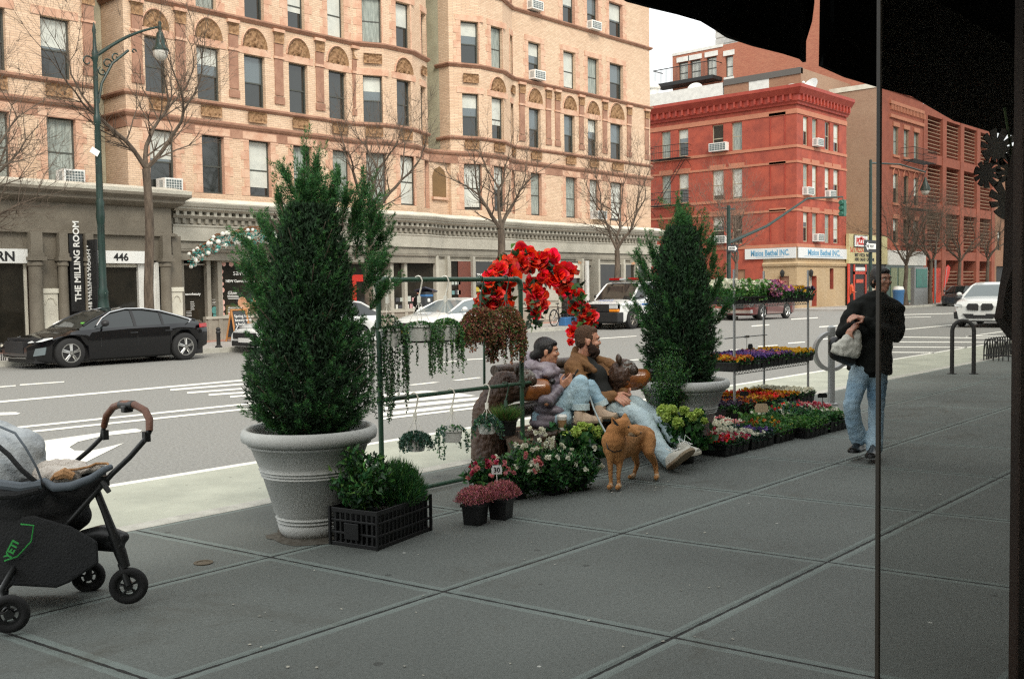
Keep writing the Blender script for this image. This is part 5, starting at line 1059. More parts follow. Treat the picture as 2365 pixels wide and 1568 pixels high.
# far lamp post and second one way sign
fx_=aY(2137,430,25.2); fl=thing('street_lamp','distant green street lamp with curved arm over the kiosk screen','street lamp',(fx_.x,25.2,FZ))
q=MB(); X_=aY(2040,430,25.2).x-2; q.lathe([(.2,FZ),(.12,1),(.09,fx_.z+1)],(X_,25.2,0),10); q.tube([(X_,25.2,fx_.z+.8),((X_+fx_.x)/2,25.2,fx_.z+1.1),(fx_.x,25.2,fx_.z+.95)],.06,6); q.lathe([(.06,.9),(.14,.6),(.35,.1),(.35,.0),(.02,0)],(fx_.x,25.2,fx_.z-.3),12); q.build('pole','lamp_green',fl,smooth=True); q=MB(); q.ell((fx_.x,25.2,fx_.z-.35),(.28,.28,.28)); q.build('lamp_globe','globe',fl,smooth=True)
oneway(fl,(aY(2010,569,25).x,25.,aY(2010,569,25).z),(1,0,0),1.9,.75,flip=True)
sg_=thing('sign_pole','slim grey sign pole beside the red feather banner','sign post',(aY(2160,640,25).x,25,FZ)); q=MB(); q.tube([(sg_.location.x,25,FZ),(sg_.location.x,25,aY(2160,600,25).z)],.07,6); q.build('pole','galv',sg_)
# kiosk screen
kx0,kx1=aY(2113,680,25.2).x,aY(2143,680,25.2).x; kz=aY(2128,617,25.2).z; kb=0
kk=thing('information_kiosk','tall grey pavement kiosk with dark green advertising screen','kiosk',((kx0+kx1)/2,25.4,FZ)); q=MB(); q.box(kx0,kx1,25.2,25.5,FZ,kz); q.build('body','galv',kk,bevel=.03); q=MB(); mat('screen_green',(.008,.1,.08),.3,col2=(.01,.16,.12),ns=2); q.box(kx0+.2,kx1-.2,25.17,25.2,FZ+kz*.45,kz-.12); q.build('screen','screen_green',kk)
# feather banner
bx_=aY(2183,650,25.8); b1=thing('feather_banner','red feather banner on a leaning pole beside the kiosk','banner',(bx_.x,25.8,FZ)); q=MB(); P=lambda x,y:aY(x,y,25.8); q.extr([P(2180,665),P(2183,640),P(2186,617),P(2190,612),P(2195,618),P(2193,632),P(2188,650)],(0,.04,0)); q.build('flag','red_plastic',b1); q=MB(); q.tube([(bx_.x-.3,25.85,FZ),P(2182,665),P(2184,640),P(2187,616)],.03,5); q.build('pole','galv',b1)
q=MB(); P0=aY(2154,660,26.5); q.box(P0.x,P0.x+1.4,26.4,26.5,FZ,P0.z+1.3); label(q.build('orange_sign_board','shop_red'),'orange and red shop sign board standing behind the feather banner','sign')
# blue bin, red barrel, hydrant post
def simple(name,lab,cat,mb,m_,group=None,**k): return label(mb.build(name,m_,**k),lab,cat,group)
p=G(2203,707,FZ); q=MB(); q.lathe([(.3,FZ),(.36,.9),(.38,.95),(.38,1.1),(.1,1.15)],(p.x,25.3,0),14,0); q.lathe([(.36,1.08),(.3,1.3),(.05,1.35)],(p.x,25.3,0),14,1); simple('litter_bin','blue litter bin with white top near the dark parked cars','bin',q,['steel_blue','white_metal'],smooth=True)
x_=aY(1802,710,25.1).x; q=MB(); q.lathe([(.28,FZ),(.3,.05),(.28,.5),(.27,1.05),(.1,1.1)],(x_,25.1,0),14); simple('traffic_drum','bright red plastic drum on the far corner behind the shelf post','barrel',q,'red_plastic',smooth=True)
x_=aY(505,800,24.95).x; q=MB(); q.lathe([(.1,FZ),(.1,.06),(.055,.1),(.055,.42),(.075,.45),(.05,.5),(.07,.54),(.03,.6)],(x_,24.95,0),12); simple('iron_bollard','short black iron bollard with a knob at the tail of the black sedan','bollard',q,'iron',smooth=True)
# hoop guards
def hoops(name,lab,x0,x1,y0,n,h,group=None):
    t=thing(name,lab,'tree guard',(x0,y0,FZ),0,group); q=MB()
    for k in range(n):
        a=x0+(x1-x0)*k/n; b_=x0+(x1-x0)*(k+1.5)/n; q.tube([(a+(b_-a)*(1-math.cos(PI*f/10))/2,y0,FZ+h*math.sin(PI*f/10)**.6) for f in range(11)],.012,5)
    q.build('hoop_rail','iron',t); return t
hoops('tree_guard','low black hoop tree guard at the far kerb by the black sedan front wheel',aY(-12,800,24.95).x,aY(16,800,24.95).x,24.95,3,.42)
g1=G(2318,832); gd=thing('tree_guard','low black hooped iron tree guard with scrolls on the near pavement by the bike rack','tree guard',(22.0,5.95,0)); q=MB()
for (a,b_) in (((21.0,6.3),(21.0,4.9)),((21.0,4.9),(24,4.9)),((21,6.3),(24,6.3))):
    a=Vector((*a,0)); b_=Vector((*b_,0)); n_=max(3,int((b_-a).length/.16))
    for k in range(n_):
        p0=a+(b_-a)*k/n_; p1=a+(b_-a)*(k+1.6)/n_; q.tube([p0+(p1-p0)*(1-math.cos(PI*f/10))/2+Vector((0,0,.42*math.sin(PI*f/10)**.6)) for f in range(11)],.012,5)
    q.tube([a+Vector((0,0,.1)),b_+Vector((0,0,.1))],.015,5)
q.build('hoop_rail','iron',gd)
# parking pay station with a solar roof and the man behind it
px_=aY(985,720,25.3).x; ps=thing('parking_pay_station','dark parking pay station with tilted solar panel roof and blue collar','parking meter',(px_,25.3,FZ)); zt=aY(985,672,25.3).z
q=MB(); q.box(px_-.17,px_+.17,25.15,25.45,FZ,zt-.12,0); q.box(px_-.18,px_+.18,25.14,25.46,zt-.2,zt-.12,1); q.box(px_-.09,px_+.02,25.12,25.15,zt-.38,zt-.26,2); q.box(px_-.09,px_+.03,25.12,25.15,zt-.75,zt-.68,1); q.build('body',['chalk','steel_blue','sign_white'],ps,bevel=.01)
q=MB(); M=Matrix.Rotation(rad(14),3,'Y')@Matrix.Rotation(rad(-14),3,'X'); q.cbox((px_,25.3,zt),(.62,.5,.05),M=M); q.cbox((px_,25.3,zt-.07),(.3,.3,.1),1); q.build('solar_panel',['solar','chalk'],ps,bevel=.008)
# chalkboard
p=aY(553,770,27.6); X0,X1=aY(533,750,27.6).x,aY(570,750,27.6).x; cb_=thing('chalkboard_sign','wooden framed A-board chalkboard outside the beauty shop','sign board',(X0,27.6,FZ)); zt=aY(553,714,27.6).z
q=MB(); 
for (dy) in (-.28,.28):
    T=lambda x,f:Vector((x,27.6+dy*(1-f),FZ+(zt-FZ)*f)); q.tube([T(X0,0),T(X0+.03,1)],.035,4,1); q.tube([T(X1,0),T(X1-.03,1)],.035,4,1); q.tube([T(X0,.97),T(X1,.97)],.035,4,1); q.tube([T(X0,.1),T(X1,.1)],.03,4,1)
    q.extr([T(X0,.1),T(X1,.1),T(X1-.03,.97),T(X0+.03,.97)],(0,.015,0),0)
vs,fs=textmesh('Spring into\nbeauty with\na facial',.13,.002); nrm=Vector((0,-(zt-FZ),-.28)).normalized(); upv=Vector((0,.28,zt-FZ)).normalized(); O=Vector((X0+.08,27.6-.28*.22-.02,FZ+(zt-FZ)*.75)); q.add([O+Vector((1,0,0))*a+upv*b_+nrm*(c+.01) for a,b_,c in vs],fs,2)
q.build('board',['chalk','wood_orange','sign_white'],cb_)
# U-shaped bicycle racks
def urack(lab,loc,w_,h_,r,rz,name='bicycle_rack',group=None):
    t=thing(name,lab,'bicycle rack',loc,rz,group,local=True); q=MB(); R_=w_/2; pts=[(-R_,0,0),(-R_,0,h_-R_)]+[(-R_*math.cos(PI*k/10),0,h_-R_+R_*math.sin(PI*k/10)) for k in range(1,10)]+[(R_,0,h_-R_),(R_,0,0)]; q.tube(pts,r,10)
    for s_ in(-1,1): q.lathe([(r*2.2,0),(r*2.2,.012),(r*1.1,.014)],(s_*R_,0,0),12)
    q.build('hoop','iron' if r>.02 else 'lamp_green',t,smooth=True,ang=50); return t
a,b_=G(2214,865),G(2233,862); zt=.9; urack('black inverted U bicycle rack standing on the pavement beyond the walking person',((a.x+b_.x)/2,(a.y+b_.y)/2,0),.34,.9,.034,rad(-62))
# round bike hitch post
a=G(1920,935); zt=1.0
hp=thing('bicycle_hitch_post','grey post with a round cast iron hoop for locking bicycles','bicycle rack',(a.x,a.y,0)); q=MB(); q.lathe([(.085,0),(.085,.02),(.045,.03),(.045,.93),(.05,.94),(.05,1.0),(.02,1.02)],(a.x,a.y,0),14); q.build('post','galv',hp,smooth=True,ang=40)
q=MB(); 
q.T=Matrix.Translation((a.x,a.y,.69))@Matrix.Rotation(rad(-35),4,'Z'); rings=[]
for k in range(33): t=2*PI*k/32; d=Vector((math.cos(t),0,math.sin(t))); rings.append([d*(.235+.022*a1)+Vector((0,.032*b1,0)) for a1,b1 in((-1,-1),(1,-1),(1,1),(-1,1))])
q.loft(rings,cap=False); q.T=None; q.build('ring','galv',hp,smooth=True,ang=40)
# bicycles against a rack on the far pavement
def bike(loc,rz,lab,scale=1.,group='bicycles locked to the far rack'):
    t=thing('bicycle',lab,'bicycle',loc,rz,group,local=True); r=.33
    for x in(-.52,.52):
        q=MB(); q.torus((x,0,r),r,.024,28,6); w_=q.build('wheel','tyre',t,smooth=True); q=MB()
        for k in range(14): a=2*PI*k/14; q.tube([(x,0,r),(x+r*math.cos(a),0,r+r*math.sin(a))],.003,3)
        q.torus((x,0,r),r-.03,.008,24,4); q.ell((x,0,r),(.03,.05,.03),8,6); q.build('rim','alloy',w_)
    q=MB(); 
    for p0,p1 in(((-.52,0,r),(-.1,0,.3)),((-.1,0,.3),(-.22,0,.78)),((-.22,0,.74),(-.52,0,r)),((-.1,0,.3),(.35,0,.72)),((-.2,0,.7),(.33,0,.78)),((.33,0,.85),(.36,0,.68)),((.36,0,.68),(.52,0,r))): q.tube([p0,p1],.018,6)
    q.build('frame','iron',t,smooth=True)
    q=MB(); q.tube([(-.22,0,.76),(-.24,0,.88)],.012,5); q.ell((-.24,0,.9),(.13,.06,.025)); q.build('saddle','trim_black',t)
    q=MB(); q.tube([(.33,0,.84),(.36,0,.95)],.015,5); q.tube([(.42,-.27,.97),(.36,-.1,.96),(.36,.1,.96),(.42,.27,.97)],.014,5); q.build('handlebar','trim_black',t)
    q=MB(); q.torus((-.1,0,.3),.09,.008,16,4); q.tube([(-.1,.05,.3),(-.02,.05,.18)],.01,4); q.tube([(-.1,-.05,.3),(-.18,-.05,.42)],.01,4); q.build('crank','alloy_dark',t); return t
bz=25.6; xb=aY(1275,740,bz).x; bike((xb+.55,bz,FZ),rad(8),'black bicycle with its rear wheel towards the grey shop wall, locked to the iron rack'); bike((xb+1.75,bz+.2,FZ),rad(35),'second black bicycle turned behind the iron rack, partly hidden by the flower arch')
urack('thin black rack between the two bicycles on the far pavement',(xb+1.15,bz,FZ),.5,.95,.03,rad(10))
x_=aY(1303,755,25.4).x; q=MB(); q.box(x_,x_+.75,25.35,25.7,FZ,FZ+.34); simple('blue_crate','blue plastic crate on the pavement under the bicycles','crate',q,'steel_blue',bevel=.02)
x_=aY(938,760,26.6).x; q=MB(); q.box(x_,x_+1.0,26.3,26.8,FZ,.5); simple('red_planter_box','red box on the pavement behind the bonnet of the white sedan','box',q,'red_plastic',bevel=.02)
# flower swag over the beauty shop window
mat('white_ball',(.78,.77,.7),.6); mat('teal_leaf',(.05,.28,.24),.6,island=.4); mat('twig_brown',(.16,.07,.03),.9,island=.3)
SY=28.2
sw=thing('flower_swag','white ball blossoms and teal leaves on a curved brown branch above the beauty shop window','floral decoration',tuple(aY(560,570,SY))); 
q=MB(); arc=[(440,594),(470,572),(505,552),(545,542),(585,535),(620,535),(650,548),(680,575)]
for dd in range(4): q.tube([aY(x+RND.uniform(-6,6),y+RND.uniform(-6,6)-6,SY+RND.uniform(-.1,.1)) for x,y in arc],.02,5)
q.build('branch','twig_brown',sw)
q=MB(); rs=random.Random(4)
for k in range(62):
    f=rs.random()*6.99; i=int(f); g_=f-i; x=arc[i][0]+(arc[i+1][0]-arc[i][0])*g_; y=arc[i][1]+(arc[i+1][1]-arc[i][1])*g_; p=aY(x+rs.uniform(-6,6),y+rs.uniform(-12,26),SY+rs.uniform(-.25,.1)); q.ell(p,rs.uniform(.05,.085),8,6)
q.build('blossom','white_ball',sw,smooth=True)
C=[];D=[]
for k in range(900):
    f=rs.random()*6.99; i=int(f); g_=f-i; x=arc[i][0]+(arc[i+1][0]-arc[i][0])*g_; y=arc[i][1]+(arc[i+1][1]-arc[i][1])*g_; C.append(aY(x+rs.uniform(-5,5),y+rs.uniform(-8,24),SY+rs.uniform(-.2,.1))); D.append((rs.gauss(0,1),rs.gauss(0,.5),rs.gauss(-.3,.6)))
leafmesh('foliage',C,D,.12,.05,['teal_leaf','twig_brown'],sw,mi=[rs.choice((0,0,1)) for _ in C])
# ================================================================ plants, pots, racks on the pavement
mat('pot_stone',(.52,.53,.51),.8,col2=(.40,.41,.39),ns=2.2,bump=.25,bs=220,spots=(26,.1,(.2,.2,.19))); mat('soil',(.03,.02,.014),.95,col2=(.06,.04,.03),ns=30,bump=1,bs=60)
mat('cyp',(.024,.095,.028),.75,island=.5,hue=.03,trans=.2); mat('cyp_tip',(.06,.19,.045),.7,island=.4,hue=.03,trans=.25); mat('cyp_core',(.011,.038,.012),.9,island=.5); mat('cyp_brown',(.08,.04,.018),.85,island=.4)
mat('leaf_mid',(.04,.14,.03),.5,island=.45,hue=.03,trans=.2); mat('leaf_lite',(.10,.24,.045),.5,island=.35,hue=.03,trans=.3); mat('leaf_dark',(.012,.045,.015),.45,island=.5,hue=.03,trans=.15); mat('leaf_blue',(.035,.10,.07),.6,island=.35,trans=.15)
mat('leaf_maroon',(.17,.05,.035),.6,island=.5,hue=.04,trans=.25); mat('leaf_rust',(.30,.13,.07),.6,island=.4,trans=.25); mat('leaf_olive',(.14,.13,.04),.6,island=.4,trans=.25)
mat('flw_red',(.80,.016,.010),.5,island=.4,hue=.012,trans=.25); mat('flw_coral',(.88,.09,.06),.5,island=.3,hue=.012,trans=.25); mat('flw_pink',(.70,.24,.24),.55,island=.35,hue=.02,trans=.3); mat('flw_white',(.75,.74,.60),.5,island=.2,trans=.3); mat('flw_hot',(.5,.05,.10),.5,island=.3,hue=.02,trans=.25)
mat('flw_lime',(.48,.62,.14),.6,island=.25,hue=.015,trans=.3); mat('flw_heather',(.42,.13,.15),.65,island=.45,hue=.02,trans=.2); mat('flw_yellow',(.6,.34,.01),.5,island=.25,trans=.25); mat('flw_purple',(.10,.05,.22),.5,island=.4,hue=.03,trans=.2); mat('flw_orange',(.42,.10,.012),.5,island=.4,hue=.03,trans=.2); mat('flw_mauve',(.38,.12,.28),.5,island=.4,hue=.02,trans=.25); mat('flw_night',(.02,.008,.03),.5,island=.4)
mat('plastic_black',(.005,.005,.0055),.45); mat('plastic_white',(.62,.63,.6),.5,col2=(.5,.51,.48),ns=9); mat('wire_white',(.72,.7,.62),.5); mat('pipe_green',(.02,.06,.035),.42,col2=(.05,.055,.03),ns=20,contrast=(.5,.8)); mat('card',(.55,.42,.27),.8); mat('stem',(.05,.09,.025),.7)
nR=np.random.RandomState(3)
def unit(v): return v/(np.linalg.norm(v,axis=-1,keepdims=True)+1e-9)
def planter(name,lab,c,s=1.):
    t=thing(name,lab,'planter',c); q=MB(); pr=[(.185,0),(.205,.03),(.215,.075),(.205,.085),(.222,.095),(.212,.108),(.228,.118),(.218,.13),(.232,.15),(.30,.385),(.312,.39),(.305,.402),(.318,.41),(.31,.422),(.325,.43),(.318,.442),(.328,.46),(.372,.575),(.39,.58),(.392,.592),(.378,.598),(.40,.60),(.425,.615),(.432,.645),(.425,.675),(.405,.69),(.385,.685),(.375,.66),(.36,.6)]
    q.lathe([(r*s,z*s) for r,z in pr],c,56,cap=True); q.build('pot','pot_stone',t,smooth=True,ang=60)
    q=MB(); q.lathe([(.37*s,.60*s),(.30*s,.62*s),(.15*s,.635*s),(.001,.64*s)],c,24); q.build('soil','soil',t,smooth=True); return t
P1=Vector((3.93,5.27,0)); planter('large_planter','large pale grey ribbed planter holding the big cypress beside the black crate',P1)
d2=9.4; v=ray(1577,884)*d2; P2=Vector((v.x,v.y,0)); planter('large_planter','second large grey ribbed planter, half in shade behind the lime hydrangea',P2)
def cypress(lab,c,depth,cx,env,apexes,nplume,seed,pxm,zb=.62,sc=1.):
    """env rows (photo y, left, right) give the half-widths of the shrub as seen; it is built round in depth"""
    t=thing('cypress_shrub',lab,'shrub',tuple(c)); rs=np.random.RandomState(seed); rr=random.Random(seed)
    hor=667-RO*(cx-1182); Z=lambda y:HC-(y-hor)*depth/F_; tab=sorted([(Z(y),l/pxm,r/pxm) for y,l,r in env]); zmin,zmax=tab[0][0],tab[-1][0]
    ez=np.array([a[0] for a in tab]); el=np.array([a[1] for a in tab]); er=np.array([a[2] for a in tab])
    e1=np.array([R0.x,R0.y,0.]); e2=np.array([R0.y*-1,R0.x,0.]); off=(cx-(W_/2))*0
    base=np.array([c[0],c[1],0.]); C=[];D=[];M=[];core=MB(); tw=MB()
    def plume(p0,p1,wd,n,tipm):
        ax=p1-p0; L=np.linalg.norm(ax); ax=ax/L; side=np.cross(ax,rs.normal(size=3)); side/=np.linalg.norm(side); s2=np.cross(ax,side)
        t_=rs.uniform(0,1,n)**.8; rad_=wd*(1-t_)**.6*(.35+.65*np.minimum(1,t_*3)); a=rs.uniform(0,2*PI,n); bend=.1*L*np.sin(t_*PI)
        pos=p0+ax*(t_*L)[:,None]+(side*np.cos(a)[:,None]+s2*np.sin(a)[:,None])*(rad_*np.sqrt(rs.uniform(0,1,n)))[:,None]+np.array([0,0,-.5])*bend[:,None]
        d=ax+(side*np.cos(a)[:,None]+s2*np.sin(a)[:,None])*.75+rs.normal(size=(n,3))*.25; C.append(pos); D.append(d); 
        m=(rs.uniform(0,1,n)<(.12+.55*tipm*t_)).astype(int); m[rs.uniform(0,1,n)<.015]=2; M.append(m)
    for k in range(nplume):
        z=zmin+(zmax-zmin)*(rr.random()**1.15); a=rr.uniform(0,2*PI); 
        w_=np.interp(z,ez,er if math.cos(a)>0 else el); wdp=(np.interp(z,ez,el)+np.interp(z,ez,er))/2
        rxy=(e1*math.cos(a)*w_+e2*math.sin(a)*wdp*.92)*.93
        f=rr.uniform(.72,1.04); Lp=rr.uniform(.12,.24)*sc*(1.25 if z>zmin+(zmax-zmin)*.45 else 1); tip=base+rxy*f+np.array([0,0,z])
        out=unit(rxy); up=.25+1.6*((z-zmin)/(zmax-zmin)); dr=unit(out*1.0+np.array([0,0,up])); p0=tip-dr*Lp
        plume(p0,tip,.036*sc*rr.uniform(.7,1.3),int(rr.uniform(120,190)),1.)
    for (x,y,x0,y0,wd) in apexes:   # leading shoots seen against the facade
        dd=rr.uniform(-.12,.12); q1=np.array(aD(x,y,depth+dd)); q0=np.array(aD(x0,y0,depth+dd*.5))
        n_=5
        plume(q0,q1,wd*sc*.75,520,1.)
        for j in range(13):
            f=rr.uniform(.05,.8); b_=q0+(q1-q0)*f; plume(b_,b_+unit(q1-q0)*.13*sc+rs.normal(size=3)*.05*sc,.026*sc,110,1.)
        tw.tube([tuple(q0),tuple(q1)],.006,4)
    C=np.concatenate(C);D=np.concatenate(D);M=np.concatenate(M)
    leafmesh('foliage',C,D,rs.uniform(.014,.03,len(C))*sc,.0048*sc,['cyp','cyp_tip','cyp_brown'],t,mi=M,shape='needle',seed=seed)
    # inner foliage closing the crown, its shade painted as a darker green
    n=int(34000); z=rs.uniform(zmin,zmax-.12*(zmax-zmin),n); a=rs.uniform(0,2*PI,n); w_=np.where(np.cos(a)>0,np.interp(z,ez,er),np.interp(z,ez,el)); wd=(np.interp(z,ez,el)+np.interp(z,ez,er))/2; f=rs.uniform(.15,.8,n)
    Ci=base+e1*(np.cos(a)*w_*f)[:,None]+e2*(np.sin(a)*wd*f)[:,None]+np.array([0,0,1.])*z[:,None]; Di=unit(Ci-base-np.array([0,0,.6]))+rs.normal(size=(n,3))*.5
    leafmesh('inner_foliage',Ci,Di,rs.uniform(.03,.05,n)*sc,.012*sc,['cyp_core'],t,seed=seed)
    tw.tube([tuple(c+Vector((0,0,.6))),tuple(c+Vector((.02,0,zmax-.5)))],[.03,.012],6); 
    for k in range(70):
        z=zmin+(zmax-zmin)*.8*rr.random(); a=rr.uniform(0,2*PI); w_=(np.interp(z+.2,ez,er))*.8; tw.tube([tuple(c+Vector((0,0,z*.85))),tuple(c+Vector((math.cos(a)*w_*.6,math.sin(a)*w_*.6,z+.05))),tuple(c+Vector((math.cos(a)*w_,math.sin(a)*w_,z+.2)))],[.008,.005,.003],4)
    tw.build('branch','bark',t); return t
px1=2330/6.45
cypress('large dark green cypress shrub with flame-shaped tips growing in the planter by the crate',P1,6.45,735,[(1000,70,95),(975,125,135),(940,165,165),(900,178,176),(860,180,176),(800,160,165),(740,132,142),(680,112,134),(620,98,128),(570,85,121),(520,62,106),(480,45,84),(450,30,58),(410,12,22)],
 [(705,338,712,450,.055),(690,430,700,520,.05),(728,400,722,480,.045),(780,392,772,500,.06),(800,440,790,520,.05),(842,418,828,510,.045),(868,462,848,555,.04),(878,490,850,570,.03),(640,450,668,540,.05),(598,492,640,600,.05),(618,520,655,620,.05),(568,550,620,640,.045),(882,540,840,620,.04),(892,585,850,665,.035),(560,600,620,690,.045),(650,380,690,470,.02),(745,440,745,520,.05),(585,700,640,760,.05),(895,650,855,715,.035),(660,500,690,600,.05),(820,470,810,560,.05),(735,360,720,470,.035),(765,430,757,540,.05),(700,395,708,500,.04),(865,600,838,680,.04),(650,520,670,620,.05),(580,650,625,730,.04),(600,570,640,660,.04),(720,420,722,520,.06),(835,500,820,600,.05)],620,5,px1)
px2_=2330/9.5
cypress('smaller dark green cypress shrub growing in the shaded planter behind the seated man',P2,9.5,1577,[(905,70,70),(870,95,80),(830,108,90),(780,112,92),(730,110,88),(690,100,80),(650,90,72),(610,80,66),(570,58,52),(530,38,36),(500,22,24),(480,8,10)],
 [(1566,462,1568,540,.05),(1590,500,1585,560,.045),(1620,520,1600,590,.045),(1648,540,1625,610,.04),(1655,590,1630,660,.04),(1540,520,1552,590,.045),(1500,560,1525,630,.045),(1470,580,1505,650,.04),(1478,640,1510,700,.045),(1665,640,1640,700,.045),(1680,700,1650,750,.045),(1465,700,1500,760,.04)],430,9,px2_,sc=1.15)
def bush(name,lab,c,R,n,mats,w,L,Wd,cat='plant',group=None,up=.6,seed=1,pot=None,flowers=None,stems=14,dens=.55,parent=None,squash=1.):
    """leafy plant: whorled shoots inside an ellipsoid (R tuple) centred at c"""
    rs=np.random.RandomState(seed); c=np.array(c,float); R=np.array(R,float); base=(c[0],c[1],c[2]-R[2])
    t=parent or thing(name,lab,cat,base,0,group)
    ns=max(6,n//26); u=unit(rs.normal(size=(ns,3))); u[:,2]=np.abs(u[:,2])*1.1-.35; tips=c+u*R*(rs.uniform(.55,1.05,ns)[:,None]); C=[];D=[]
    root=c-np.array([0,0,R[2]*.9])
    per=n//ns
    for k in range(ns):
        f=rs.uniform(dens-.35,1,per)[:,None]; p=root+(tips[k]-root)*f; ax=unit(tips[k]-root); d=ax*.5+rs.normal(size=(per,3))*.8+np.array([0,0,up*.4]); C.append(p+rs.normal(size=(per,3))*.012); D.append(d)
    C=np.concatenate(C);D=np.concatenate(D); m=rs.choice(len(mats),size=len(C),p=w)
    leafmesh('foliage',C,D,rs.uniform(.7,1.2,len(C))*L,rs.uniform(.8,1.2,len(C))*Wd,mats,t,mi=m,seed=seed)
    q=MB(); 
    for k in range(0,ns,max(1,ns//stems)): q.tube([tuple(root),tuple((root+tips[k])/2+np.array([0,0,.01])),tuple(tips[k])],[.004,.003,.0015],4)
    q.build('stem','stem',t); return t,tips
def petals(parent,centres,r,mats,name='flower',n=12,ball=False,seed=1,flat=.4,w=None,nrm=None):
    rs=np.random.RandomState(seed); C=[];D=[];M=[];U=[]
    for i,c in enumerate(centres):
        c=np.array(c,float); u=unit(rs.normal(size=(n,3))) if nrm is None else unit(rs.normal(size=(n,3))*.55+np.array(nrm))
        if ball: C.append(c+u*r*.55*rs.uniform(.4,1,(n,1))); D.append(u+rs.normal(size=(n,3))*.6)
        else:
            ax=unit(rs.normal(size=3)*.7+np.array([-.35,-.5,.6])); a=rs.uniform(0,2*PI,n); s=np.cross(ax,[.3,.2,.9]); s=s/np.linalg.norm(s); s2=np.cross(ax,s); d=s*np.cos(a)[:,None]+s2*np.sin(a)[:,None]+ax*rs.uniform(flat*.3,flat*2.2,n)[:,None]; C.append(np.repeat(c[None],n,0)+rs.normal(size=(n,3))*r*.06); D.append(d)
        M.append(np.full(n,rs.choice(len(mats),p=w)))
    C=np.concatenate(C);D=np.concatenate(D);M=np.concatenate(M)
    return leafmesh(name,C,D,(r*.45 if ball else r),(r*.42 if ball else r*.95),mats,parent,mi=M,seed=seed,fold=.18,shape='petal')
def trays(name,lab,x0,x1,y0,y1,z,h,cells,cellh=.12,tray=True,cat='flower tray',group=None,rz=0.,seed=1,leaf=('leaf_mid','leaf_dark'),ld=900,fd=60,fr=.022,grad=None,rise=.05):
    """a nursery flat: black cell tray, leaves, and flowers whose colour runs along the tray by 'cells' list"""
    cx,cy=(x0+x1)/2,(y0+y1)/2; t=thing(name,lab,cat,(cx,cy,z),0,group); q=MB()
    q.add([(x0+.01,y0+.01,z),(x1-.01,y0+.01,z),(x1-.01,y1-.01,z),(x0+.01,y1-.01,z),(x0,y0,z+h),(x1,y0,z+h),(x1,y1,z+h),(x0,y1,z+h)],[(0,3,2,1),(0,1,5,4),(1,2,6,5),(2,3,7,6),(3,0,4,7)]); q.box(x0,x1,y0,y1,z+h*.6,z+h*.62,1)
    for (a,b_,c,d) in((x0-.008,x1+.008,y0-.008,y0+.004),(x0-.008,x1+.008,y1-.004,y1+.008),(x0-.008,x0+.004,y0,y1),(x1-.004,x1+.008,y0,y1)): q.box(a,b_,c,d,z+h-.012,z+h,0)
    nx=max(1,int((x1-x0)/.09))
    for k in range(1,nx): q.box(x0+(x1-x0)*k/nx-.003,x0+(x1-x0)*k/nx+.003,y0-.004,y0+.002,z,z+h-.01,0)
    q.build('tray',['plastic_black','soil'],t); rs=np.random.RandomState(seed)
    n=int(ld*(x1-x0)*(y1-y0)/.12); C=np.stack([rs.uniform(x0,x1,n),rs.uniform(y0-.01,y1+.01,n),z+h*.8+rise*rs.uniform(-.3,1,n)**1.],1); D=rs.normal(size=(n,3))*.7+np.array([0,-.15,.7]); leafmesh('foliage',C,D,rs.uniform(.02,.045,n),rs.uniform(.012,.024,n),list(leaf),t,mi=rs.choice(len(leaf),size=n),seed=seed)
    n=int(fd*(x1-x0)*(y1-y0)/.12*2.2); cs=np.stack([rs.uniform(x0,x1,n),rs.uniform(y0-.01,y1+.01,n),z+h*.85+rise*rs.uniform(.7,1.5,n)],1); mats=sorted(set(m for c in cells for m in c)); idx=((cs[:,0]-x0)/(x1-x0)*len(cells)).astype(int).clip(0,len(cells)-1)
    C=[];D=[];M=[]
    for p,i in zip(cs,idx):
        k=6; a=rs.uniform(0,2*PI)+np.arange(k)*2*PI/k; ax=unit(np.array([-.3,-.5,.7])+rs.normal(size=3)*.35); s=unit(np.cross(ax,[.2,.9,.1])); s2=np.cross(ax,s); C.append(np.repeat(p[None],k,0)); D.append(s*np.cos(a)[:,None]+s2*np.sin(a)[:,None]+ax*.35); M+= [mats.index(cells[i][rs.randint(len(cells[i]))])]*k
    leafmesh('blossom',np.concatenate(C),np.concatenate(D),fr,fr*.95,mats,t,mi=M,seed=seed,fold=.1,shape='petal'); return t
# ---- pipe rack
YR=5.65; A=Vector((4.93,YR,0)); XL=aY(878,900,YR).x+.0; XRr=aY(1206,900,YR).x
XL=aY(884,1100,YR).x-.01; 
rk=thing('pipe_rack','green pipe frame with three horizontal bars for hanging baskets between planter and bear bench','rack',(XL,YR,0)); q=MB()
zt=1.63; e=.05
xl0=aY(886,1150,YR).x; xl1=aY(870,660,YR).x; xr1=aY(1200,655,YR).x; xr0=aY(1209,1010,YR).x; xl=(xl0+xl1)/2; xr=(xr0+xr1)/2
q.tube([(xl,YR,0),(xl,YR,zt-e),(xl+.015,YR,zt-.015),(xl+e,YR,zt),(xr-e,YR,zt),(xr-.015,YR,zt-.015),(xr,YR,zt-e),(xr,YR,0)],.0195,10)
q.tube([(xl,YR,.745),(xr+.12,YR,.745)],.016,8); q.tube([(xl,YR-.02,.04),(xr,YR-.02,.04)],.018,8)
for z in(.745,.04): q.tube([(xl,YR,z-.03),(xl,YR,z+.03)],.027,10); q.tube([(xr,YR,z-.03),(xr,YR,z+.03)],.027,10)
for (x,s_) in((xl,1),(xr,-1)): q.tube([(x,YR,zt-.09),(x,YR,zt-e),(x+s_*.015,YR,zt-.015),(x+s_*e,YR,zt),(x+s_*.09,YR,zt)],.025,10)
q.build('frame','pipe_green',rk,smooth=True,ang=50)
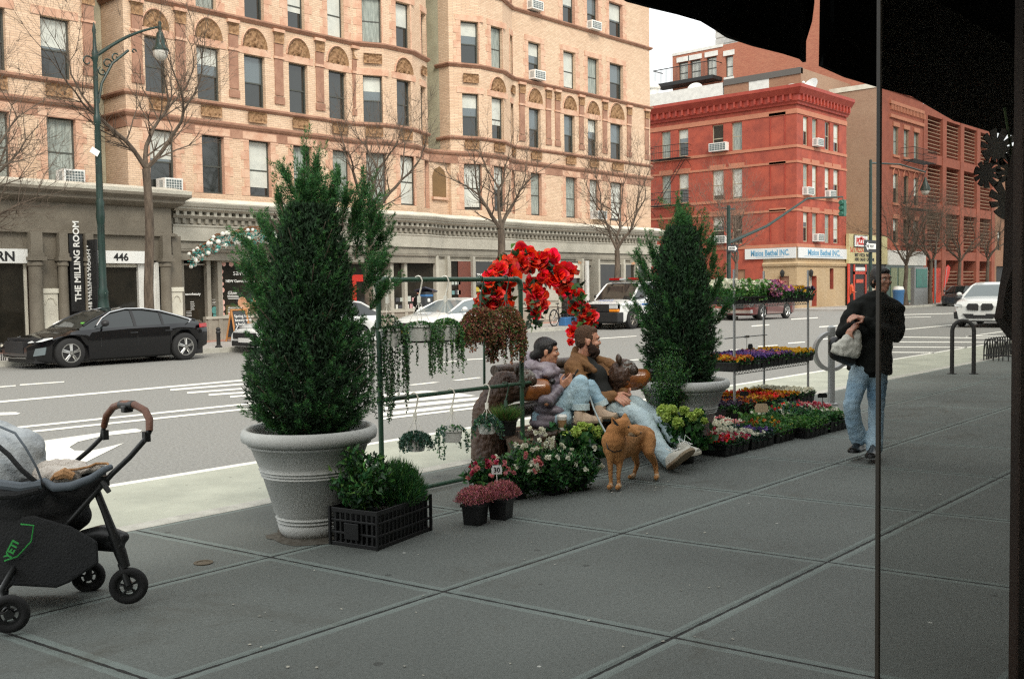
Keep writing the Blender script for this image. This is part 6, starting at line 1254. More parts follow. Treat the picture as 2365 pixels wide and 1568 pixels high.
def hanging(lab,px,zbar,ztop,r,h,color,plant,seed,wires='wire_white',group='hanging baskets on the pipe rack',yo=0.):
    x=aY(px,800,YR).x; y=YR+yo; t=thing('hanging_basket',lab,'hanging basket',(x,y,ztop-h),0,group); q=MB()
    q.lathe([(r*.74,ztop-h),(r*.78,ztop-h),(r*.97,ztop-.015),(r*1.04,ztop-.015),(r*1.04,ztop),(r*.95,ztop),(r*.93,ztop-.03),(.001,ztop-.03)],(x,y,0),24)
    for k in range(14):
        a=2*PI*k/14; q.tube([(x+r*.79*math.cos(a),y+r*.79*math.sin(a),ztop-h*.95),(x+r*.93*math.cos(a+.15),y+r*.93*math.sin(a+.15),ztop-h*.25)],.0025,3)
    q.build('pot',color,t,smooth=True,ang=40)
    q=MB(); hk=[(x+.0,y-.0,zbar-.13),(x+.012,y-.012,zbar-.06),(x+.012,y-.026,zbar-.01),(x,y-.02,zbar+.021),(x-.006,y,zbar+.028),(x-.012,y+.02,zbar+.02),(x-.012,y+.026,zbar-.012)]
    q.tube([Vector(p) for p in hk],.006,6); q.cbox((x,y,zbar-.15),(.012,.03,.05))
    for k in range(4):
        a=2*PI*k/4+.6; q.tube([(x,y,zbar-.16),(x+r*.98*math.cos(a),y+r*.98*math.sin(a),ztop-.005)],.0022,4)
    q.build('hanger',wires,t); plant(t,x,y,ztop,r,seed); return t
def trail(t,x,y,z,r,seed,strands,lmin,lmax,mats,w,L=.02,Wd=.014,mound=.05,sp=.016,dirs=None,nm=260):
    rs=np.random.RandomState(seed); C=[];D=[];q=MB()
    for k in range(strands):
        a=rs.uniform(0,2*PI) if dirs is None else rs.uniform(*dirs); p=np.array([x+r*.8*math.cos(a),y+r*.8*math.sin(a),z+.01]); out=np.array([math.cos(a),math.sin(a),0]); ln_=rs.uniform(lmin,lmax); pts=[p]; s=0; d=out*.8+np.array([0,0,.5])
        while s<ln_: d=unit(d*.72+np.array([0,0,-.42])+rs.normal(size=3)*.09); p=p+d*sp; s+=sp; pts.append(p); 
        for i,pp in enumerate(pts):
            for j in range(3): C.append(pp+rs.normal(size=3)*.003); D.append(rs.normal(size=3)*.7+np.array([0,0,-.2]))
        q.tube([tuple(p) for p in pts[::3]+[pts[-1]]],.0013,3,cap=False)
    u=unit(rs.normal(size=(nm,3))); u[:,2]=np.abs(u[:,2]); M=np.array([x,y,z-.01])+u*np.array([r*.98,r*.98,mound]); C+=list(M); D+=list(u+rs.normal(size=(nm,3))*.6)
    C=np.array(C);D=np.array(D); leafmesh('foliage',C,D,rs.uniform(.7,1.25,len(C))*L,rs.uniform(.8,1.2,len(C))*Wd,mats,t,mi=rs.choice(len(mats),size=len(C),p=w),seed=seed); q.build('stem','stem',t)
G2=['leaf_mid','leaf_dark','leaf_blue']; 
hanging('white hanging basket nearest the big cypress with long dark ivy trailing over its side',897,zt,.0+1.27,.10,.13,'plastic_white',lambda t,x,y,z,r,s:trail(t,x,y,z,r,s,34,.35,.72,['leaf_dark','leaf_mid'],[.7,.3],mound=.1,nm=420),1)
hanging('white hanging basket with pearl-like green strings trailing down, second along the top bar',970,zt,1.285,.095,.12,'plastic_white',lambda t,x,y,z,r,s:trail(t,x,y,z,r,s,26,.1,.44,['leaf_mid','leaf_dark'],[.6,.4],L=.016,Wd=.013,mound=.03),2)
hanging('basket hidden under a full skirt of small green trailing leaves, middle of top bar',1031,zt,1.28,.095,.12,'plastic_white',lambda t,x,y,z,r,s:trail(t,x,y,z,r,s,48,.12,.45,['leaf_mid','leaf_dark','leaf_lite'],[.6,.2,.2],L=.017,Wd=.013,mound=.05,nm=500),3)
RM=['leaf_maroon','leaf_rust','leaf_olive','leaf_mid']
hanging('hanging basket overflowing with reddish maroon small-leaved creeper below the flower arch',1112,zt,1.30,.12,.12,'plastic_black',lambda t,x,y,z,r,s:trail(t,x,y,z,r*1.15,s,150,.1,.27,RM,[.4,.3,.2,.1],L=.022,Wd=.017,mound=.10,nm=1500),4,wires='pipe_green')
hanging('rusty creeper basket with greener long strands next to the right rack post'.replace('right','far'),1170,zt,1.29,.11,.12,'plastic_black',lambda t,x,y,z,r,s:trail(t,x,y,z,r*1.1,s,110,.16,.4,RM,[.25,.3,.3,.15],L=.022,Wd=.017,mound=.11,nm=1200),5,wires='pipe_green')
hanging('small white basket of blue-green succulent rosettes nearest the black crate',955,.745,.43,.085,.10,'plastic_white',lambda t,x,y,z,r,s:trail(t,x,y,z,r*1.1,s,70,.04,.12,['leaf_blue','leaf_dark'],[.8,.2],L=.02,Wd=.014,mound=.05,nm=500),6)
hanging('small white mesh-patterned basket with a few drooping succulent stems',1040,.745,.45,.085,.10,'plastic_white',lambda t,x,y,z,r,s:trail(t,x,y,z,r,s,9,.1,.24,['leaf_blue','leaf_mid'],[.6,.4],L=.024,Wd=.016,mound=.03,nm=60,dirs=(-.8,3.9)),7)
hanging('small white basket with a bluish succulent mound beside the black grassy one',1122,.745,.46,.08,.09,'plastic_white',lambda t,x,y,z,r,s:trail(t,x,y,z,r,s,24,.04,.16,['leaf_blue','leaf_mid'],[.8,.2],L=.024,Wd=.017,mound=.07,nm=300),8)
def grassy(t,x,y,z,r,s):
    rs=np.random.RandomState(s); n=1600; a=rs.uniform(0,2*PI,n); rr=np.sqrt(rs.uniform(0,1,n))*r*.9; C=np.stack([x+rr*np.cos(a),y+rr*np.sin(a),np.full(n,z-.02)+rs.uniform(0,.06,n)],1); D=np.stack([np.cos(a)*rr/r*1.1,np.sin(a)*rr/r*1.1,np.ones(n)],1)+rs.normal(size=(n,3))*.25; leafmesh('foliage',C,D,rs.uniform(.05,.13,n),.005,['leaf_lite','leaf_mid','leaf_olive'],t,mi=rs.choice(3,size=n),shape='needle',seed=s)
hanging('black basket of feathery light green grass hanging against the rack post',1166,.745,.46,.095,.13,'plastic_black',grassy,9,wires='pipe_green')
# ---- red flower arch over the bench
AY=6.05; arch=[(1118,722),(1122,690),(1138,652),(1165,618),(1205,598),(1245,603),(1280,625),(1305,650),(1325,685),(1345,722),(1362,750)]
fa=thing('flower_arch','arch of large red artificial camellias and dark leaves above the bear bench','flower arch',tuple(aY(1240,760,AY))); rs=np.random.RandomState(12); fl=[];lf=[]
q=MB(); pth=[aY(x,y,AY) for x,y in arch]; q.tube([(pth[0].x-.02,AY,0.3)]+pth+[(pth[-1].x+.12,AY,.5)],.012,6); q.build('hoop','pipe_green',fa,smooth=True)
def along(pl,n,sx,sy,sd,seed):
    r_=random.Random(seed); out=[]
    for k in range(n):
        f=(k+r_.random())/n*(len(pl)-1)*.9999; i=int(f); g_=f-i; out.append(aY(pl[i][0]+(pl[i+1][0]-pl[i][0])*g_+r_.gauss(0,sx),pl[i][1]+(pl[i+1][1]-pl[i][1])*g_+r_.gauss(0,sy),AY+r_.gauss(0,sd)))
    return out
def rose(C,D,M,U,c,r,mi,seed):
    rs_=np.random.RandomState(seed); ax=unit(np.array([-.75,-.66,.15])+rs_.normal(size=3)*.5); s=unit(np.cross(ax,[0,0,1.])); s2=np.cross(ax,s)
    for lay,(n_,tilt,ln_) in enumerate(((6,.15,1.),(7,.6,.88),(6,1.2,.7),(5,2.4,.5))):
        for k in range(n_):
            a=2*PI*k/n_+lay*.6+rs_.uniform(-.2,.2); d=s*math.cos(a)+s2*math.sin(a)+ax*tilt; C.append(np.array(c)-ax*r*.25); D.append(d); U.append(r*ln_); M.append(mi)
C=[];D=[];M=[];U=[]
pts=[(p,r_) for p,r_ in zip(along(arch[2:8],52,12,11,.06,3),[.09]*52)]
pts+=[(p,.09) for p in along([(1118,722),(1124,700),(1135,672)],8,8,6,.04,5)]+[(p,.085) for p in along([(1325,685),(1345,722),(1362,750)],10,9,7,.04,6)]+[(p,.085) for p in along([(1222,650),(1228,672),(1238,700),(1240,720)],12,9,5,.04,7)]+[(p,.08) for p in along([(1160,660),(1168,690),(1172,715)],7,7,6,.04,8)]+[(aY(1322,765,AY),.085),(aY(1345,748,AY),.09),(aY(1368,748,AY),.08),(aY(1318,790,AY),.05)]
for i,(p,r_) in enumerate(pts): rose(C,D,M,U,p,r_*(.8+.4*rs.rand()),int(rs.rand()<.35),i)
U=np.array(U); leafmesh('blossom',np.array(C),np.array(D),U,U*1.15,['flw_red','flw_coral'],fa,mi=M,seed=4,fold=-.14,shape='petal')
C=[np.array(p) for p in along(arch,460,12,11,.06,9)]+[np.array(p) for p in along([(1222,650),(1230,700),(1240,735),(1232,750)],70,9,8,.05,10)]+[np.array(p) for p in along([(1150,640),(1165,690),(1170,720)],60,9,8,.05,11)]
n=len(C); D=rs.normal(size=(n,3))+np.array([-.3,-.4,0]); leafmesh('foliage',C,D,rs.uniform(.05,.11,n),rs.uniform(.035,.06,n),['leaf_dark','leaf_mid','leaf_lite'],fa,mi=rs.choice(3,size=n,p=[.75,.19,.06]),seed=5)
# ---- crate with two shrubs
cr=thing('black_crate','black lattice plastic crate on the pavement against the big planter','crate',(3.89,4.58,0),math.atan2(.12,.55),local=True); q=MB(); Lc,Wc,Hc=.57,.36,.235
for a,b_,c,d in((0,Lc,0,.012),(0,Lc,Wc-.012,Wc),(0,.012,0,Wc),(Lc-.012,Lc,0,Wc)):
    for z0,z1 in((0,.025),(.075,.09),(.15,.165),(.205,Hc)): q.box(a,b_,c,d,z0,z1)
    if d-c<.1:
        for k in range(15): x=a+(b_-a)*k/14; q.box(max(0,x-.008),min(Lc,x+.008),c+.002,d-.002,0,Hc)
    else:
        for k in range(10): y=c+(d-c)*k/9; q.box(a+.002,b_-.002,max(0,y-.008),min(Wc,y+.008),0,Hc)
for x in(0,Lc): 
    for y in(0,Wc): q.box(x-.008,x+.008,y-.008,y+.008,0,Hc+.004)
q.box(.015,Lc-.015,.015,Wc-.015,.01,.03); q.box(.02,.24,.03,Wc-.03,.03,.17); q.box(.30,Lc-.02,.03,Wc-.03,.03,.17); q.box(-.016,-.006,.13,.24,.05,.15); q.box(.03,Lc-.03,.02,.03,.03,.21); q.box(.03,Lc-.03,Wc-.03,Wc-.02,.03,.21); q.box(.02,.03,.02,Wc-.02,.03,.21); q.box(Lc-.03,Lc-.02,.02,Wc-.02,.03,.21)
q.build('frame','plastic_black',cr,bevel=.003)
Rz=Matrix.Rotation(math.atan2(.12,.55),4,'Z'); cc=lambda x,y,z:tuple(Vector((3.89,4.58,0))+Rz@Vector((x,y,z)))
bush('leafy_shrub','glossy broad-leaved green shrub standing in the black crate',cc(.11,.2,.42),(.2,.2,.25),1500,['leaf_mid','leaf_dark','leaf_lite'],[.5,.33,.17],.05,.022,seed=2)
t,_=bush('leafy_shrub','dark round-leaved upright shrub at the back of the black crate',cc(.30,.30,.42),(.17,.1,.22),700,['leaf_dark','leaf_mid'],[.75,.25],.032,.02,seed=6)
rs=np.random.RandomState(8); t=thing('juniper','fine feathery dark green juniper at the street end of the black crate','shrub',cc(.42,.16,.2)); n=6500; c0=np.array(cc(.42,.16,.2)); u=unit(rs.normal(size=(n,3))); u[:,2]=np.abs(u[:,2]); C=c0+u*np.array([.2,.19,.26])*rs.uniform(.3,1,(n,1))**.6; leafmesh('foliage',C,u*.6+np.array([0,0,.8])+rs.normal(size=(n,3))*.35,rs.uniform(.03,.06,n),.006,['leaf_mid','cyp','leaf_lite'],t,mi=rs.choice(3,size=n,p=[.5,.4,.1]),shape='needle',seed=3)
# ---- heathers, azaleas, hydrangeas
def npot(t,x,y,s,h,sq=True):
    q=MB(); n_=4 if sq else 20; 
    if sq: q.T=Matrix.Translation((x,y,0))@Matrix.Rotation(.3,4,'Z'); rings=[[(a*s*f,b_*s*f,z) for a,b_ in((-1,-1),(1,-1),(1,1),(-1,1))] for f,z in((.4,0),(.46,h*.85),(.52,h*.85),(.52,h),(.45,h),(.44,h-.02))]; q.loft(rings); q.T=None
    else: q.lathe([(s*.38,0),(s*.46,h*.85),(s*.51,h*.85),(s*.51,h),(s*.45,h),(s*.44,h-.02)],(x,y,0),n_)
    return q.build('pot','plastic_black',t,smooth=not sq,bevel=.003)
def heather(lab,px,py,sx,seed):
    g=G(px,py); y=g.y+.06; x=g.x+.03; t=thing('heather_plant',lab,'potted plant',(x,y,0),0,'potted heathers beside the crate'); npot(t,x,y,.145,.14); rs=np.random.RandomState(seed); n=2600; u=unit(rs.normal(size=(n,3))); u[:,2]=np.abs(u[:,2]); C=np.array([x,y,.15])+u*np.array([.13*sx,.12,.1])*rs.uniform(.35,1,(n,1))**.5
    leafmesh('blossom',C,u*.5+np.array([0,0,.7])+rs.normal(size=(n,3))*.5,rs.uniform(.012,.024,n),.008,['flw_heather','flw_pink','leaf_olive'],t,mi=rs.choice(3,size=n,p=[.72,.16,.12]),seed=seed); return t
heather('pink heather in a black pot nearer the crate',1106,1214,1.1,1); heather('pink heather in a black pot with the price marker behind it',1166,1201,1.15,2)
def azalea(lab,px,py,R,h,fm,nf,seed,name='azalea_plant',group='potted azaleas in front of the bench'):
    g=G(px,py); t=thing(name,lab,'potted plant',tuple(g),0,group); npot(t,g.x,g.y,.17,.15,False); t,tips=bush('','',(g.x,g.y,h),R,3400,['leaf_dark','leaf_mid','leaf_lite'],[.42,.5,.08],.045,.02,seed=seed,parent=t,dens=.38)
    rs=np.random.RandomState(seed); u=unit(rs.normal(size=(nf,3))); u[:,2]=np.abs(u[:,2])*.9-.1; u[:,1]-=.3; u=unit(u); C=np.array([g.x,g.y,h])+u*np.array(R)*rs.uniform(.85,1.08,(nf,1)); petals(t,C,.026,fm,name='blossom',n=9,seed=seed,flat=.8); return t
azalea('small azalea with coral pink blooms behind the heathers',1125,1165,(.17,.15,.13),.22,['flw_hot','flw_pink'],26,21)
azalea('low azalea with pale pink buds between coral azalea and white ones',1195,1150,(.2,.17,.2),.21,['flw_pink','flw_white'],26,22)
azalea('white-budded azalea next to the pale pink one, under the rack post',1228,1128,(.26,.2,.24),.23,['flw_white'],30,23)
azalea('white-budded azalea in front of the lime hydrangeas',1275,1140,(.24,.18,.21),.19,['flw_white'],22,24)
azalea('bushy azalea with few white buds below the lime hydrangea heads, nearest the dog',1335,1130,(.23,.17,.19),.17,['flw_white'],8,25)
def hydrangea(lab,px,py,hts,seed,R=(.22,.2,.2),h=.3):
    g=G(px,py); t=thing('hydrangea_plant',lab,'potted plant',tuple(g),0,'lime hydrangeas round the bench'); npot(t,g.x,g.y,.2,.16,False); t,tips=bush('','',(g.x,g.y,h),R,1700,['leaf_mid','leaf_dark'],[.68,.32],.085,.06,seed=seed,parent=t,dens=.38)
    dep=g.dot(Vector((FW.x,FW.y,0)).normalized())
    for i,(x,y,r_) in enumerate(hts):
        c=aD(x,y,dep-.05+.1*math.sin(i*2.3)); petals(t,[c],r_*1.6,['flw_lime'],name='flower_head',n=150,ball=True,seed=seed+i)
    return t
hydrangea('lime-headed hydrangea standing at the bench foot, nearer the rack post',1290,1075,[(1275,1004,.035),(1300,995,.04),(1310,1008,.036),(1325,1003,.03),(1292,1012,.03)],31,R=(.28,.2,.2),h=.22)
hydrangea('lime-headed hydrangea standing just behind the dog',1352,1085,[(1345,985,.036),(1362,990,.036),(1330,996,.034),(1375,1003,.034),(1325,1026,.033),(1383,992,.03),(1362,1012,.03)],37,R=(.27,.2,.2),h=.22)
hydrangea('lime-headed hydrangea in front of the shaded planter beyond the shoes',1582,1068,[(1534,950,.05),(1556,968,.042),(1566,978,.042),(1552,946,.038),(1580,948,.035),(1597,962,.035),(1612,954,.035),(1627,972,.025),(1540,962,.035)],47,R=(.31,.22,.24),h=.28)
# climbing box shrub at the foot of the second cypress
t,_=bush('trailing_box_shrub','light airy small-leaved shrub spilling beside the shaded planter behind the seated man',tuple(aD(1545,872,9.05)),(.26,.24,.42),6000,['leaf_mid','leaf_dark','leaf_lite'],[.5,.4,.1],.024,.011,seed=77,cat='shrub',stems=30,dens=.6)
q=MB(); c=aD(1545,1000,9.05); q.tube([(c.x,c.y,0),(c.x+.02,c.y,.2),(c.x,c.y,.5)],[.02,.015,.01],6); q.lathe([(.09,0),(.12,.2),(.125,.2),(.1,.18)],(c.x,c.y,0),18); q.build('pot','plastic_black',t)
# ---- wire shelf with flower trays
SX0,SX1,SY0,SY1=9.6,11.38,5.4,5.98
sh=thing('wire_shelf','tall galvanised wire shelving with three tiers of flower trays','shelf',((SX0+SX1)/2,(SY0+SY1)/2,0)); 
for x,y in((SX0,SY0),(SX1-.02,SY0),(SX0,SY1),(SX1-.02,SY1)): q=MB(); q.tube([(x,y,0),(x,y,1.72)],.0145,8); q.build('post','galv',sh,smooth=True,ang=50)
TZ=(.14,.63,1.35)
for z in TZ:
    q=MB()
    for y in(SY0,SY1): q.tube([(SX0,y,z),(SX1,y,z)],.006,5); q.tube([(SX0,y,z-.035),(SX1,y,z-.035)],.005,5); q.tube([(SX0+(SX1-SX0)*k/56,y,z-.035*(k%2)) for k in range(57)],.0035,3)
    for x in(SX0,SX1): q.tube([(x,SY0,z),(x,SY1,z)],.006,5)
    for k in range(30): x=SX0+(SX1-SX0)*(k+.5)/30; q.tube([(x,SY0,z),(x,SY1,z)],.003,3)
    q.build('wire_tier','galv',sh)
q=MB(); z=1.55-(783-655)*11.6/2330; q.tube([(SX0+.8,SY1,z+.02),(SX1+.06,SY1,z+.02)],.008,5); q.tube([(SX1-.45,SY1,z),(SX1-.45,SY1,z-.25)],.004,4); q.cbox((SX1-.45,SY1,z+.02),(.09,.02,.03)); q.build('price_rail','galv',sh)
GT='flower trays on the wire shelf'
wS=(SX1-SX0)/3
for i,(cells,lab,lf_,rise) in enumerate((([['flw_white'],['flw_white','leaf_lite']],'top-tier tray of white-flowered leafy plants by the cypress',('leaf_mid','leaf_lite'),.13),([['leaf_lite','flw_white'],['flw_mauve','flw_pink']],'top-tier tray of green seedlings ending in mauve stocks',('leaf_mid','leaf_lite'),.12),([['flw_mauve'],['flw_yellow','flw_night'],['flw_night','flw_purple']],'top-tier tray of black and yellow pansies at the open end',('leaf_mid','leaf_dark'),.07))):
    trays('flower_tray',lab,SX0+.01+i*wS-.05,SX0+(i+1)*wS+.0+(.06 if i==2 else -.06),SY0-.04,SY1-.02,TZ[2]+.008,.07,cells,seed=60+i,leaf=lf_,ld=1100,fd=60 if i else 34,rise=rise,group=GT,fr=.026)
t=bush('mauve_stock','tall mauve stock flowers rising from the top shelf before the pansies',tuple(aD(1783,668,11.3)),(.12,.1,.1),300,['leaf_mid','flw_mauve','flw_pink'],[.3,.5,.2],.035,.025,seed=5)
for i,(cells,lab) in enumerate((([['flw_orange','flw_yellow'],['flw_orange'],['flw_purple']],'middle-tier tray of orange and purple pansies in the cypress shade'),([['flw_purple'],['flw_purple','flw_mauve']],'middle-tier tray of violet pansies between orange and yellow ones'),([['flw_yellow','flw_purple'],['flw_yellow'],['flw_yellow']],'middle-tier tray of bright yellow pansies at the open end'))):
    trays('flower_tray',lab,SX0+.01+i*wS-.05,SX0+(i+1)*wS+(.06 if i==2 else -.06),SY0-.04,SY1-.02,TZ[1]+.008,.09,cells,seed=70+i,leaf=('leaf_dark','leaf_mid'),ld=1000,fd=70,rise=.045,group=GT)
for i,(cells,lab) in enumerate((([['flw_night'],['flw_orange','flw_night']],'bottom-tier tray of very dark pansies beside the shaded planter'),([['flw_orange','flw_yellow'],['flw_orange','flw_red']],'bottom-tier tray of rusty orange pansies'),([['flw_yellow','flw_orange'],['flw_white'],['flw_white']],'bottom-tier tray of yellow then white pansies at the open end'))):
    trays('flower_tray',lab,SX0-.35+.01+i*(wS+.12)-.02,SX0-.35+(i+1)*(wS+.12)-.06,SY0-.1,SY1-.02,TZ[0]+.008,.12,cells,seed=80+i,leaf=('leaf_dark','leaf_mid'),ld=1000,fd=62,rise=.045,group=GT)
# ---- ground trays
GG='flower trays on the pavement'
for i,(x0,x1,y0,y1,cells,lab,rise,lf_) in enumerate(((8.02,8.45,4.6,5.0,[['flw_red','flw_hot'],['flw_hot','flw_white']],'pavement tray of red and dark pink flowers at the outer corner by the shoes',.05,('leaf_dark','leaf_mid')),(8.12,8.6,5.02,5.4,[['flw_red'],['flw_hot','flw_white']],'pavement tray of red and white flowers behind the outer corner tray',.06,('leaf_mid','leaf_dark')),
  (8.5,8.95,4.6,5.0,[['flw_white'],['flw_purple','leaf_blue']],'pavement tray of white flowers with some violet',.05,('leaf_dark','leaf_blue')),(8.65,9.2,5.02,5.4,[['flw_white'],['flw_white','flw_pink']],'pavement tray packed with white daisies',.07,('leaf_mid','leaf_blue')),
  (9.0,9.4,4.6,5.0,[['flw_orange','leaf_mid'],['flw_yellow','leaf_mid']],'pavement tray of mostly green plants with a few orange flowers',.07,('leaf_mid','leaf_lite')),(9.25,9.75,4.85,5.28,[['leaf_lite'],['leaf_mid','flw_white']],'pavement tray of fresh green herbs in the middle of the row',.1,('leaf_mid','leaf_lite')),
  (9.45,9.95,4.5,4.82,[['leaf_lite'],['leaf_mid']],'pavement tray of low green seedlings along the front edge',.08,('leaf_mid','leaf_lite')),(9.8,10.3,4.85,5.28,[['leaf_lite','flw_red'],['leaf_blue']],'pavement tray of taller grey-green herbs with red tips',.13,('leaf_blue','leaf_mid')),
  (10.0,10.5,4.5,4.82,[['leaf_mid'],['leaf_lite','flw_white']],'pavement tray of dark leafy seedlings near the far end of the front edge',.07,('leaf_dark','leaf_mid')),(10.35,10.85,4.85,5.28,[['flw_white','flw_hot'],['flw_hot','flw_pink']],'pavement tray with a few white and hot pink flowers at the far end',.08,('leaf_dark','leaf_mid')))):
    trays('flower_tray',lab,x0,x1,y0,y1,.0,.11,cells,seed=90+i,leaf=lf_,ld=1300,fd=44 if 'green' not in lab else 14,rise=rise,group=GG)
# price markers
def marker(lab,p,h,txt,w_=.055,hh=.05,m_='sign_white',stake='wire_white',tm='sign_black',yaw=0.):
    t=thing('price_marker',lab,'price tag',(p[0],p[1],p[2]),rad(-48+yaw),None,local=True); q=MB(); q.tube([(0,0,0),(0,0,h)],.004,5); q.build('stake',stake,t); q=MB(); q.extr([(-w_/2,0,h),(w_/2,0,h),(w_/2*1.08,0,h+hh*.6),(w_/2*.8,0,h+hh),(-w_/2*.8,0,h+hh),(-w_/2*1.08,0,h+hh*.6)],(0,.004,0),0)
    if txt: text(q,txt,(0,-.0015,h+hh*.25),(1,0,0),hh*.75,align='CENTER',mi=1,depth=.001,off=.001)
    q.build('tag',[m_,tm],t); return t
p=G(1149,1192); marker('white price marker reading 30 standing behind the pink heather',(p.x,p.y,0),.29,'30',.07,.06)
p=G(1743,1010); marker('small black price marker in the red and white ground flowers',(8.62,4.85,.05),.22,'',.07,.05,'plastic_black','plastic_black'); p=(9.35,4.95,.05); marker('tan cardboard price card standing in the green herb trays',p,.2,'',.13,.09,'card','stem')
marker('black price marker at the dark pansies of the bottom tier',(9.72,5.35,.2),.16,'',.09,.05,'plastic_black','plastic_black'); marker('small tilted black price marker in the orange pansies of the middle tier',(9.95,5.4,.7),.15,'',.05,.06,'plastic_black','plastic_black'); marker('black price marker leaning at the far end of the ground trays',(10.45,4.8,.05),.26,'',.1,.05,'plastic_black','plastic_black')
# soil washed out from under the big planter
mat('soil_stain',(.06,.05,.035),.95,col2=(.12,.11,.09),ns=20)
q=MB(); r_=random.Random(2); q.poly([Vector((P1.x+(.27+r_.uniform(-.05,.06))*math.cos(a)-.03,P1.y+(.27+r_.uniform(-.05,.06))*math.sin(a)-.02,.003)) for a in [2*PI*k/30 for k in range(30)]]); struct(q.build('soil_stain','soil_stain'))
# fallen petals
q=MB(); r_=random.Random(6)
for k in range(80):
    x,y=(r_.uniform(1330,1560),r_.uniform(1095,1140)) if k<30 else (r_.uniform(500,1700),r_.uniform(1200,1560)); c=G(x,y,.003); s=r_.uniform(.003,.010); a=r_.uniform(0,6); q.poly([c+Vector((s*math.cos(a+t)*(1 if i%2 else .6),s*math.sin(a+t),.001*i)) for i,t in enumerate([0,1.3,2.5,3.6,5.])])
mat('petal_pale',(.42,.40,.33),.8); o=q.build('fallen_petals','petal_pale'); o['kind']='stuff'; o['label']='small pale fallen petals and specks scattered over the pavement slabs'; o['category']='petals'
# ================================================================ bench, people, dog
mat('skin',(.58,.31,.21),.5,col2=(.44,.2,.13),ns=14,sub=.15); mat('skin_w',(.50,.26,.16),.5,col2=(.44,.21,.13),ns=14,sub=.15); mat('hair_black',(.008,.007,.007),.45,bump=.5,bs=120,stretch=(1,1,.3)); mat('hair_brown',(.07,.035,.018),.7,col2=(.12,.06,.03),ns=60,bump=.9,bs=220); mat('beard',(.03,.014,.008),.85,col2=(.055,.025,.014),ns=80,bump=.9,bs=240)
mat('jacket_brown',(.20,.098,.034),.8,col2=(.13,.06,.02),ns=6,bump=.5,bs=35,contrast=(.4,.7)); mat('jacket_edge',(.2,.09,.03),.7); mat('shirt_black',(.008,.009,.008),.85); mat('puffer',(.19,.165,.195),.42,col2=(.13,.11,.135),ns=8,bump=.25,bs=25); mat('puffer_light',(.27,.235,.27),.45,bump=.2,bs=30)
mat('denim_light',(.52,.63,.64),.85,col2=(.36,.47,.52),ns=5,bump=.4,bs=50,contrast=(.35,.7)); mat('denim_blue',(.17,.30,.42),.85,col2=(.42,.54,.60),ns=4,bump=.4,bs=50,contrast=(.35,.68)); mat('denim_w',(.22,.37,.47),.85,col2=(.42,.56,.62),ns=4,bump=.4,bs=50); mat('suede',(.52,.40,.29),.8,col2=(.42,.31,.22),ns=8,bump=.2,bs=60); mat('canvas_white',(.62,.60,.52),.75,col2=(.52,.5,.43),ns=10); mat('rubber',(.60,.56,.46),.7); mat('sole_tan',(.22,.15,.09),.85,col2=(.35,.28,.19),ns=9); mat('coat_black',(.007,.0075,.0065),.85,col2=(.013,.014,.012),ns=5,bump=.3,bs=20,spec=.2); mat('leather_black',(.01,.01,.01),.35)
mat('dog_fur',(.54,.27,.10),.95,col2=(.40,.17,.055),ns=3,bump=.35,bs=110,stretch=(1,1,.5)); mat('dog_pale',(.6,.42,.26),.9,bump=.3,bs=110); mat('nose_black',(.01,.01,.01),.35); mat('leash',(.07,.11,.13),.6); mat('leash_l',(.3,.35,.35),.6); mat('cup_white',(.7,.68,.62),.5); mat('cup_sleeve',(.27,.16,.075),.8); mat('sock',(.6,.58,.52),.9)
mat('carved_dark',(.028,.016,.009),.4,col2=(.055,.03,.015),ns=12,bump=.8,bs=70,stretch=(1,1,.3),coat=.3); mat('carved_orange',(.28,.095,.02),.3,col2=(.10,.032,.01),ns=9,bump=.3,bs=50,coat=.5); mat('carved_grey',(.34,.33,.3),.5,col2=(.06,.055,.05),ns=16,bump=.9,bs=80,stretch=(1,1,.3)); mat('log',(.16,.105,.07),.8,col2=(.075,.05,.033),ns=7,bump=1.,bs=35,stretch=(1,1,.2)); mat('bear_brown',(.075,.036,.018),.5,col2=(.05,.022,.012),ns=10,bump=1.,bs=60,stretch=(1,1,.25),coat=.2)
V=lambda p:Vector(p)
def W(x,y,d): return aD(x,y,d)
# ---- bear bench
bb=thing('bear_bench','rustic carved log bench with two varnished bear heads as arm ends','bench',(7.2,5.75,0))
q=MB(); q.box(6.5,8.15,5.45,5.98,.25,.315); 
for k in range(3): q.tube([(6.45,5.5+k*.18,.28),(8.2,5.5+k*.18,.28)],.05,10)
q.build('seat','carved_dark',bb,smooth=True,ang=60,bevel=.01)
q=MB(); 
for i,(z) in enumerate((.44,.58,.72,.82)): q.tube([(6.6,6.03+.03*i,z),(7.3,6.05+.03*i,z+.015),(8.1,6.03+.03*i,z)],.068-.006*i,10)
q.build('backrest','carved_dark',bb,smooth=True,ang=60)
for lx in(6.55,8.1):
    q=MB(); lg=[(lx,5.72,0),(lx+.01,5.72,.14),(lx-.01,5.72,.28)]; q.tube(lg,[.19,.16,.17],14,0); q.tube([(lx,5.5,0),(lx,5.5,.26)],[.11,.1],12,0); q.tube([(lx,6.0,0),(lx,6.0,.4)],[.11,.1],12,0)
    fuse(q,'leg','log',bb,vox=.018,sm=3,disp=.008,ds=.05)
